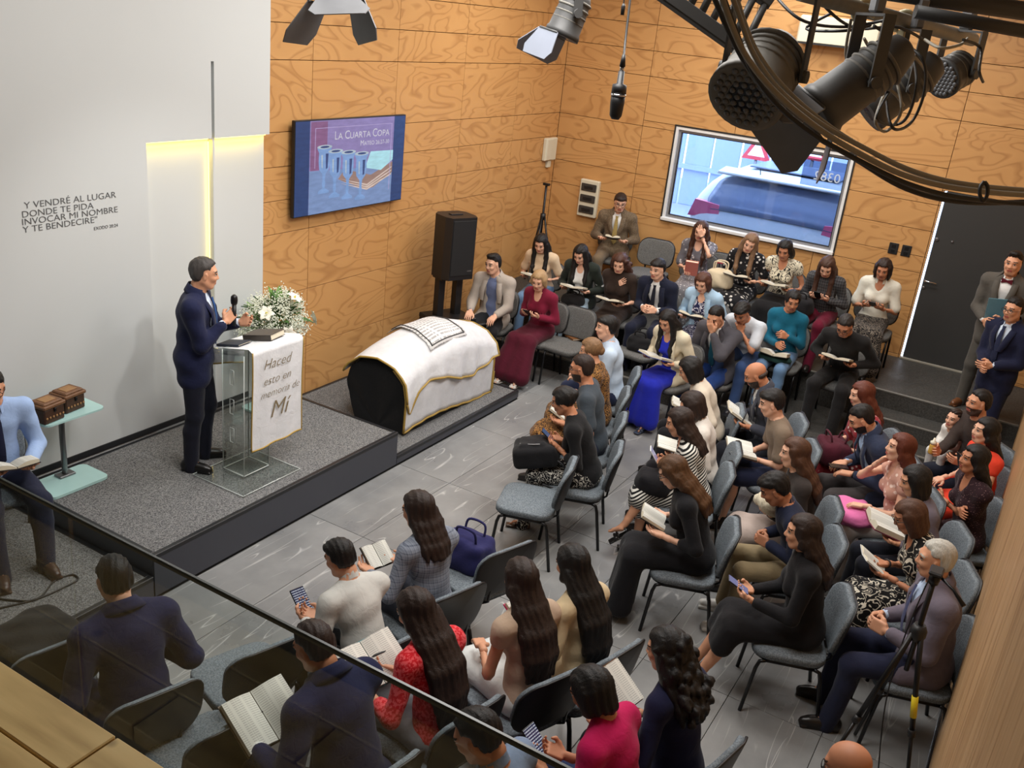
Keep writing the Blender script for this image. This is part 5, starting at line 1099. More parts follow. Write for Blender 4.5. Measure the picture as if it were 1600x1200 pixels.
# ---- two frosted glass pedestal tables
def glasstable(x0, x1, y0, y1, zt, lab, px_, py_):
    t = empty('glass_pedestal_table', ((x0 + x1) / 2, (y0 + y1) / 2, 0.34), 0, lab, 'table', 'frosted glass pedestal tables'); cx, cy = (x0 + x1) / 2, (y0 + y1) / 2
    for nm, z, th in (('base_plate', 0.012, 0.02), ('table_top', zt - 0.34 - 0.007, 0.014)): MB().prism(rrect(x1 - x0, y1 - y0, 0.05), th, None, (0, 0, z)).build(nm, AQUA, t)
    a = (px_ - cx, py_ - cy); MB().box((a[0], a[1], 0.03), (0.13, 0.08, 0.02), b=0.004).build('foot_bracket', GREYM, t)
    MB().tube(spline([(a[0], a[1], 0.04), (a[0] - 0.012, a[1] - 0.02, 0.2), (a[0] - 0.02, a[1] - 0.03, 0.36), (a[0], a[1] - 0.01, zt - 0.356)], 6), 0.028, 10, flat=0.6).build('post', GREYM, t); return t
glasstable(3.69, 4.18, 5.64, 5.95, 0.93, 'frosted glass pedestal table with two carved boxes at the white wall', 3.97, 5.88); glasstable(5.76, 6.28, 5.60, 5.90, 0.95, 'frosted glass pedestal table carrying the flowers behind the lectern', 6.02, 5.80)
WOODB = plain('carved_brown_wood', (112, 76, 48), 0.5, var=0.35, nscale=40, bump=0.5); WOODD = plain('dark_carved_wood', (66, 42, 27), 0.5, var=0.3, nscale=50); WOODL = plain('carved_ornament', (150, 112, 70), 0.5, var=0.3, nscale=60)
for (x, y, rz, lab) in ((3.775, 5.74, 8, 'carved dark wooden chest nearer the seated man on the glass table'), (3.985, 5.80, 8, 'carved dark wooden chest nearer the stage on the glass table')):
    t = empty('carved_wooden_box', (x, y, 0.931), rad(rz), lab, 'box', 'carved wooden boxes'); MB().box((0, 0, 0.055), (0.175, 0.145, 0.11), b=0.008).build('body', WOODD, t)
    ld = MB().box((0, 0, 0.125), (0.195, 0.165, 0.03), b=0.008).box((0, 0, 0.145), (0.165, 0.135, 0.018), b=0.009).build('lid', WOODB, t); MB().box((0, 0, 0.155), (0.10, 0.08, 0.006), b=0.002).build('lid_panel', WOODL, ld)
    for k in range(6): MB().lathe([(0.002, 0), (0.010, 0.002), (0.006, 0.006)], 8, (-0.07 + k * 0.028, -0.0735, 0.045), rotm(rad(90), 0, 0)).build('rosette', WOODL, t)
    MB().box((0, -0.078, 0.095), (0.018, 0.012, 0.03), b=0.003).build('clasp', BLACKM, t)
# ---- flower arrangement
FC = np.array((6.0, 5.72, 0.957)); t = empty('flower_arrangement', FC, 0, 'large white flower arrangement with green leaves on the glass table', 'flowers')
MB().lathe([(0.09, 0), (0.12, 0.03), (0.14, 0.12), (0.13, 0.16)], 18).build('vase', plain('dark_green_pot', (56, 74, 52), 0.5), t)
LEAF = [plain('leaf_green_%d' % i, c, 0.45, var=0.2) for i, c in enumerate(((66, 104, 50), (104, 146, 66), (48, 80, 46)))]
def leafmesh(m, L, wd):
    mb = MB(); n = 8; v = []
    for i in range(n + 1): s_ = i / n; ww_ = wd * math.sin(math.pi * min(1, s_ * 0.96 + 0.03)) ** 0.8; v += [(L * s_, -ww_, 0.02 * math.sin(s_ * 3)), (L * s_, 0, 0.02 * math.sin(s_ * 3) - 0.008), (L * s_, ww_, 0.02 * math.sin(s_ * 3))]
    return mb.add(v, [(3 * i + k, 3 * i + 3 + k, 3 * i + 4 + k, 3 * i + 1 + k) for i in range(n) for k in (0, 1)], True).mesh('leaf', m)
lms = [leafmesh(LEAF[i % 3], 0.17 + 0.03 * (i % 2), 0.026 + 0.008 * (i % 2)) for i in range(6)]
for k in range(64):
    az, el = rng.uniform(0, 2 * math.pi), rng.uniform(-0.15, 1.4); d = np.array((math.cos(az) * math.cos(el), math.sin(az) * math.cos(el), math.sin(el))); o = link('leaf', lms[k % 6], t); p = np.array((0, 0, 0.14)) + d * np.array((0.22, 0.15, 0.25)) * rng.uniform(0.5, 1.0)
    o.matrix_local = Matrix.Translation(Vector(p)) @ Matrix(frame(d + rng.normal(0, 0.35, 3)).tolist()).to_4x4()
NG = 210; GYP = MB(); ico = [(0, 0, 1), (0.9, 0, 0.0), (0, 0.9, 0), (-0.9, 0, 0), (0, -0.9, 0), (0, 0, -0.8)]; icf = [(0, 1, 2), (0, 2, 3), (0, 3, 4), (0, 4, 1), (5, 2, 1), (5, 3, 2), (5, 4, 3), (5, 1, 4)]
for k in range(NG):
    az, el = rng.uniform(0, 2 * math.pi), math.asin(rng.uniform(-0.2, 1)); d = np.array((math.cos(az) * math.cos(el), math.sin(az) * math.cos(el), math.sin(el))); c = np.array((0, 0, 0.15)) + d * np.array((0.34, 0.24, 0.36)) * rng.uniform(0.72, 1.0)
    for j in range(24): q = c + rng.normal(0, 0.026, 3); r = rng.uniform(0.0055, 0.010); GYP.add([q + np.array(i_) * r for i_ in ico], icf)
GYP.build('small_white_blossoms', plain('gypsophila_white', (226, 230, 214), 0.7, var=0.1, nscale=40), t)['kind'] = 'stuff'
STM = MB()
for k in range(120):
    az, el = rng.uniform(0, 2 * math.pi), math.asin(rng.uniform(-0.2, 1)); d = np.array((math.cos(az) * math.cos(el), math.sin(az) * math.cos(el), math.sin(el))); STM.tube([(0, 0, 0.12), np.array((0, 0, 0.15)) + d * np.array((0.3, 0.21, 0.32))], 0.0022, 4, False)
STM.build('stems', LEAF[1], t)['kind'] = 'stuff'
LILY = plain('lily_white', (238, 236, 224), 0.5, var=0.04); lyc = plain('lily_heart', (206, 196, 96), 0.6)
pet = MB(); n = 7; v = []
for i in range(n + 1): s_ = i / n; ww_ = 0.024 * math.sin(math.pi * min(1, s_ * 0.94 + 0.05)); v += [(0.085 * s_ * 0.9, -ww_, 0.05 * s_ - 0.04 * s_ ** 2.5), (0.085 * s_ * 0.9, ww_, 0.05 * s_ - 0.04 * s_ ** 2.5)]
pm = pet.add(v, [(2 * i, 2 * i + 2, 2 * i + 3, 2 * i + 1) for i in range(n)], True).mesh('petal', LILY)
for (d, r) in (((-0.35, -0.9, 0.15), 0.27), ((0.9, -0.45, 0.2), 0.36), ((-0.75, -0.4, 0.75), 0.33), ((0.2, -0.5, 0.95), 0.36)):
    d = unit(d); lo = empty('lily', np.array((0, 0, 0.14)) + d * r, 0, parent=t); B_ = frame(d); Rl = np.stack([B_[:, 1], B_[:, 2], B_[:, 0]], 1); lo.rotation_euler = Matrix(Rl.tolist()).to_euler()
    for k in range(6): link('petal', pm, lo, (0, 0, 0), rad(60 * k))
    MB().lathe([(0.004, 0), (0.010, 0.012), (0.003, 0.03)], 8).build('heart', lyc, lo)
# ---- draped chest on the low platform
def prof(x): # top height along the chest
    u = (x - 6.72) / 1.6; return 0.76 + 0.15 * math.sin(math.pi * min(1, max(0, u))) ** 0.9
def sec(x, v, off=0.0): # v: 0 back foot .. 1 front foot
    h = prof(x); P_ = [(5.36, 0.105), (5.48, 0.46), (5.44, h - 0.15), (5.28, h - 0.03), (5.10, h), (4.92, h - 0.04), (4.80, h - 0.14), (4.765, 0.46), (4.775, 0.105)]; T_ = [0, 0.22, 0.34, 0.44, 0.52, 0.60, 0.68, 0.82, 1.0]
    y, z = np.interp(v, T_, [p[0] for p in P_]), np.interp(v, T_, [p[1] for p in P_]); e = 0.01; y2_, z2_ = np.interp(v + e, T_, [p[0] for p in P_]), np.interp(v + e, T_, [p[1] for p in P_]); y1_, z1_ = np.interp(v - e, T_, [p[0] for p in P_]), np.interp(v - e, T_, [p[1] for p in P_])
    n_ = unit((z2_ - z1_, -(y2_ - y1_))); n_ = n_ if n_[1] * 1 + n_[0] * (y - 5.12) > -0.001 else -n_; return np.array((x, y + n_[0] * off, z + n_[1] * off))
CO = np.array((7.5, 5.12, 0.10)); t = empty('draped_chest', CO, 0, 'long chest under black cloth standing on the low platform', 'chest')
BCL = fab((24, 25, 28)); bc = MB(); bc.grid(lambda u, v: sec(6.74 + 1.56 * u, v, 0.003 * math.sin(30 * u + 9 * v)) - CO, 26, 26)
for x, fl in ((6.74, 1), (8.30, 0)):
    ring_ = [sec(x, v) - CO for v in np.linspace(0, 1, 27)]; cen = np.array((x, 5.08, 0.105)) - CO; 
    def endp(u, v, ring_=ring_, cen=cen): p = ring_[min(26, int(round(v * 26)))]; q = cen + (p - cen) * u; q[0] += (-1 if x < 7 else 1) * 0.012 * math.sin(22 * v) * u * (1.6 - u); return q
    bc.grid(endp, 6, 26, flip=bool(fl))
bc.build('black_cloth', BCL, t)
def drape(name, fn, nu, nv, lab, edges, m=CLOTHW):
    t = empty(name, CO, 0, lab, 'cloth', 'white cloths on the chest'); mb = MB().grid(lambda u, v: fn(u, v) - CO, nu, nv); o = mb.build('fabric', m, t); md = o.modifiers.new('thick', 'SOLIDIFY'); md.thickness = 0.004; md.offset = 1
    for e in edges: MB().tube([fn(*q) - CO for q in e], 0.011, 6).build('gold_fringe', GOLD, t)
    return t
lsp = lambda a, b_, n_: np.linspace(a, b_, n_)
def fcl(u, v): # long cloth on the front, wrapped over the right end
    x = 6.72 + 1.56 * u; vv_ = 0.60 + 0.385 * v - 0.02 * math.sin(5 * u) * v; p = sec(x, vv_, 0.010 + 0.007 * v * (1 + math.sin(46 * u) * 0.7)); return p
drape('white_front_cloth', fcl, 60, 14, 'long white gold-fringed cloth hanging down the front of the chest', [[(u, 1) for u in lsp(0, 1, 40)], [(0, v) for v in lsp(0, 1, 14)], [(1, v) for v in lsp(0, 1, 14)]])
def ecl(u, v): # right end
    p = sec(8.30, 0.97 - 0.80 * u, 0.0); c_ = np.array((8.31, p[1], p[2])); q = c_.copy(); ztop = p[2]; q[2] = ztop - (ztop - 0.13) * v * (1 if ztop > 0.4 else 0.2); q[0] = 8.325 + 0.012 * math.sin(18 * u) * v; return q
drape('white_end_cloth', ecl, 24, 8, 'white cloth hanging over the far right end of the chest', [[(u, 1) for u in lsp(0, 1, 24)]])
def tcl(u, v): # top cloth: uneven hem
    x = 6.70 + 1.64 * u; hem = 0.80 - 0.035 * math.sin(2.2 * math.pi * u) + (0.11 * math.exp(-((u - 0.06) / 0.05) ** 2)); vv_ = 0.30 + (hem - 0.30) * v; return sec(x, vv_, 0.040 + 0.012 * math.sin(9 * u + 4 * v) * v + (0.016 * math.sin(36 * u + 2 * v) * max(0, v - 0.55) * 2.4))
drape('white_top_cloth', tcl, 60, 24, 'white gold-trimmed cloth spread over the top of the chest', [[(u, 1) for u in lsp(0, 1, 50)], [(0, v) for v in lsp(0, 1, 20)], [(1, v) for v in lsp(0, 1, 20)]])
def m_lace():
    m, t = newmat('lace_print', 0.8); sp = t.new('ShaderNodeSeparateXYZ'); tc = t.new('ShaderNodeTexCoord'); t.l.new(tc.outputs['Object'], sp.inputs[0]); ln = t.ramp(t.math('FRACT', t.math('MULTIPLY', sp.outputs[1], 24)), ((0.5, K0), (0.56, W1))); wd = t.ramp(t.noise(t.coords((50, 1, 1)), 1.0, 2), ((0.44, K0), (0.5, W1)))
    t.col(t.mix(t.math('MULTIPLY', t.math('MULTIPLY', ln, wd), 0.6), lin((228, 228, 228)), lin((104, 104, 106)))); return m
lace = drape('lace_cloth', lambda u, v: sec(7.18 + 0.62 * u + 0.18 * (1 - v), 0.34 + 0.30 * v, 0.056 + 0.006 * math.sin(8 * u + 6 * v) + 0.012 * (1 - v)), 16, 14, 'square white lace cloth with black writing pattern on top of the chest', [], m_lace())
dk = plain('lace_border', (70, 70, 72), 0.8, var=0.4, nscale=80)
lf = lambda u, v: sec(7.18 + 0.62 * u + 0.18 * (1 - v), 0.34 + 0.30 * v, 0.061 + 0.006 * math.sin(8 * u + 6 * v) + 0.012 * (1 - v)) - CO
for e in ([(u, 0.94) for u in lsp(0.05, 0.95, 14)], [(0.06, v) for v in lsp(0.05, 0.95, 14)], [(0.94, v) for v in lsp(0.05, 0.95, 14)]): MB().tube([lf(*q) for q in e], 0.006, 5).build('border', dk, lace)
# ---- cable lying on the side platform
pts = [onz(*q, 0.186) for q in ((-60, 962), (0, 950), (60, 935), (105, 915), (122, 905), (112, 898), (85, 908), (60, 935), (20, 938), (-60, 925))]
tag(MB().tube(spline(pts, 8), 0.006, 6).build('microphone_cable', BLACKP), 'black microphone cable looped on the side platform carpet', 'cable')
# ---- blurred pale panel high on the back wall
t = empty('wall_air_unit', (XB, 2.68, 3.93), 0, 'cream wall-mounted air unit high above the window', 'air conditioner'); MB().box((-0.1, 0, 0.15), (0.2, 0.9, 0.30), b=0.02).build('case', IVORY, t); MB().box((-0.18, 0, 0.005), (0.06, 0.84, 0.02)).build('vent', BLACKP, t)
# ================================================================== the congregation
BLK = (22, 19, 18); DBR = (40, 28, 23); BRN = (74, 48, 34); AUB = (88, 42, 28); GRY = (176, 174, 166); BLD = (150, 114, 74)
NAVY = (27, 32, 66); WHT = (228, 228, 226); BLUSH = (215, 176, 160)
# ---- near left block, backs to the camera
A1 = person('man in navy suit seen from behind, nearest the glass corner at the left', 'man in navy suit at the far left', (178, 905), 74, 1.02, tone='l', lean=10, hp=14, pose='book', hair=('short', BLK), top=('shirt', WHT), jacket=(NAVY, 0.5), bottom=('trousers', NAVY))
A2 = person('boy in pale shirt seen from behind, holding a phone out to his left', 'boy in the pale shirt', (531, 872), 76, 0.90, tone='m', lean=16, curve=14, hp=22, hy=12, pose='phone', rh=(0.30, 0.14, 0.30), lh=(0.34, 0.22, 0.30), hair=('moptop', BLK), top=('shirt', (205, 205, 200)), collar='shirt', bottom=('trousers', (30, 31, 36)))
A3 = person('woman in blue-grey plaid shirt seen from behind, straight dark hair to the shoulders', 'woman in the plaid shirt', (652, 797), 74, 0.96, True, 'm', lean=6, hp=14, hy=20, pose='book', rh=(0.28, 0.02, 0.30), lh=(0.30, 0.26, 0.30), hair=('long', DBR, 0.26), top=('shirt', (140, 148, 162), 'plaid', (70, 78, 98)), collar='shirt', bottom=('trousers', (40, 44, 56)))
A4 = person('man in navy suit with white collar, large open bible at his left', 'man in navy suit with the large bible', (490, 1010), 80, 1.04, tone='t', lean=14, curve=14, hp=24, hy=10, pose='book', rh=(0.30, 0.08, 0.30), lh=(0.30, 0.30, 0.30), hair=('short', DBR), top=('shirt', WHT), jacket=(NAVY, 0.5), bottom=('trousers', NAVY), legs='wide')
A5 = person('woman in bright red knit top with very long dark hair down her back', 'woman in the red knit top', (648, 955), 78, 0.96, True, 'm', lean=10, hp=24, hy=14, pose='book', rh=(0.28, 0.04, 0.32), lh=(0.30, 0.25, 0.30), hair=('long', DBR, 0.56), top=('threeq', (205, 28, 40), 'knit', (236, 90, 96)), bottom=('skirt', (150, 150, 158)))
A6 = person('woman in sleeveless beige top and white skirt with long dark brown hair', 'woman in the sleeveless beige top', (812, 905), 68, 0.96, True, 'm', lean=6, hp=12, pose='lap', hair=('long', DBR, 0.50), top=('vest', (196, 172, 150)), bottom=('skirt', (226, 230, 228)))
A7 = person('girl in pale beige dress with very long black hair, right of the beige-top woman', 'girl with very long black hair', (893, 882), 76, 0.93, True, 'm', lean=8, hp=14, pose='book', lh=(0.28, 0.24, 0.30), rh=(0.28, 0.0, 0.30), hair=('long', BLK, 0.58), top=('blouse', (206, 186, 150)), bottom=('skirt', (206, 186, 150)))
A8 = person('man in blue shirt and khaki trousers seen from behind at the bottom edge', 'man in khaki trousers at the bottom edge', (745, 1150), 92, 1.02, tone='t', lean=8, hp=24, hy=14, pose='book', lh=(0.34, 0.30, 0.26), rh=(0.32, 0.06, 0.26), hair=('short', BLK), top=('shirt', (118, 134, 160)), collar='shirt', bottom=('trousers', (142, 128, 104)))
A9 = person('woman in magenta sweater with short black hair reading a phone', 'woman in the magenta sweater', (922, 1080), 84, 0.98, True, 't', lean=12, hp=26, hy=10, pose='phone', rh=(0.30, 0.06, 0.32), lh=(0.32, 0.20, 0.30), hair=('bob', BLK, 0.075), top=('threeq', (190, 22, 86)), bottom=('trousers', (44, 56, 92)))
A10 = person('woman in dark navy top with long curly black hair holding a bible', 'woman with curly black hair', (1040, 1015), 78, 0.98, True, 'm', lean=6, hp=12, hy=14, pose='book', rh=(0.28, 0.04, 0.30), lh=(0.28, 0.28, 0.32), hair=('curly', BLK, 0.30), top=('threeq', (26, 28, 58)), bottom=('trousers', (30, 30, 36)), watch='L')
A11 = person('bald man whose bare crown shows at the bottom edge of the picture', 'bald man at the bottom edge', (1325, 1198), 78, 0.96, tone='t', lean=10, hp=20, pose='book', hair=('bald', (60, 50, 45)), top=('shirt', (150, 158, 170)), collar='shirt', glasses=True)
# ---- first row of the right block
B1 = person('young man in pale blue shirt looking to the left beside the empty grey chairs', 'young man in the pale blue shirt', (947, 512), 112, 1.0, tone='l', lean=4, hp=0, hy=15, hair=('moptop', BLK), top=('shirt', (188, 206, 226)), collar='shirt', bottom=('trousers', (36, 44, 70)))
B2 = person('woman in leopard print top with highlighted brown hair tied back', 'woman in the leopard print top', (922, 548), 112, 0.93, True, 'm', lean=6, hp=8, hr=0, hair=('bun', BRN, 0.1, (168, 130, 92)), top=('threeq', (150, 106, 56), 'leopard', (44, 28, 18)), bottom=('skirt', (150, 106, 56), 'leopard', (44, 28, 18)), pose='lap')
B3 = person('man in dark grey t-shirt with glasses and a faded haircut holding a small book', 'man in the dark grey t-shirt', (908, 576), 110, 1.0, tone='t', lean=8, hp=8, hair=('short', DBR), top=('tee', (62, 70, 78)), bottom=('skirt', (150, 106, 56), 'leopard', (44, 28, 18)) if False else ('trousers', (34, 40, 58)), glasses=True, beard=DBR, pose='book')
B4 = person('woman in black top with a black bun, backpack on her lap and patterned trousers', 'woman with the backpack on her lap', (880, 627), 110, 0.95, True, 't', lean=14, curve=14, hp=18, pose='phone', hair=('bun', BLK, 0.3), top=('threeq', (22, 22, 24)), bottom=('trousers', (26, 26, 28), 'print', (214, 210, 200), 1.6), shoes=('sandal', (70, 50, 34)))
# ---- second row
B5 = person('woman in cream jacket with a black bob, reading beside the cream wall of chairs', 'woman in the cream jacket', (1077, 578), 112, 0.95, True, 'm', lean=16, curve=14, hp=26, pose='book', hair=('bob', BLK, 0.11), top=('shirt', (212, 200, 182)), bottom=('trousers', (30, 30, 34)))
B6 = person('woman with short dark bob in white top behind the long-haired woman with a phone', 'woman with the dark bob in a white top', (1080, 634), 112, 0.93, True, 'm', lean=8, hp=24, pose='book', hair=('bob', DBR, 0.10), top=('threeq', (214, 208, 200)), bottom=('trousers', (38, 36, 40)))
B7 = person('woman in black and white striped dress with a black bag, one leg crossed', 'woman in the striped dress', (1060, 660), 112, 0.95, True, 'm', lean=12, hp=16, pose='phone', hair=('long', DBR, 0.26), top=('blouse', (20, 20, 22), 'stripe', (225, 222, 214)), bottom=('skirt', (20, 20, 22), 'stripe', (225, 222, 214)), legs='crossed', shoes=('sandal', (24, 22, 22)))
B8 = person('woman in long black dress with glasses and long brown hair reading a book', 'long black dress woman', (1050, 738), 110, 0.98, True, 'l', lean=12, curve=12, hp=30, pose='book', hair=('long', DBR, 0.34, (112, 78, 50)), top=('threeq', (24, 24, 28), 0.7), bottom=('longdress', (24, 24, 28)), glasses=True, shoes=('sandal', (120, 92, 70)))
# ---- third row
B9 = person('bald man with a dark beard in charcoal suit reading an open bible', 'bald man in the charcoal suit', (1180, 586), 116, 1.02, tone='t', lean=12, curve=12, hp=26, pose='book', hair=('fringe', (50, 40, 36)), top=('shirt', WHT), jacket=((62, 64, 74), 0.5), tie=('tie', (40, 40, 52)), beard=(52, 42, 38))
B10 = person('boy in taupe t-shirt and navy shorts with an open book on his knees', 'boy in the taupe t-shirt', (1205, 630), 116, 0.93, tone='l', lean=10, hp=12, pose='book', rh=(0.30, -0.05, 0.22), lh=(0.30, 0.10, 0.22), hair=('moptop', BLK), top=('tee', (128, 112, 96)), bottom=('shorts', (32, 38, 62)))
B11 = person('woman in dark cardigan with long brown hair cradling a cream knitted bundle', 'woman cradling the knitted bundle', (1240, 708), 112, 0.96, True, 'l', lean=6, hp=4, pose='cross', rh=(0.30, 0.02, 0.32), lh=(0.28, 0.16, 0.30), hair=('long', BRN, 0.36), top=('shirt', (54, 48, 46)), bottom=('skirt', (176, 160, 152)))
B12 = person('boy in navy button shirt and khaki trousers looking down at his hands', 'boy in the navy button shirt', (1210, 764), 114, 0.92, tone='t', lean=14, curve=14, hp=30, pose='clasp', hair=('moptop', BLK), top=('shirt', (28, 34, 56)), collar='shirt', bottom=('trousers', (146, 130, 100)), shoes=('sneaker', (222, 222, 218)))
B13 = person('woman in black knee-length dress holding a phone on her knees', 'woman in the black knee-length dress', (1252, 832), 110, 0.98, True, 'm', lean=4, hp=2, pose='phone', rh=(0.34, -0.03, 0.26), lh=(0.34, 0.11, 0.26), hair=('long', DBR, 0.32), top=('shirt', (26, 25, 28), 0.95), bottom=('dress', (26, 25, 28)), shoes=('sandal', (26, 24, 24)), foot=0.16)
# ---- right-hand rows against the oak wall
E1 = person('woman in red and white floral dress with auburn hair and a burgundy bag', 'woman in the red floral dress', (1345, 617), 122, 0.96, True, 'l', lean=10, hp=8, pose='lap', rh=(0.34, 0.02, 0.27), lh=(0.32, 0.14, 0.26), hair=('long', AUB, 0.28), top=('blouse', (150, 48, 56), 'floral', (232, 216, 208)), bottom=('longskirt', (150, 48, 56), 'floral', (232, 216, 208)))
E2 = person('man in navy blazer leaning forward with a phone, beside the floral dress woman', 'man in the navy blazer', (1345, 655), 118, 1.02, tone='m', lean=16, curve=14, hp=30, pose='lap', hair=('short', BLK), top=('shirt', (168, 196, 232)), jacket=((44, 52, 74), 1.2), bottom=('trousers', (70, 66, 66)), beard=BLK, watch='L')
E3 = person('woman with auburn hair resting a hand at her neck, pink cloth over her knees', 'woman with the pink cloth', (1405, 700), 116, 0.95, True, 'l', lean=6, hp=-6, rh='neck', lh=(0.34, 0.12, 0.26), hair=('long', AUB, 0.30), top=('vest', (206, 158, 140), 'floral', (240, 214, 200)), bottom=('longskirt', (206, 196, 188)))
E4 = person('woman in mauve cardigan with a black bob and a thick open bible', 'woman in the mauve cardigan', (1428, 752), 114, 0.95, True, 'm', lean=10, hp=14, pose='book', hair=('bob', BLK, 0.13), top=('shirt', (104, 96, 106)), bottom=('trousers', (38, 40, 50)))
E5 = person('woman in black dress with white abstract print holding loose papers', 'woman in the abstract print dress', (1420, 808), 112, 0.97, True, 't', lean=12, curve=12, hp=24, pose='book', rh=(0.30, -0.04, 0.30), lh=(0.32, 0.14, 0.30), hair=('bob', BRN, 0.12), top=('blouse', (22, 21, 22), 'print', (226, 218, 200)), bottom=('longskirt', (22, 21, 22), 'print', (226, 218, 200)), glasses=True, watch='R')
E6 = person('grey-haired man in mauve suit with hands clasped beside the camera tripod', 'grey-haired man in the mauve suit', (1460, 874), 108, 1.02, tone='m', lean=2, curve=8, hp=2, pose='clasp', hair=('short', GRY), top=('shirt', (188, 206, 232)), jacket=((108, 100, 112), 0.5), tie=('tie', (72, 78, 116)), bottom=('trousers', (38, 42, 66)), fat=1.08)
E7 = person('woman in dark maroon flecked dress with arms crossed against the oak wall', 'woman with crossed arms in maroon', (1520, 718), 122, 0.96, True, 't', lean=4, hp=-4, pose='cross', hair=('long', BLK, 0.22), top=('blouse', (48, 30, 36), 'fleck', (140, 110, 110)), bottom=('longskirt', (48, 30, 36), 'fleck', (140, 110, 110)))
E8 = person('woman in orange-red dress with black hair raising a phone', 'woman in the orange-red dress', (1538, 674), 124, 0.96, True, 'l', lean=4, hp=-4, pose='lap', lh=(0.30, 0.16, 0.42, (-0.6, 0.2, 0.6), (0.4, 0.2, 1), 0.7), hair=('long', BLK, 0.26), top=('vest', (232, 70, 46)), bottom=('longskirt', (232, 70, 46)))
E9 = person('man in dark brown shirt holding a baby on his lap by the landing', 'man holding the baby', (1528, 630), 130, 1.02, tone='m', lean=4, hp=0, pose='lap', rh=(0.44, 0.10, 0.34, (0.2, 1, 0.4), (0.9, 0.3, 0.2), 0.8), lh=(0.28, 0.24, 0.30, (0.2, -1, 0.4), (0.9, -0.4, 0.1), 0.5), hair=('short', BLK), top=('shirt', (58, 48, 44)), beard=(70, 56, 50), bottom=('trousers', (30, 34, 48)))
E10 = person('baby with dark hair in white top sitting on the lap of a man', 'baby', (1490, 655), 150, 0.42, tone='l', lean=6, hp=-4, headk=1.0, seat=0.64, pose='lap', hair=('short', DBR), top=('shirt', (226, 224, 218)), bottom=('trousers', (214, 212, 208)), shoes=('sneaker', (220, 218, 214)), vox=0.6)
# ---- back rows by the plywood walls
C1 = person('man in light grey blazer and open blue shirt beside the loudspeaker', 'man in the light grey blazer', (770, 413), 192, 1.0, tone='l', lean=4, hp=6, hy=-22, pose='knees', hair=('quiff', BLK), top=('shirt', (110, 122, 158)), jacket=((176, 166, 156), 1.2), bottom=('trousers', (34, 34, 38)), collar='shirt')
C2 = person('woman in burgundy blouse and long skirt with short blond hair', 'woman in burgundy', (842, 439), 178, 0.96, True, 'l', lean=8, hp=18, hy=10, pose='phone', hair=('bob', BLD, 0.03, (206, 172, 128)), top=('shirt', (120, 26, 52)), bottom=('longskirt', (82, 20, 38)), shoes=('sandal', (226, 220, 212)), legs='fwd', collar='v')
C3 = person('young woman in beige t-shirt and dungarees with long black hair, reading in the corner', 'young woman in the beige t-shirt', (845, 381), 190, 0.95, True, 'l', lean=8, hp=24, pose='book', hair=('long', BLK, 0.32, None, True), top=('tee', (218, 192, 160)), bottom=('trousers', (112, 142, 178)), tier=0.19)
C4 = person('woman in dark green cardigan over white blouse and pale jeans, reading', 'woman in the dark green cardigan', (907, 398), 188, 0.96, True, 'l', lean=8, hp=28, hy=-6, pose='book', hair=('long', BLK, 0.24, None, True), top=('blouse', WHT), jacket=((38, 44, 38), 1.2), bottom=('trousers', (168, 190, 206)), tier=0.19)
C5 = person('man in brown tweed suit with striped yellow tie and glasses, top row', 'man in the brown tweed suit', (969, 317), 198, 1.0, tone='l', lean=2, hp=14, hy=10, pose='book', hair=('moptop', DBR), top=('shirt', WHT), jacket=((118, 102, 82), 0.5, 'knit', (98, 84, 66)), tie=('tie', (196, 168, 84), 'stripe', (90, 84, 80), 2.2), bottom=('trousers', (118, 102, 82)), glasses=True, tier=0.56)
C6 = person('woman in dark brown dress over white sleeves with curly brown hair, hand on her chest', 'woman with curly brown hair', (968, 412), 184, 0.96, True, 'l', lean=8, hp=22, hy=8, pose='book', rh=(0.17, 0.0, 0.44, (-1, 0, 0), (0, 1, 0.5), 0.2), lh=(0.28, 0.12, 0.24), hair=('curly', (66, 40, 30), 0.20), top=('threeq', (220, 212, 198)), bottom=('dress', (52, 40, 34)), tier=0.19)
C7 = person('boy in navy suit with dark tie, hands clasped between his knees', 'boy in the navy suit', (1027, 421), 182, 0.95, tone='l', lean=6, hp=8, hy=-12, pose='clasp', hair=('moptop', BLK), top=('shirt', WHT), jacket=((28, 32, 50), 1.2), tie=('tie', (30, 32, 44)), bottom=('trousers', (28, 32, 50)), tier=0.19)
C8 = person('young woman in grey floral dress with long brown hair, hand shading her forehead', 'young woman in the grey floral dress', (1095, 361), 188, 0.96, True, 'l', lean=2, hp=14, pose='lap', lh='forehead', rh=(0.26, -0.08, 0.27), hair=('long', (62, 38, 28), 0.36, None, True), top=('blouse', (104, 102, 108), 'floral', (190, 186, 186), 1.8), bottom=('longskirt', (120, 118, 122), 'floral', (196, 192, 192), 1.8), tier=0.56, watch='L')
C9 = person('woman in pale blue cardigan and navy print dress reading an open book', 'woman in the pale blue cardigan', (1098, 442), 176, 0.97, True, 'l', lean=10, hp=26, pose='book', hair=('bob', (78, 48, 36), 0.09), top=('blouse', (38, 40, 76), 'print', (210, 208, 220), 1.4), jacket=((166, 196, 220), 1.2), bottom=('longskirt', (38, 40, 76), 'print', (210, 208, 220), 1.4), tier=0.19)
C10 = person('woman in black floral dress with long light brown hair, head tilted over a book', 'woman in the black floral dress', (1172, 380), 180, 0.97, True, 'l', lean=8, hp=22, hy=10, hr=-14, pose='book', hair=('long', (112, 84, 62), 0.30, (150, 118, 90), True), top=('tee', (26, 26, 30), 'floral', (206, 202, 196), 0.9), bottom=('skirt', (26, 26, 30), 'floral', (206, 202, 196), 0.9), tier=0.56)
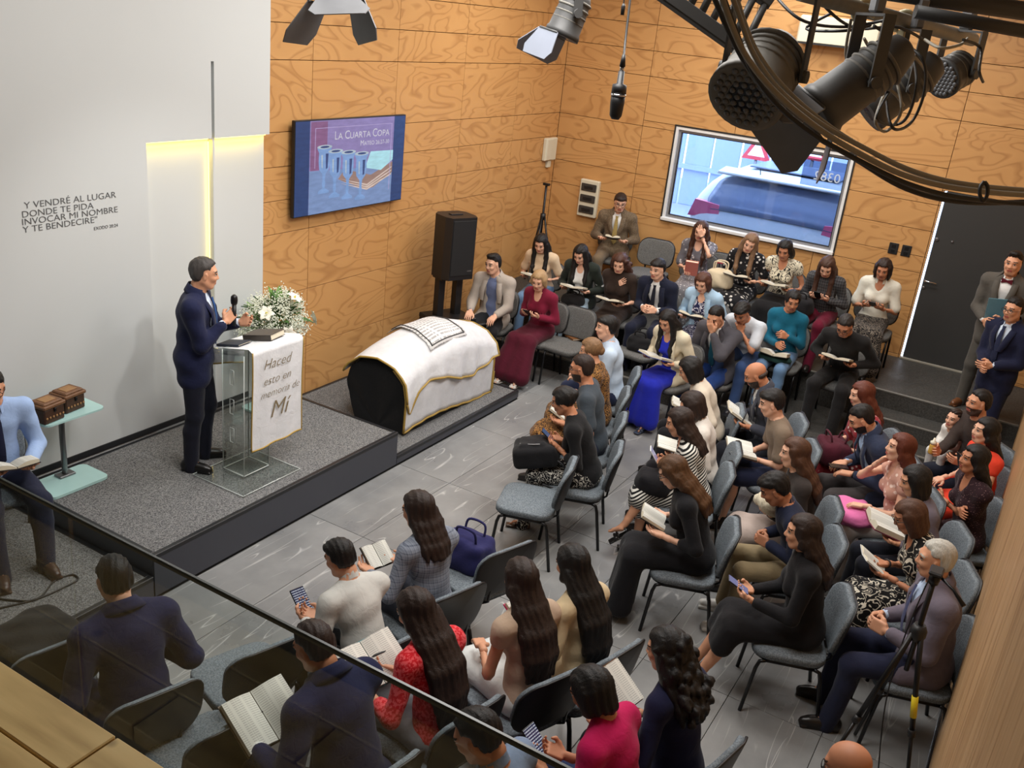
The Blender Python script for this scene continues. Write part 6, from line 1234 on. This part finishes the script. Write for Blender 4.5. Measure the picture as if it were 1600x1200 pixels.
C11 = person('woman in sleeveless cream top with black branch print and black skirt, reading', 'woman in the sleeveless printed top', (1226, 391), 180, 0.97, True, 't', lean=8, hp=24, pose='book', hair=('long', BLK, 0.12), top=('vest', (222, 214, 190), 'print', (40, 36, 34), 1.5), bottom=('longskirt', (24, 23, 25)), tier=0.56)
C12 = person('woman in black plaid jacket, face hidden by long brown hair, on her phone', 'woman in the black plaid jacket', (1292, 418), 176, 0.97, True, 'l', lean=14, curve=12, hp=34, hy=8, pose='phone', hair=('long', (66, 44, 34), 0.2, None, True), top=('shirt', (34, 34, 38), 'plaid', (120, 120, 122), 0.6), bottom=('trousers', (104, 22, 46)), tier=0.56)
C13 = person('woman in white short-sleeved blouse and dark patterned skirt by the door', 'woman in the white blouse by the door', (1380, 421), 182, 0.98, True, 't', lean=4, hp=20, pose='phone', hair=('bob', DBR, 0.11), top=('blouse', (222, 220, 206)), collar='shirt', bottom=('longskirt', (30, 28, 28), 'print', (134, 124, 112), 2.0), tier=0.56)
C14 = person('woman in cream blazer and royal blue dress reading, next to the empty grey chairs', 'woman in the royal blue dress', (1043, 502), 164, 0.97, True, 'm', lean=10, hp=28, pose='book', hair=('long', BLK, 0.16, None, True), top=('blouse', (36, 46, 176)), jacket=((216, 206, 180), 1.2), bottom=('longskirt', (36, 46, 176)), shoes=('sandal', (60, 70, 90)))
C15 = person('man in charcoal suit and teal tie covering his face with one hand', 'man covering his face', (1118, 496), 168, 1.05, tone='m', lean=13, curve=14, hp=26, pose='knees', lh='face', hair=('short', BLK), top=('shirt', WHT), jacket=((74, 72, 78), 1.2), tie=('tie', (24, 84, 104)), bottom=('trousers', (30, 60, 122)))
C16 = person('boy in white and grey t-shirt resting his face on his fist', 'boy resting his face on his fist', (1159, 489), 172, 0.95, tone='t', lean=22, curve=20, hp=34, pose='knees', lh='chin', hair=('moptop', BLK), top=('tee', (198, 204, 212)), bottom=('trousers', (52, 74, 116)), shoes=('sneaker', (40, 40, 44)), tier=0.19)
C17 = person('person in teal sweater and blue jeans with black hair tied up, book on lap', 'person in the teal sweater', (1238, 471), 182, 0.98, True, 't', lean=4, hp=14, hy=22, pose='clasp', rh=(0.26, -0.02, 0.26), lh=(0.22, 0.06, 0.36), hair=('bun', BLK, 0.3), top=('shirt', (22, 98, 124)), bottom=('trousers', (104, 136, 172)), tier=0.19, shoes=('shoe', (40, 36, 34)))
C18 = person('man in black clothes with glasses bent over an open book, near the steps', 'man in black bent over a book', (1320, 510), 176, 1.02, tone='t', lean=18, curve=16, hp=34, pose='book', hair=('short', (40, 36, 34)), top=('shirt', (28, 27, 27)), bottom=('trousers', (30, 29, 30)), glasses=True, tier=0.19)
# ---- standing men, the man on the side platform and the preacher
D1 = person('standing man in dark grey suit with burgundy bow tie, blue folder under his arm', 'man with the bow tie', (1583, 412), 172, 1.0, tone='m', stand=True, lean=0, curve=2, hp=2, pose='side', rh=(0.20, -0.08, 0.08, (0, 1, 0), (0.8, 0.6, -0.2), 0.6), lh=(0.22, 0.08, 0.12, (0, -1, 0), (0.8, -0.6, 0), 0.6), hair=('quiff', BLK), top=('shirt', WHT), jacket=((84, 80, 74), 0.5), tie=('bow', (88, 20, 34)), bottom=('trousers', (84, 80, 74)), shoes=('shoe', (104, 64, 38)), tier=0.56, group='standing people')
D2 = person('standing man in navy suit and glasses with hands joined, by the oak wall', 'standing man in the navy suit', (1583, 484), 150, 1.0, tone='m', stand=True, lean=0, curve=2, hp=4, pose='side', rh=(0.22, -0.05, 0.10, (0, 1, 0), (0.8, 0.6, -0.2), 0.7), lh=(0.22, 0.05, 0.12, (0, -1, 0), (0.8, -0.6, 0), 0.7), hair=('short', BLK), top=('shirt', (200, 212, 228)), jacket=((25, 29, 54), 0.5), tie=('tie', (34, 40, 66)), bottom=('trousers', (25, 29, 54)), tier=0.19, glasses=True, fat=1.04, group='standing people')
F1 = person('man in light blue shirt, navy tie and glasses seated on the side platform', 'man in the light blue shirt', (-14, 606), -108, 1.02, tone='m', lean=4, hp=12, hy=-10, pose='book', rh=(0.28, -0.10, 0.24), lh=(0.28, 0.14, 0.24), hair=('short', BLK), top=('shirt', (158, 184, 226)), collar='shirt', tie=('tie', (28, 32, 58)), bottom=('trousers', (34, 38, 58)), shoes=('shoe', (62, 44, 36)), tier=0.18, glasses=True)
PR = person('preacher in navy suit and blue tie speaking at the clear lectern with a microphone', 'preacher', (320, 428), -52, 1.0, tone='m', stand=True, lean=1, curve=4, hp=4, hy=12, pose='side', rh=(0.23, -0.04, 0.32, (0, 1, 0.2), (0.5, 0.7, 0.5), 0.8), lh=(0.32, 0.12, 0.27, (0, -0.8, 0.6), (0.8, -0.5, 0.2), 0.6), hair=('short', (62, 58, 56)), top=('shirt', (206, 218, 236)), jacket=((28, 33, 64), 0.5), tie=('tie', (30, 74, 130)), bottom=('trousers', (24, 26, 40)), shoes=('shoe', (18, 17, 17)), tier=0.34, fat=1.06, group='standing people')
for p in PEOPLE:
    if p['short'] in ('baby', 'preacher', 'man with the bow tie', 'standing man in the navy suit'): continue
    sit(p, 'g' if p['face'] > 150 else 'b')
# ================================================================== things held, bags, empty chairs
def loc(p, f, l, z):
    a = rad(p['face']); b_ = p['base']; return np.array((b_[0] + math.cos(a) * f - math.sin(a) * l, b_[1] + math.sin(a) * f + math.cos(a) * l, b_[2] + z))
def mid(p): R_, L_ = p['arm']['R'], p['arm']['L']; return (R_[2] + R_[3] * 0.07 + L_[2] + L_[3] * 0.07) / 2
def hbook(p, txt, df=0.03, dl=0.0, dz=0.03, **k):
    m = mid(p); yaw = k.pop('yaw', 0); return openbook(loc(p, m[0] + df, m[1] + dl, m[2] + dz), p['face'] + yaw, txt + ' held by the ' + p['short'], **k)
def hphone(p, txt='smartphone', df=0.04, dl=0.0, dz=0.03, **k):
    m = mid(p); yaw = k.pop('yaw', 0); return phone(loc(p, m[0] + df, m[1] + dl, m[2] + dz), p['face'] + yaw, txt + ' held by the ' + p['short'], **k)
hbook(A1, 'small open book', w_=0.11, h=0.17); hphone(A2, 'black phone with text', scr_='text', k=1.15, tilt=40); hbook(A3, 'open pocket book', w_=0.085, h=0.15, tilt=35, th=0.012)
hbook(A4, 'large open bible', w_=0.16, h=0.26, tilt=30, th=0.03, cover=(96, 78, 62)); hbook(A5, 'teal-covered open study bible', w_=0.17, h=0.25, tilt=30, cover=(44, 128, 138)); hbook(A7, 'open book with a magenta cover', w_=0.12, h=0.19, tilt=30, cover=(176, 24, 84))
hbook(A8, 'wide open bible', w_=0.16, h=0.24, tilt=26, cover=(60, 44, 36)); hphone(A9, 'phone with blue text screen', scr_='text', k=1.2, tilt=45); hbook(A10, 'open bible with brown leather cover', w_=0.15, h=0.23, tilt=34, dz=0.08, dl=-0.03, cover=(92, 62, 40)); hbook(A11, 'pale open booklet', w_=0.10, h=0.18, df=0.10)
hbook(B3, 'small open book', w_=0.10, h=0.15, tilt=30); hphone(B4, 'blue phone', scr_='blue', tilt=40); hbook(B5, 'small open book', w_=0.10, h=0.15); hbook(B6, 'open booklet', w_=0.12, h=0.19, tilt=10, th=0.01); hphone(B7, 'white tablet', scr_='lilac', k=1.35, tilt=55, body=plain('white_phone', (226, 226, 226), 0.4))
hbook(B8, 'thick open paperback', w_=0.10, h=0.18, tilt=25); hbook(B9, 'open bible', w_=0.14, h=0.22, tilt=30); hbook(B10, 'large open book', w_=0.16, h=0.22, tilt=8, dz=0.02); hphone(B13, 'phone with lilac screen', scr_='lilac', tilt=30, dz=0.035)
hphone(E2, 'phone', scr_='dark', tilt=0, df=0.02, dz=0.02); hbook(E4, 'thick open bible', w_=0.14, h=0.22, th=0.04, tilt=18, cover=(120, 40, 70)); hbook(E5, 'folded white papers', w_=0.10, h=0.20, th=0.006, tilt=35, cover=(210, 210, 206))
openbook(loc(E7, 0.40, 0.14, 0.585), 100, 'open book lying on the knees of the woman with crossed arms', tilt=4, w_=0.13, h=0.19)
L_ = E8['arm']['L']; phone(loc(E8, *(L_[2] + L_[3] * 0.10 + (0.03, 0, 0.02))), E8['face'], 'raised dark phone held by the woman in the orange-red dress', tilt=70, scr_='dark')
hphone(C2, 'phone', scr_='dark', tilt=35); hbook(C3, 'open bible', tilt=15); hbook(C4, 'open bible', tilt=15); hbook(C5, 'small open book', w_=0.09, h=0.14, tilt=20)
L_ = C6['arm']['L']; openbook(loc(C6, *(L_[2] + L_[3] * 0.09 + (0.02, -0.06, 0.035))), C6['face'], 'open book in the hand of the woman with curly brown hair', tilt=18)
R_ = C8['arm']['R']; closedbook(loc(C8, *(R_[2] + R_[3] * 0.08 + (0.04, 0.06, 0.05))), C8['face'] + 8, 'salmon pink book upright on the lap of the grey floral dress woman', (0.22, 0.15, 0.03), (222, 128, 112), tilt=58)
hbook(C9, 'open book with dark cover', tilt=25); hbook(C10, 'open book', tilt=18); hbook(C11, 'open book', tilt=12); hphone(C12, 'phone', tilt=40, scr_='dark'); hphone(C13, 'black phone', tilt=30, scr_='dark'); hbook(C14, 'open bible', tilt=18, w_=0.15, h=0.22, cover=(40, 60, 130)); 
openbook(loc(C17, 0.34, 0.0, 0.615), C17['face'], 'thick open bible on the lap of the person in the teal sweater', tilt=14, th=0.04, cover=(60, 60, 52)); hbook(C18, 'open book', tilt=16)
hbook(F1, 'open bible', tilt=16, w_=0.13, h=0.19, dz=0.035)
R_ = D1['arm']['L']; closedbook(loc(D1, 0.20, 0.02, 1.10), D1['face'], 'teal folder held by the man with the bow tie', (0.28, 0.22, 0.012), (96, 140, 156), tilt=75, roll=20)
# microphone in the preacher's hand
R_ = PR['arm']['R']; mc = loc(PR, *(R_[2] + R_[3] * 0.085 + (0.015, 0.0, 0.0))); t = empty('microphone', mc, 0, 'black handheld microphone held upright by the preacher', 'microphone')
MB().tube([(0, 0, -0.09), (0.0, 0, 0.08)], [0.014, 0.018], 12).build('handle', BLACKP, t); MB().lathe([(0.016, 0.075), (0.024, 0.085), (0.027, 0.11), (0.024, 0.14), (0.01, 0.155)], 14).build('grille', BLACKM, t)
# cloth bundle cradled by the woman in the dark cardigan
F = Field(0.012); c0 = np.array((0.24, 0.10, 0.80)); F.ell(c0 + (0.02, 0.10, 0.05), (0.075, 0.075, 0.075), k=0.02).ell(c0, (0.10, 0.16, 0.075), rotm(0, 0, 0.3), k=0.03).cap(c0 + (0, -0.1, -0.02), c0 + (0.06, -0.2, -0.08), 0.06, 0.045, 0.03)
V, Q = F.mesh(lambda X_, Y_, Z_: 0.003 * np.sin(120 * Y_) * np.sin(120 * Z_)); t = empty('knitted_bundle', B11['base'], rad(B11['face']), 'cream knitted baby blanket bundle in the arms of the dark cardigan woman', 'blanket'); link('blanket', fastmesh('blanket', V, Q, fab((226, 216, 192), 'knit', (206, 196, 170))), t)
# soft bags on laps and seats
def softbag(name, p, f, l, z, size, c, lab, rot=(0, 0, 0), handles=True, pat=None, fold=True, base=None):
    sx_, sy_, sz_ = size; R_ = rotm(*rot); F = Field(0.013); F.box((0, 0, sz_ * 0.40), (sx_ * 0.29, sy_ * 0.31, sz_ * 0.24), R_, rnd=min(size) * 0.20, k=0.01).ell(np.array((0.0, 0, sz_ * 0.28)), np.array((sx_ * 0.55, sy_ * 0.53, sz_ * 0.33)), R_, k=0.06).ell(np.array((0.02, 0.03, sz_ * 0.55)), np.array((sx_ * 0.36, sy_ * 0.40, sz_ * 0.36)), R_, k=0.05)
    V, Q = F.mesh(lambda X_, Y_, Z_: 0.008 * np.sin(30 * X_ + 14 * Z_ + 10 * Y_) * np.sin(26 * Y_ + 20 * Z_) if fold else 0 * X_ * Y_ * Z_)
    q = loc(p, f, l, z) if base is None else np.array(base); t = empty(name, q, rad(p['face'] if p else 0), lab, 'bag', 'bags'); m = fab(c, *((pat, (44, 28, 18)) if pat else ())); link('bag_body', fastmesh('bag_body', V, Q, m), t)
    if handles:
        for sg in (-1, 1): MB().tube(spline([R_ @ np.array(k_) for k_ in ((sg * sx_ * 0.2, -sy_ * 0.22, sz_ * 0.8), (sg * sx_ * 0.28, -sy_ * 0.18, sz_ * 1.15), (sg * sx_ * 0.28, sy_ * 0.18, sz_ * 1.15), (sg * sx_ * 0.2, sy_ * 0.22, sz_ * 0.8))], 6), 0.009, 6).build('handle', m, t)
    return t
bp = empty('backpack', loc(B4, 0.42, 0.04, 0.585), rad(B4['face']), 'black backpack lying on the lap of the woman with the bun', 'bag', 'bags')
F = Field(0.011); Rb = rotm(0, 0.22, 0.1); F.box((0, 0, 0.09), (0.13, 0.10, 0.045), Rb, rnd=0.045, k=0.01).box((0.03, 0.0, 0.165), (0.08, 0.075, 0.006), Rb, rnd=0.028, k=0.018).ell((-0.12, 0, 0.10), (0.07, 0.12, 0.07), Rb, k=0.04)
V, Q = F.mesh(lambda X_, Y_, Z_: 0.004 * np.sin(34 * X_ + 20 * Y_) * np.sin(30 * Y_ + 24 * Z_)); link('bag_body', fastmesh('bag_body', V, Q, fab((28, 28, 31))), bp)
for k in (-0.06, 0.05): MB().tube(spline([(-0.06, k * 1.4, 0.205), (0.03, k * 1.5 + 0.02, 0.196), (0.13, k, 0.165)], 8), 0.004, 5).build('zip', plain('bag_zip', (150, 150, 152), 0.4), bp)
MB().tube(spline([(-0.16, 0.08, 0.1), (-0.26, 0.12, 0.05), (-0.24, 0.14, -0.12), (-0.1, 0.16, -0.1)], 6), 0.010, 6).build('strap', BLACKP, bp)
softbag('shoulder_bag', B7, 0.33, 0.05, 0.575, (0.26, 0.24, 0.18), (26, 25, 29), 'black cloth bag on the lap of the striped dress woman', handles=False)
softbag('handbag', E1, 0.36, 0.10, 0.58, (0.26, 0.34, 0.22), (78, 26, 40), 'burgundy leather handbag on the lap of the floral dress woman')
softbag('handbag', C10, 0.30, -0.22, 0.60, (0.16, 0.34, 0.26), (212, 196, 166), 'cream leather handbag at the knees of the black floral dress woman')
softbag('handbag', C12, 0.34, -0.16, 0.58, (0.2, 0.26, 0.2), (26, 25, 28), 'black shiny handbag on the lap of the plaid jacket woman'); softbag('handbag', C4, 0.30, 0.0, 0.565, (0.18, 0.26, 0.14), (28, 26, 26), 'small black handbag on the lap of the green cardigan woman')
softbag('handbag', C17, 0.30, -0.02, 0.565, (0.2, 0.34, 0.06), (30, 58, 54), 'dark green flat bag under the bible on the teal sweater lap', handles=False)
softbag('gift_bag', C8, 0.0, 0.42, 0.60, (0.12, 0.22, 0.26), (170, 40, 66), 'red gift bag behind the grey floral dress woman', base=(11.22, onx(1122, 432, 11.22)[1], 1.035))
chair(11.22, onx(1122, 432, 11.22)[1], 0.56, 184, 'empty grey chair with a red gift bag in the top row', 'g')
cq = onz(62, 1040, 0.52); chair(cq[0], cq[1], 0, 78, 'chair under a black coat at the left edge', 'b'); softbag('coat_bundle', None, 0, 0, 0, (0.46, 0.44, 0.34), (30, 31, 33), 'black coat heaped on the chair left of the navy suit man', handles=False, base=(cq[0], cq[1], 0.47))
softbag('pink_cloth', E3, 0.36, 0.02, 0.565, (0.34, 0.38, 0.12), (226, 120, 176), 'pink folded cloth over the knees of the auburn-haired woman', handles=False)
softbag('leopard_shawl', B3, 0.36, 0.06, 0.555, (0.34, 0.40, 0.13), (150, 106, 56), 'leopard print shawl over the knees of the dark grey t-shirt man', handles=False, pat='leopard')
# baby bottle by the baby
R_ = E9['arm']['R']; q = loc(E9, *(R_[2] + R_[3] * 0.09 + (0.01, 0, 0.03))); t = empty('baby_bottle', q, 0, 'small baby bottle with yellow juice in front of the baby', 'bottle'); MB().lathe([(0.022, -0.06), (0.026, -0.05), (0.026, 0.02), (0.02, 0.035)], 14).build('bottle', plain('juice_yellow', (222, 180, 90), 0.2), t); MB().lathe([(0.027, 0.03), (0.027, 0.05), (0.012, 0.06), (0.007, 0.085)], 12).build('cap', plain('bottle_cap', (232, 228, 206), 0.4), t)
# empty chairs
EC = []
def emptychair(px, py, z, face, lab, col, tier_=0.0):
    q = onz(px, py, z + tier_); return chair(q[0], q[1], tier_, face, lab, col)
emptychair(828, 780, 0.46, 108, 'empty grey-blue chair at the front of the right block by the aisle', 'b')
e1 = emptychair(882, 538, 0.46, 178, 'empty grey chair with a brown book on its seat', 'g'); e2 = emptychair(1000, 548, 0.46, 172, 'empty grey chair with a black bag, left of the royal blue dress', 'g')
q = onx(1012, 428, 11.2); chair(11.2, q[1], 0.56, 186, 'empty grey chair in the top row below the window edge', 'g'); emptychair(382, 1020, 0.60, 73, 'empty chair between the navy suit man and the boy in pale shirt', 'b')
e3 = emptychair(748, 895, 0.48, 72, 'empty chair with a blue bag in front of the black-haired girl', 'b'); emptychair(318, 1172, 0.46, 78, 'empty chair at the bottom left, seat showing above the pine boards', 'b')
closedbook(onz(896, 528, 0.475), 60, 'brown leather book on the empty grey chair', (0.18, 0.13, 0.02), (120, 78, 44))
softbag('handbag', None, 0, 0, 0, (0.28, 0.30, 0.2), (26, 26, 28), 'black handbag on the empty chair by the royal blue dress', base=np.array(e2.location) + (0, 0.0, 0.47)); softbag('tote_bag', None, 0, 0, 0, (0.24, 0.34, 0.26), (44, 44, 92), 'navy blue tote bag on the empty chair beside the plaid shirt woman', base=np.array(e3.location) + (0.05, 0.12, 0.47))
# ================================================================== lighting rig hanging close to the camera
RIG = plain('rig_black', (72, 72, 72), 0.5, var=0.15); RIGG = plain('rig_grey', (118, 119, 122), 0.5, var=0.12); LENS = plain('lens_dark', (30, 32, 38), 0.15); DUST = plain('dusty_black', (112, 109, 102), 0.6, var=0.2); CREAM = plain('cream_plastic', (190, 182, 150), 0.5); PIPE = plain('old_grey_pipe', (132, 128, 116), 0.55, var=0.2, nscale=30); CABL = plain('grey_cable', (146, 140, 126), 0.6, var=0.15); CABK = plain('black_cable', (46, 46, 46), 0.5)
def camdir(x, y, z): return unit(RC.T @ np.array((x, y, z), float))
def basis(d, up=(0, 0, 1)): d = unit(d); s_ = unit(np.cross(up, d)); return np.stack([s_, np.cross(d, s_), d], 1)   # columns x, y, z=axis
def canlight(pos, d, r, L, lab, body=RIG, doors=(), honey=True, yoke=True, k=1.0, doorm=None):
    t = empty('stage_light', pos, 0, lab, 'stage light', 'stage lights on the rig'); B_ = basis(d); P = lambda v: B_ @ np.array(v, float)
    MB().lathe([(r * 0.35, -L * 0.5), (r * 0.62, -L * 0.46), (r * 0.86, -L * 0.3), (r * 0.95, 0), (r, L * 0.36), (r * 1.08, L * 0.4), (r * 1.08, L * 0.5), (r * 0.96, L * 0.5)], 28, rot=B_).build('housing', body, t)
    for j in range(4): MB().lathe([(r * 0.93, 0), (r * 1.0, 0.006), (r * 0.93, 0.012)], 24, P((0, 0, -L * 0.26 + j * 0.03)), B_).build('cooling_rib', DUST, t)
    lens = MB().lathe([(r * 0.94, L * 0.49), (r * 0.5, L * 0.5), (0.001, L * 0.505)], 24, rot=B_).build('lens', LENS, t)
    if honey:
        lm = MB().lathe([(0.011, 0), (0.009, 0.005), (0.003, 0.008)], 8, rot=B_).mesh('led', plain('led_lens', (96, 98, 102), 0.3)); n = 0
        for a in range(-4, 5):
            for c in range(-4, 5):
                x, y = (a + 0.5 * (c % 2)) * r * 0.23, c * r * 0.2
                if x * x + y * y < (r * 0.88) ** 2: link('led', lm, lens, P((x, y, L * 0.5)))
    for i, (ang, ln, tilt, wd) in enumerate(doors):
        ca, sa = math.cos(rad(ang)), math.sin(rad(ang)); out = P((ca, sa, 0)); ax = P((0, 0, 1)); hin = out * r * 1.06 + ax * L * 0.5; dd = unit(ax * math.cos(rad(tilt)) + out * math.sin(rad(tilt))); wv = unit(np.cross(dd, out)) if abs(dd @ out) < 0.98 else unit(np.cross(dd, ax)); nn = unit(np.cross(wv, dd))
        poly = [(-wd * 0.42, 0), (wd * 0.42, 0), (wd * 0.62, ln * 0.72), (wd * 0.5, ln), (-wd * 0.5, ln), (-wd * 0.62, ln * 0.72)]
        MB().prism(poly, 0.004, np.stack([wv, dd, nn], 1), hin).build('barn_door', doorm or RIGG, t); MB().tube([hin - wv * wd * 0.4, hin + wv * wd * 0.4], 0.006, 6).build('hinge', RIG, t)
    if yoke:
        upv = np.array((0, 0, 1.0)); sd = unit(np.cross(unit(d), upv)); yk = MB(); h = r + 0.12 * k
        for s_ in (-1, 1): MB().box(sd * s_ * (r * 1.12) + upv * h * 0.45, (0.008, 0.04, h * 1.05), np.stack([sd, np.cross(upv, sd), upv], 1)).build('yoke_arm', RIG, t); MB().lathe([(0.02, -0.012), (0.02, 0.012)], 10, sd * s_ * (r * 1.15), basis(sd)).build('knob', RIG, t)
        MB().box(upv * h * 0.97, (r * 2.3, 0.04, 0.008), np.stack([sd, np.cross(upv, sd), upv], 1)).build('yoke_bridge', RIG, t); MB().box(upv * (h + 0.05), (0.05, 0.035, 0.10), np.stack([sd, np.cross(upv, sd), upv], 1), b=0.006).build('clamp', RIGG, t)
    return t
canlight(atd(1192, 112, 3.0), camdir(-0.50, 0.72, -0.42), 0.115, 0.27, 'big round black LED stage light with a dotted lens near the rig cables', DUST)
canlight(atd(1345, 125, 3.1), camdir(-0.80, 0.58, 0.12), 0.085, 0.36, 'long black spotlight with large grey barn doors in front of the window', RIG, ((200, 0.17, 22, 0.2), (60, 0.17, 30, 0.2), (300, 0.14, 40, 0.18)), False)
canlight(atd(1410, 135, 3.5), camdir(-0.78, 0.55, 0.2), 0.08, 0.30, 'black spotlight hung behind the long one under tangled cables', RIG, (), False)
canlight(atd(1492, 112, 3.8), camdir(-0.78, 0.45, -0.35), 0.074, 0.165, 'small black LED stage light hanging alone at the right', RIG, k=0.7)
canlight(atd(522, -42, 4.0), camdir(0.05, 0.96, 0.25), 0.085, 0.22, 'black stage light with barn doors hanging over the white wall edge', RIG, ((250, 0.20, 40, 0.2), (20, 0.17, 12, 0.2), (130, 0.16, 60, 0.2)), False, doorm=RIGG)
canlight(atd(893, 20, 4.3), camdir(-0.40, 0.86, 0.25), 0.075, 0.22, 'black stage light with pale barn doors hanging near the room corner', RIG, ((165, 0.15, 35, 0.19), (70, 0.13, 10, 0.17)), False, doorm=plain('pale_grey_leaf', (132, 138, 152), 0.5))
# pipes and beams
def pipe(name, a, b_, r, m, lab, ext=0.0):
    a, b_ = np.array(a), np.array(b_); d = unit(b_ - a); o = MB().tube([a - d * ext, b_ + d * ext], r, 14).build(name, m); return tag(o, lab, 'pipe')
pipe('rig_pipe', atd(1250, -12, 3.0), atd(1520, 62, 3.9), 0.026, PIPE, 'old grey rig pipe carrying the stage lights', 0.0); pipe('rig_beam', atd(1430, 18, 3.2), atd(1640, 56, 3.2), 0.022, CABK, 'black steel bar beside the grey rig pipe')
pipe('rig_beam', atd(1330, -22, 3.4), atd(1660, 26, 3.4), 0.032, CABK, 'thick black steel beam along the top right edge')
for px, py, dd, nm in ((1350, 18, 3.25, 'left'), (1412, 34, 3.5, 'right')):
    q = atd(px, py, dd); t = empty('pipe_clamp', q, 0, 'cream half-coupler clamp on the grey rig pipe, %s one' % nm, 'clamp', 'pipe clamps'); MB().tube([(0.036 * math.cos(a) * RC[0] + 0.036 * math.sin(a) * np.array((0, 0, 1.0))) for a in np.linspace(-0.6, 4.2, 14)], 0.009, 6).build('hook', CREAM, t); MB().box((0, 0, -0.045), (0.03, 0.03, 0.03), b=0.004).build('bolt_block', CREAM, t)
# ladder truss
ta, tb_ = atd(1010, -28, 3.2), atd(1168, 84, 3.2); t = empty('ladder_truss', ta, 0, 'black ladder truss crossing the top of the picture', 'truss'); up = camdir(0.45, -0.9, 0.1); dv = tb_ - ta
MB().box((tb_ - ta) / 2, (np.linalg.norm(dv), 0.03, 0.05), np.stack([unit(dv), unit(np.cross(up, dv)), unit(np.cross(dv, np.cross(up, dv)))], 1), b=0.004).build('rail', RIG, t); MB().box((tb_ - ta) / 2 + up * 0.2, (np.linalg.norm(dv), 0.03, 0.05), np.stack([unit(dv), unit(np.cross(up, dv)), unit(np.cross(dv, np.cross(up, dv)))], 1), b=0.004).build('rail', RIG, t)
for k in np.linspace(0.08, 0.95, 9): MB().tube([dv * k, dv * k + up * 0.2], 0.013, 8).build('rung', RIG, t)
# cable bundle
offs = ((0, 0, 2.55, 0.014, CABL), (10, -8, 2.6, 0.012, CABL), (-9, 8, 2.62, 0.013, CABK), (22, -6, 2.7, 0.011, CABL), (4, 14, 2.58, 0.012, CABK))
base = ((1120, -30), (1146, 40), (1172, 95), (1215, 150), (1275, 200), (1340, 238), (1420, 275), (1510, 296), (1640, 305)); LABS = ('front grey', 'second grey', 'lowest black', 'upper grey', 'inner black')
for k, (ox, oy, dd, r, m) in enumerate(offs):
    pts = [atd(x + ox * (1 - i / 11) + (3 if k % 2 else -3) * math.sin(i * 1.3 + k), y + oy + (14 * math.sin(min(1, max(0, (i - 5) / 3)) * math.pi) if k == 2 else 0), dd + 0.05 * i) for i, (x, y) in enumerate(base)] + [ony(1800 + 3 * k, 290 + oy, -0.2)]
    tag(MB().tube(spline(pts, 8), r * 0.62, 8).build('rig_cable', m), '%s cable of the thick bundle sweeping across the window' % LABS[k], 'cable', 'rig cables')
pts = [atd(x, y, 2.75) for x, y in ((1538, 284), (1532, 292), (1531, 304), (1536, 314), (1542, 306), (1543, 292), (1538, 284))]; tag(MB().tube(spline(pts, 5), 0.006, 6).build('cable_tie', CABK), 'black tie around the cable bundle at the right', 'cable tie')
# loose loops
loops = (((1330, 30), (1322, 90), (1345, 130), (1390, 140), (1412, 165)), ((1395, 60), (1440, 90), (1445, 140), (1425, 190), (1395, 200), (1385, 150), (1398, 120)), ((1365, 40), (1420, 80), (1432, 130), (1420, 178), (1400, 195), (1370, 185), (1392, 140)), ((1380, 150), (1368, 190), (1385, 205), (1408, 175), (1402, 130)), ((1300, 20), (1260, 45), (1320, 48), (1360, 40)), ((1270, -10), (1310, 30), (1345, 45), (1400, 42), (1440, 60)), ((1445, 62), (1470, 75), (1500, 70), (1512, 60)), ((1505, 62), (1532, 75), (1530, 110), (1536, 128)), ((1200, -20), (1250, 30), (1320, 42), (1390, 30)), ((1350, 60), (1375, 95), (1420, 85), (1446, 110)))
for k, pl in enumerate(loops): tag(MB().tube(spline([atd(x, y, 3.15 + 0.04 * ((i * 7 + k * 3) % 5)) for i, (x, y) in enumerate(pl)], 7), 0.0052, 6).build('loose_cable', CABK if k % 3 else CABL), 'thin loose cable tangled around the rig pipe and spotlights', 'cable', 'loose rig cables')
# hanging microphone
q = atd(966, 150, 4.0); t = empty('hanging_microphone', q, 0, 'black microphone hanging on its cable in front of the plywood corner', 'microphone'); tp_ = atd(988, -30, 4.0) - q
MB().lathe([(0.016, -0.095), (0.026, -0.08), (0.030, -0.03), (0.030, 0.0)], 18).build('foam_grille', BLACKP, t); MB().lathe([(0.033, 0.0), (0.033, 0.008)], 18).build('silver_ring', CHROME, t); MB().lathe([(0.032, 0.008), (0.030, 0.045), (0.014, 0.05), (0.013, 0.10)], 18).build('body', BLACKP, t); MB().lathe([(0.009, 0.10), (0.010, 0.118)], 12).build('connector', CHROME, t); MB().lathe([(0.013, 0.118), (0.007, 0.165)], 12).build('plug', BLACKP, t)
MB().tube(spline([(0, 0, 0.16), tp_ * 0.5 + (0.004, 0, 0), tp_], 6), 0.005, 6).build('cable', CABK, t)
q = atd(974, 10, 4.1); t = empty('cable_plug', q, 0, 'small loose cable plug hanging left of the microphone', 'plug'); MB().tube(spline([(0.02, 0, 0.14), (0.0, 0, 0.06), (0, 0, 0)], 5), 0.003, 5).build('cable', CABK, t); MB().lathe([(0.008, -0.035), (0.009, 0.0), (0.004, 0.012)], 10).build('plug', BLACKP, t)
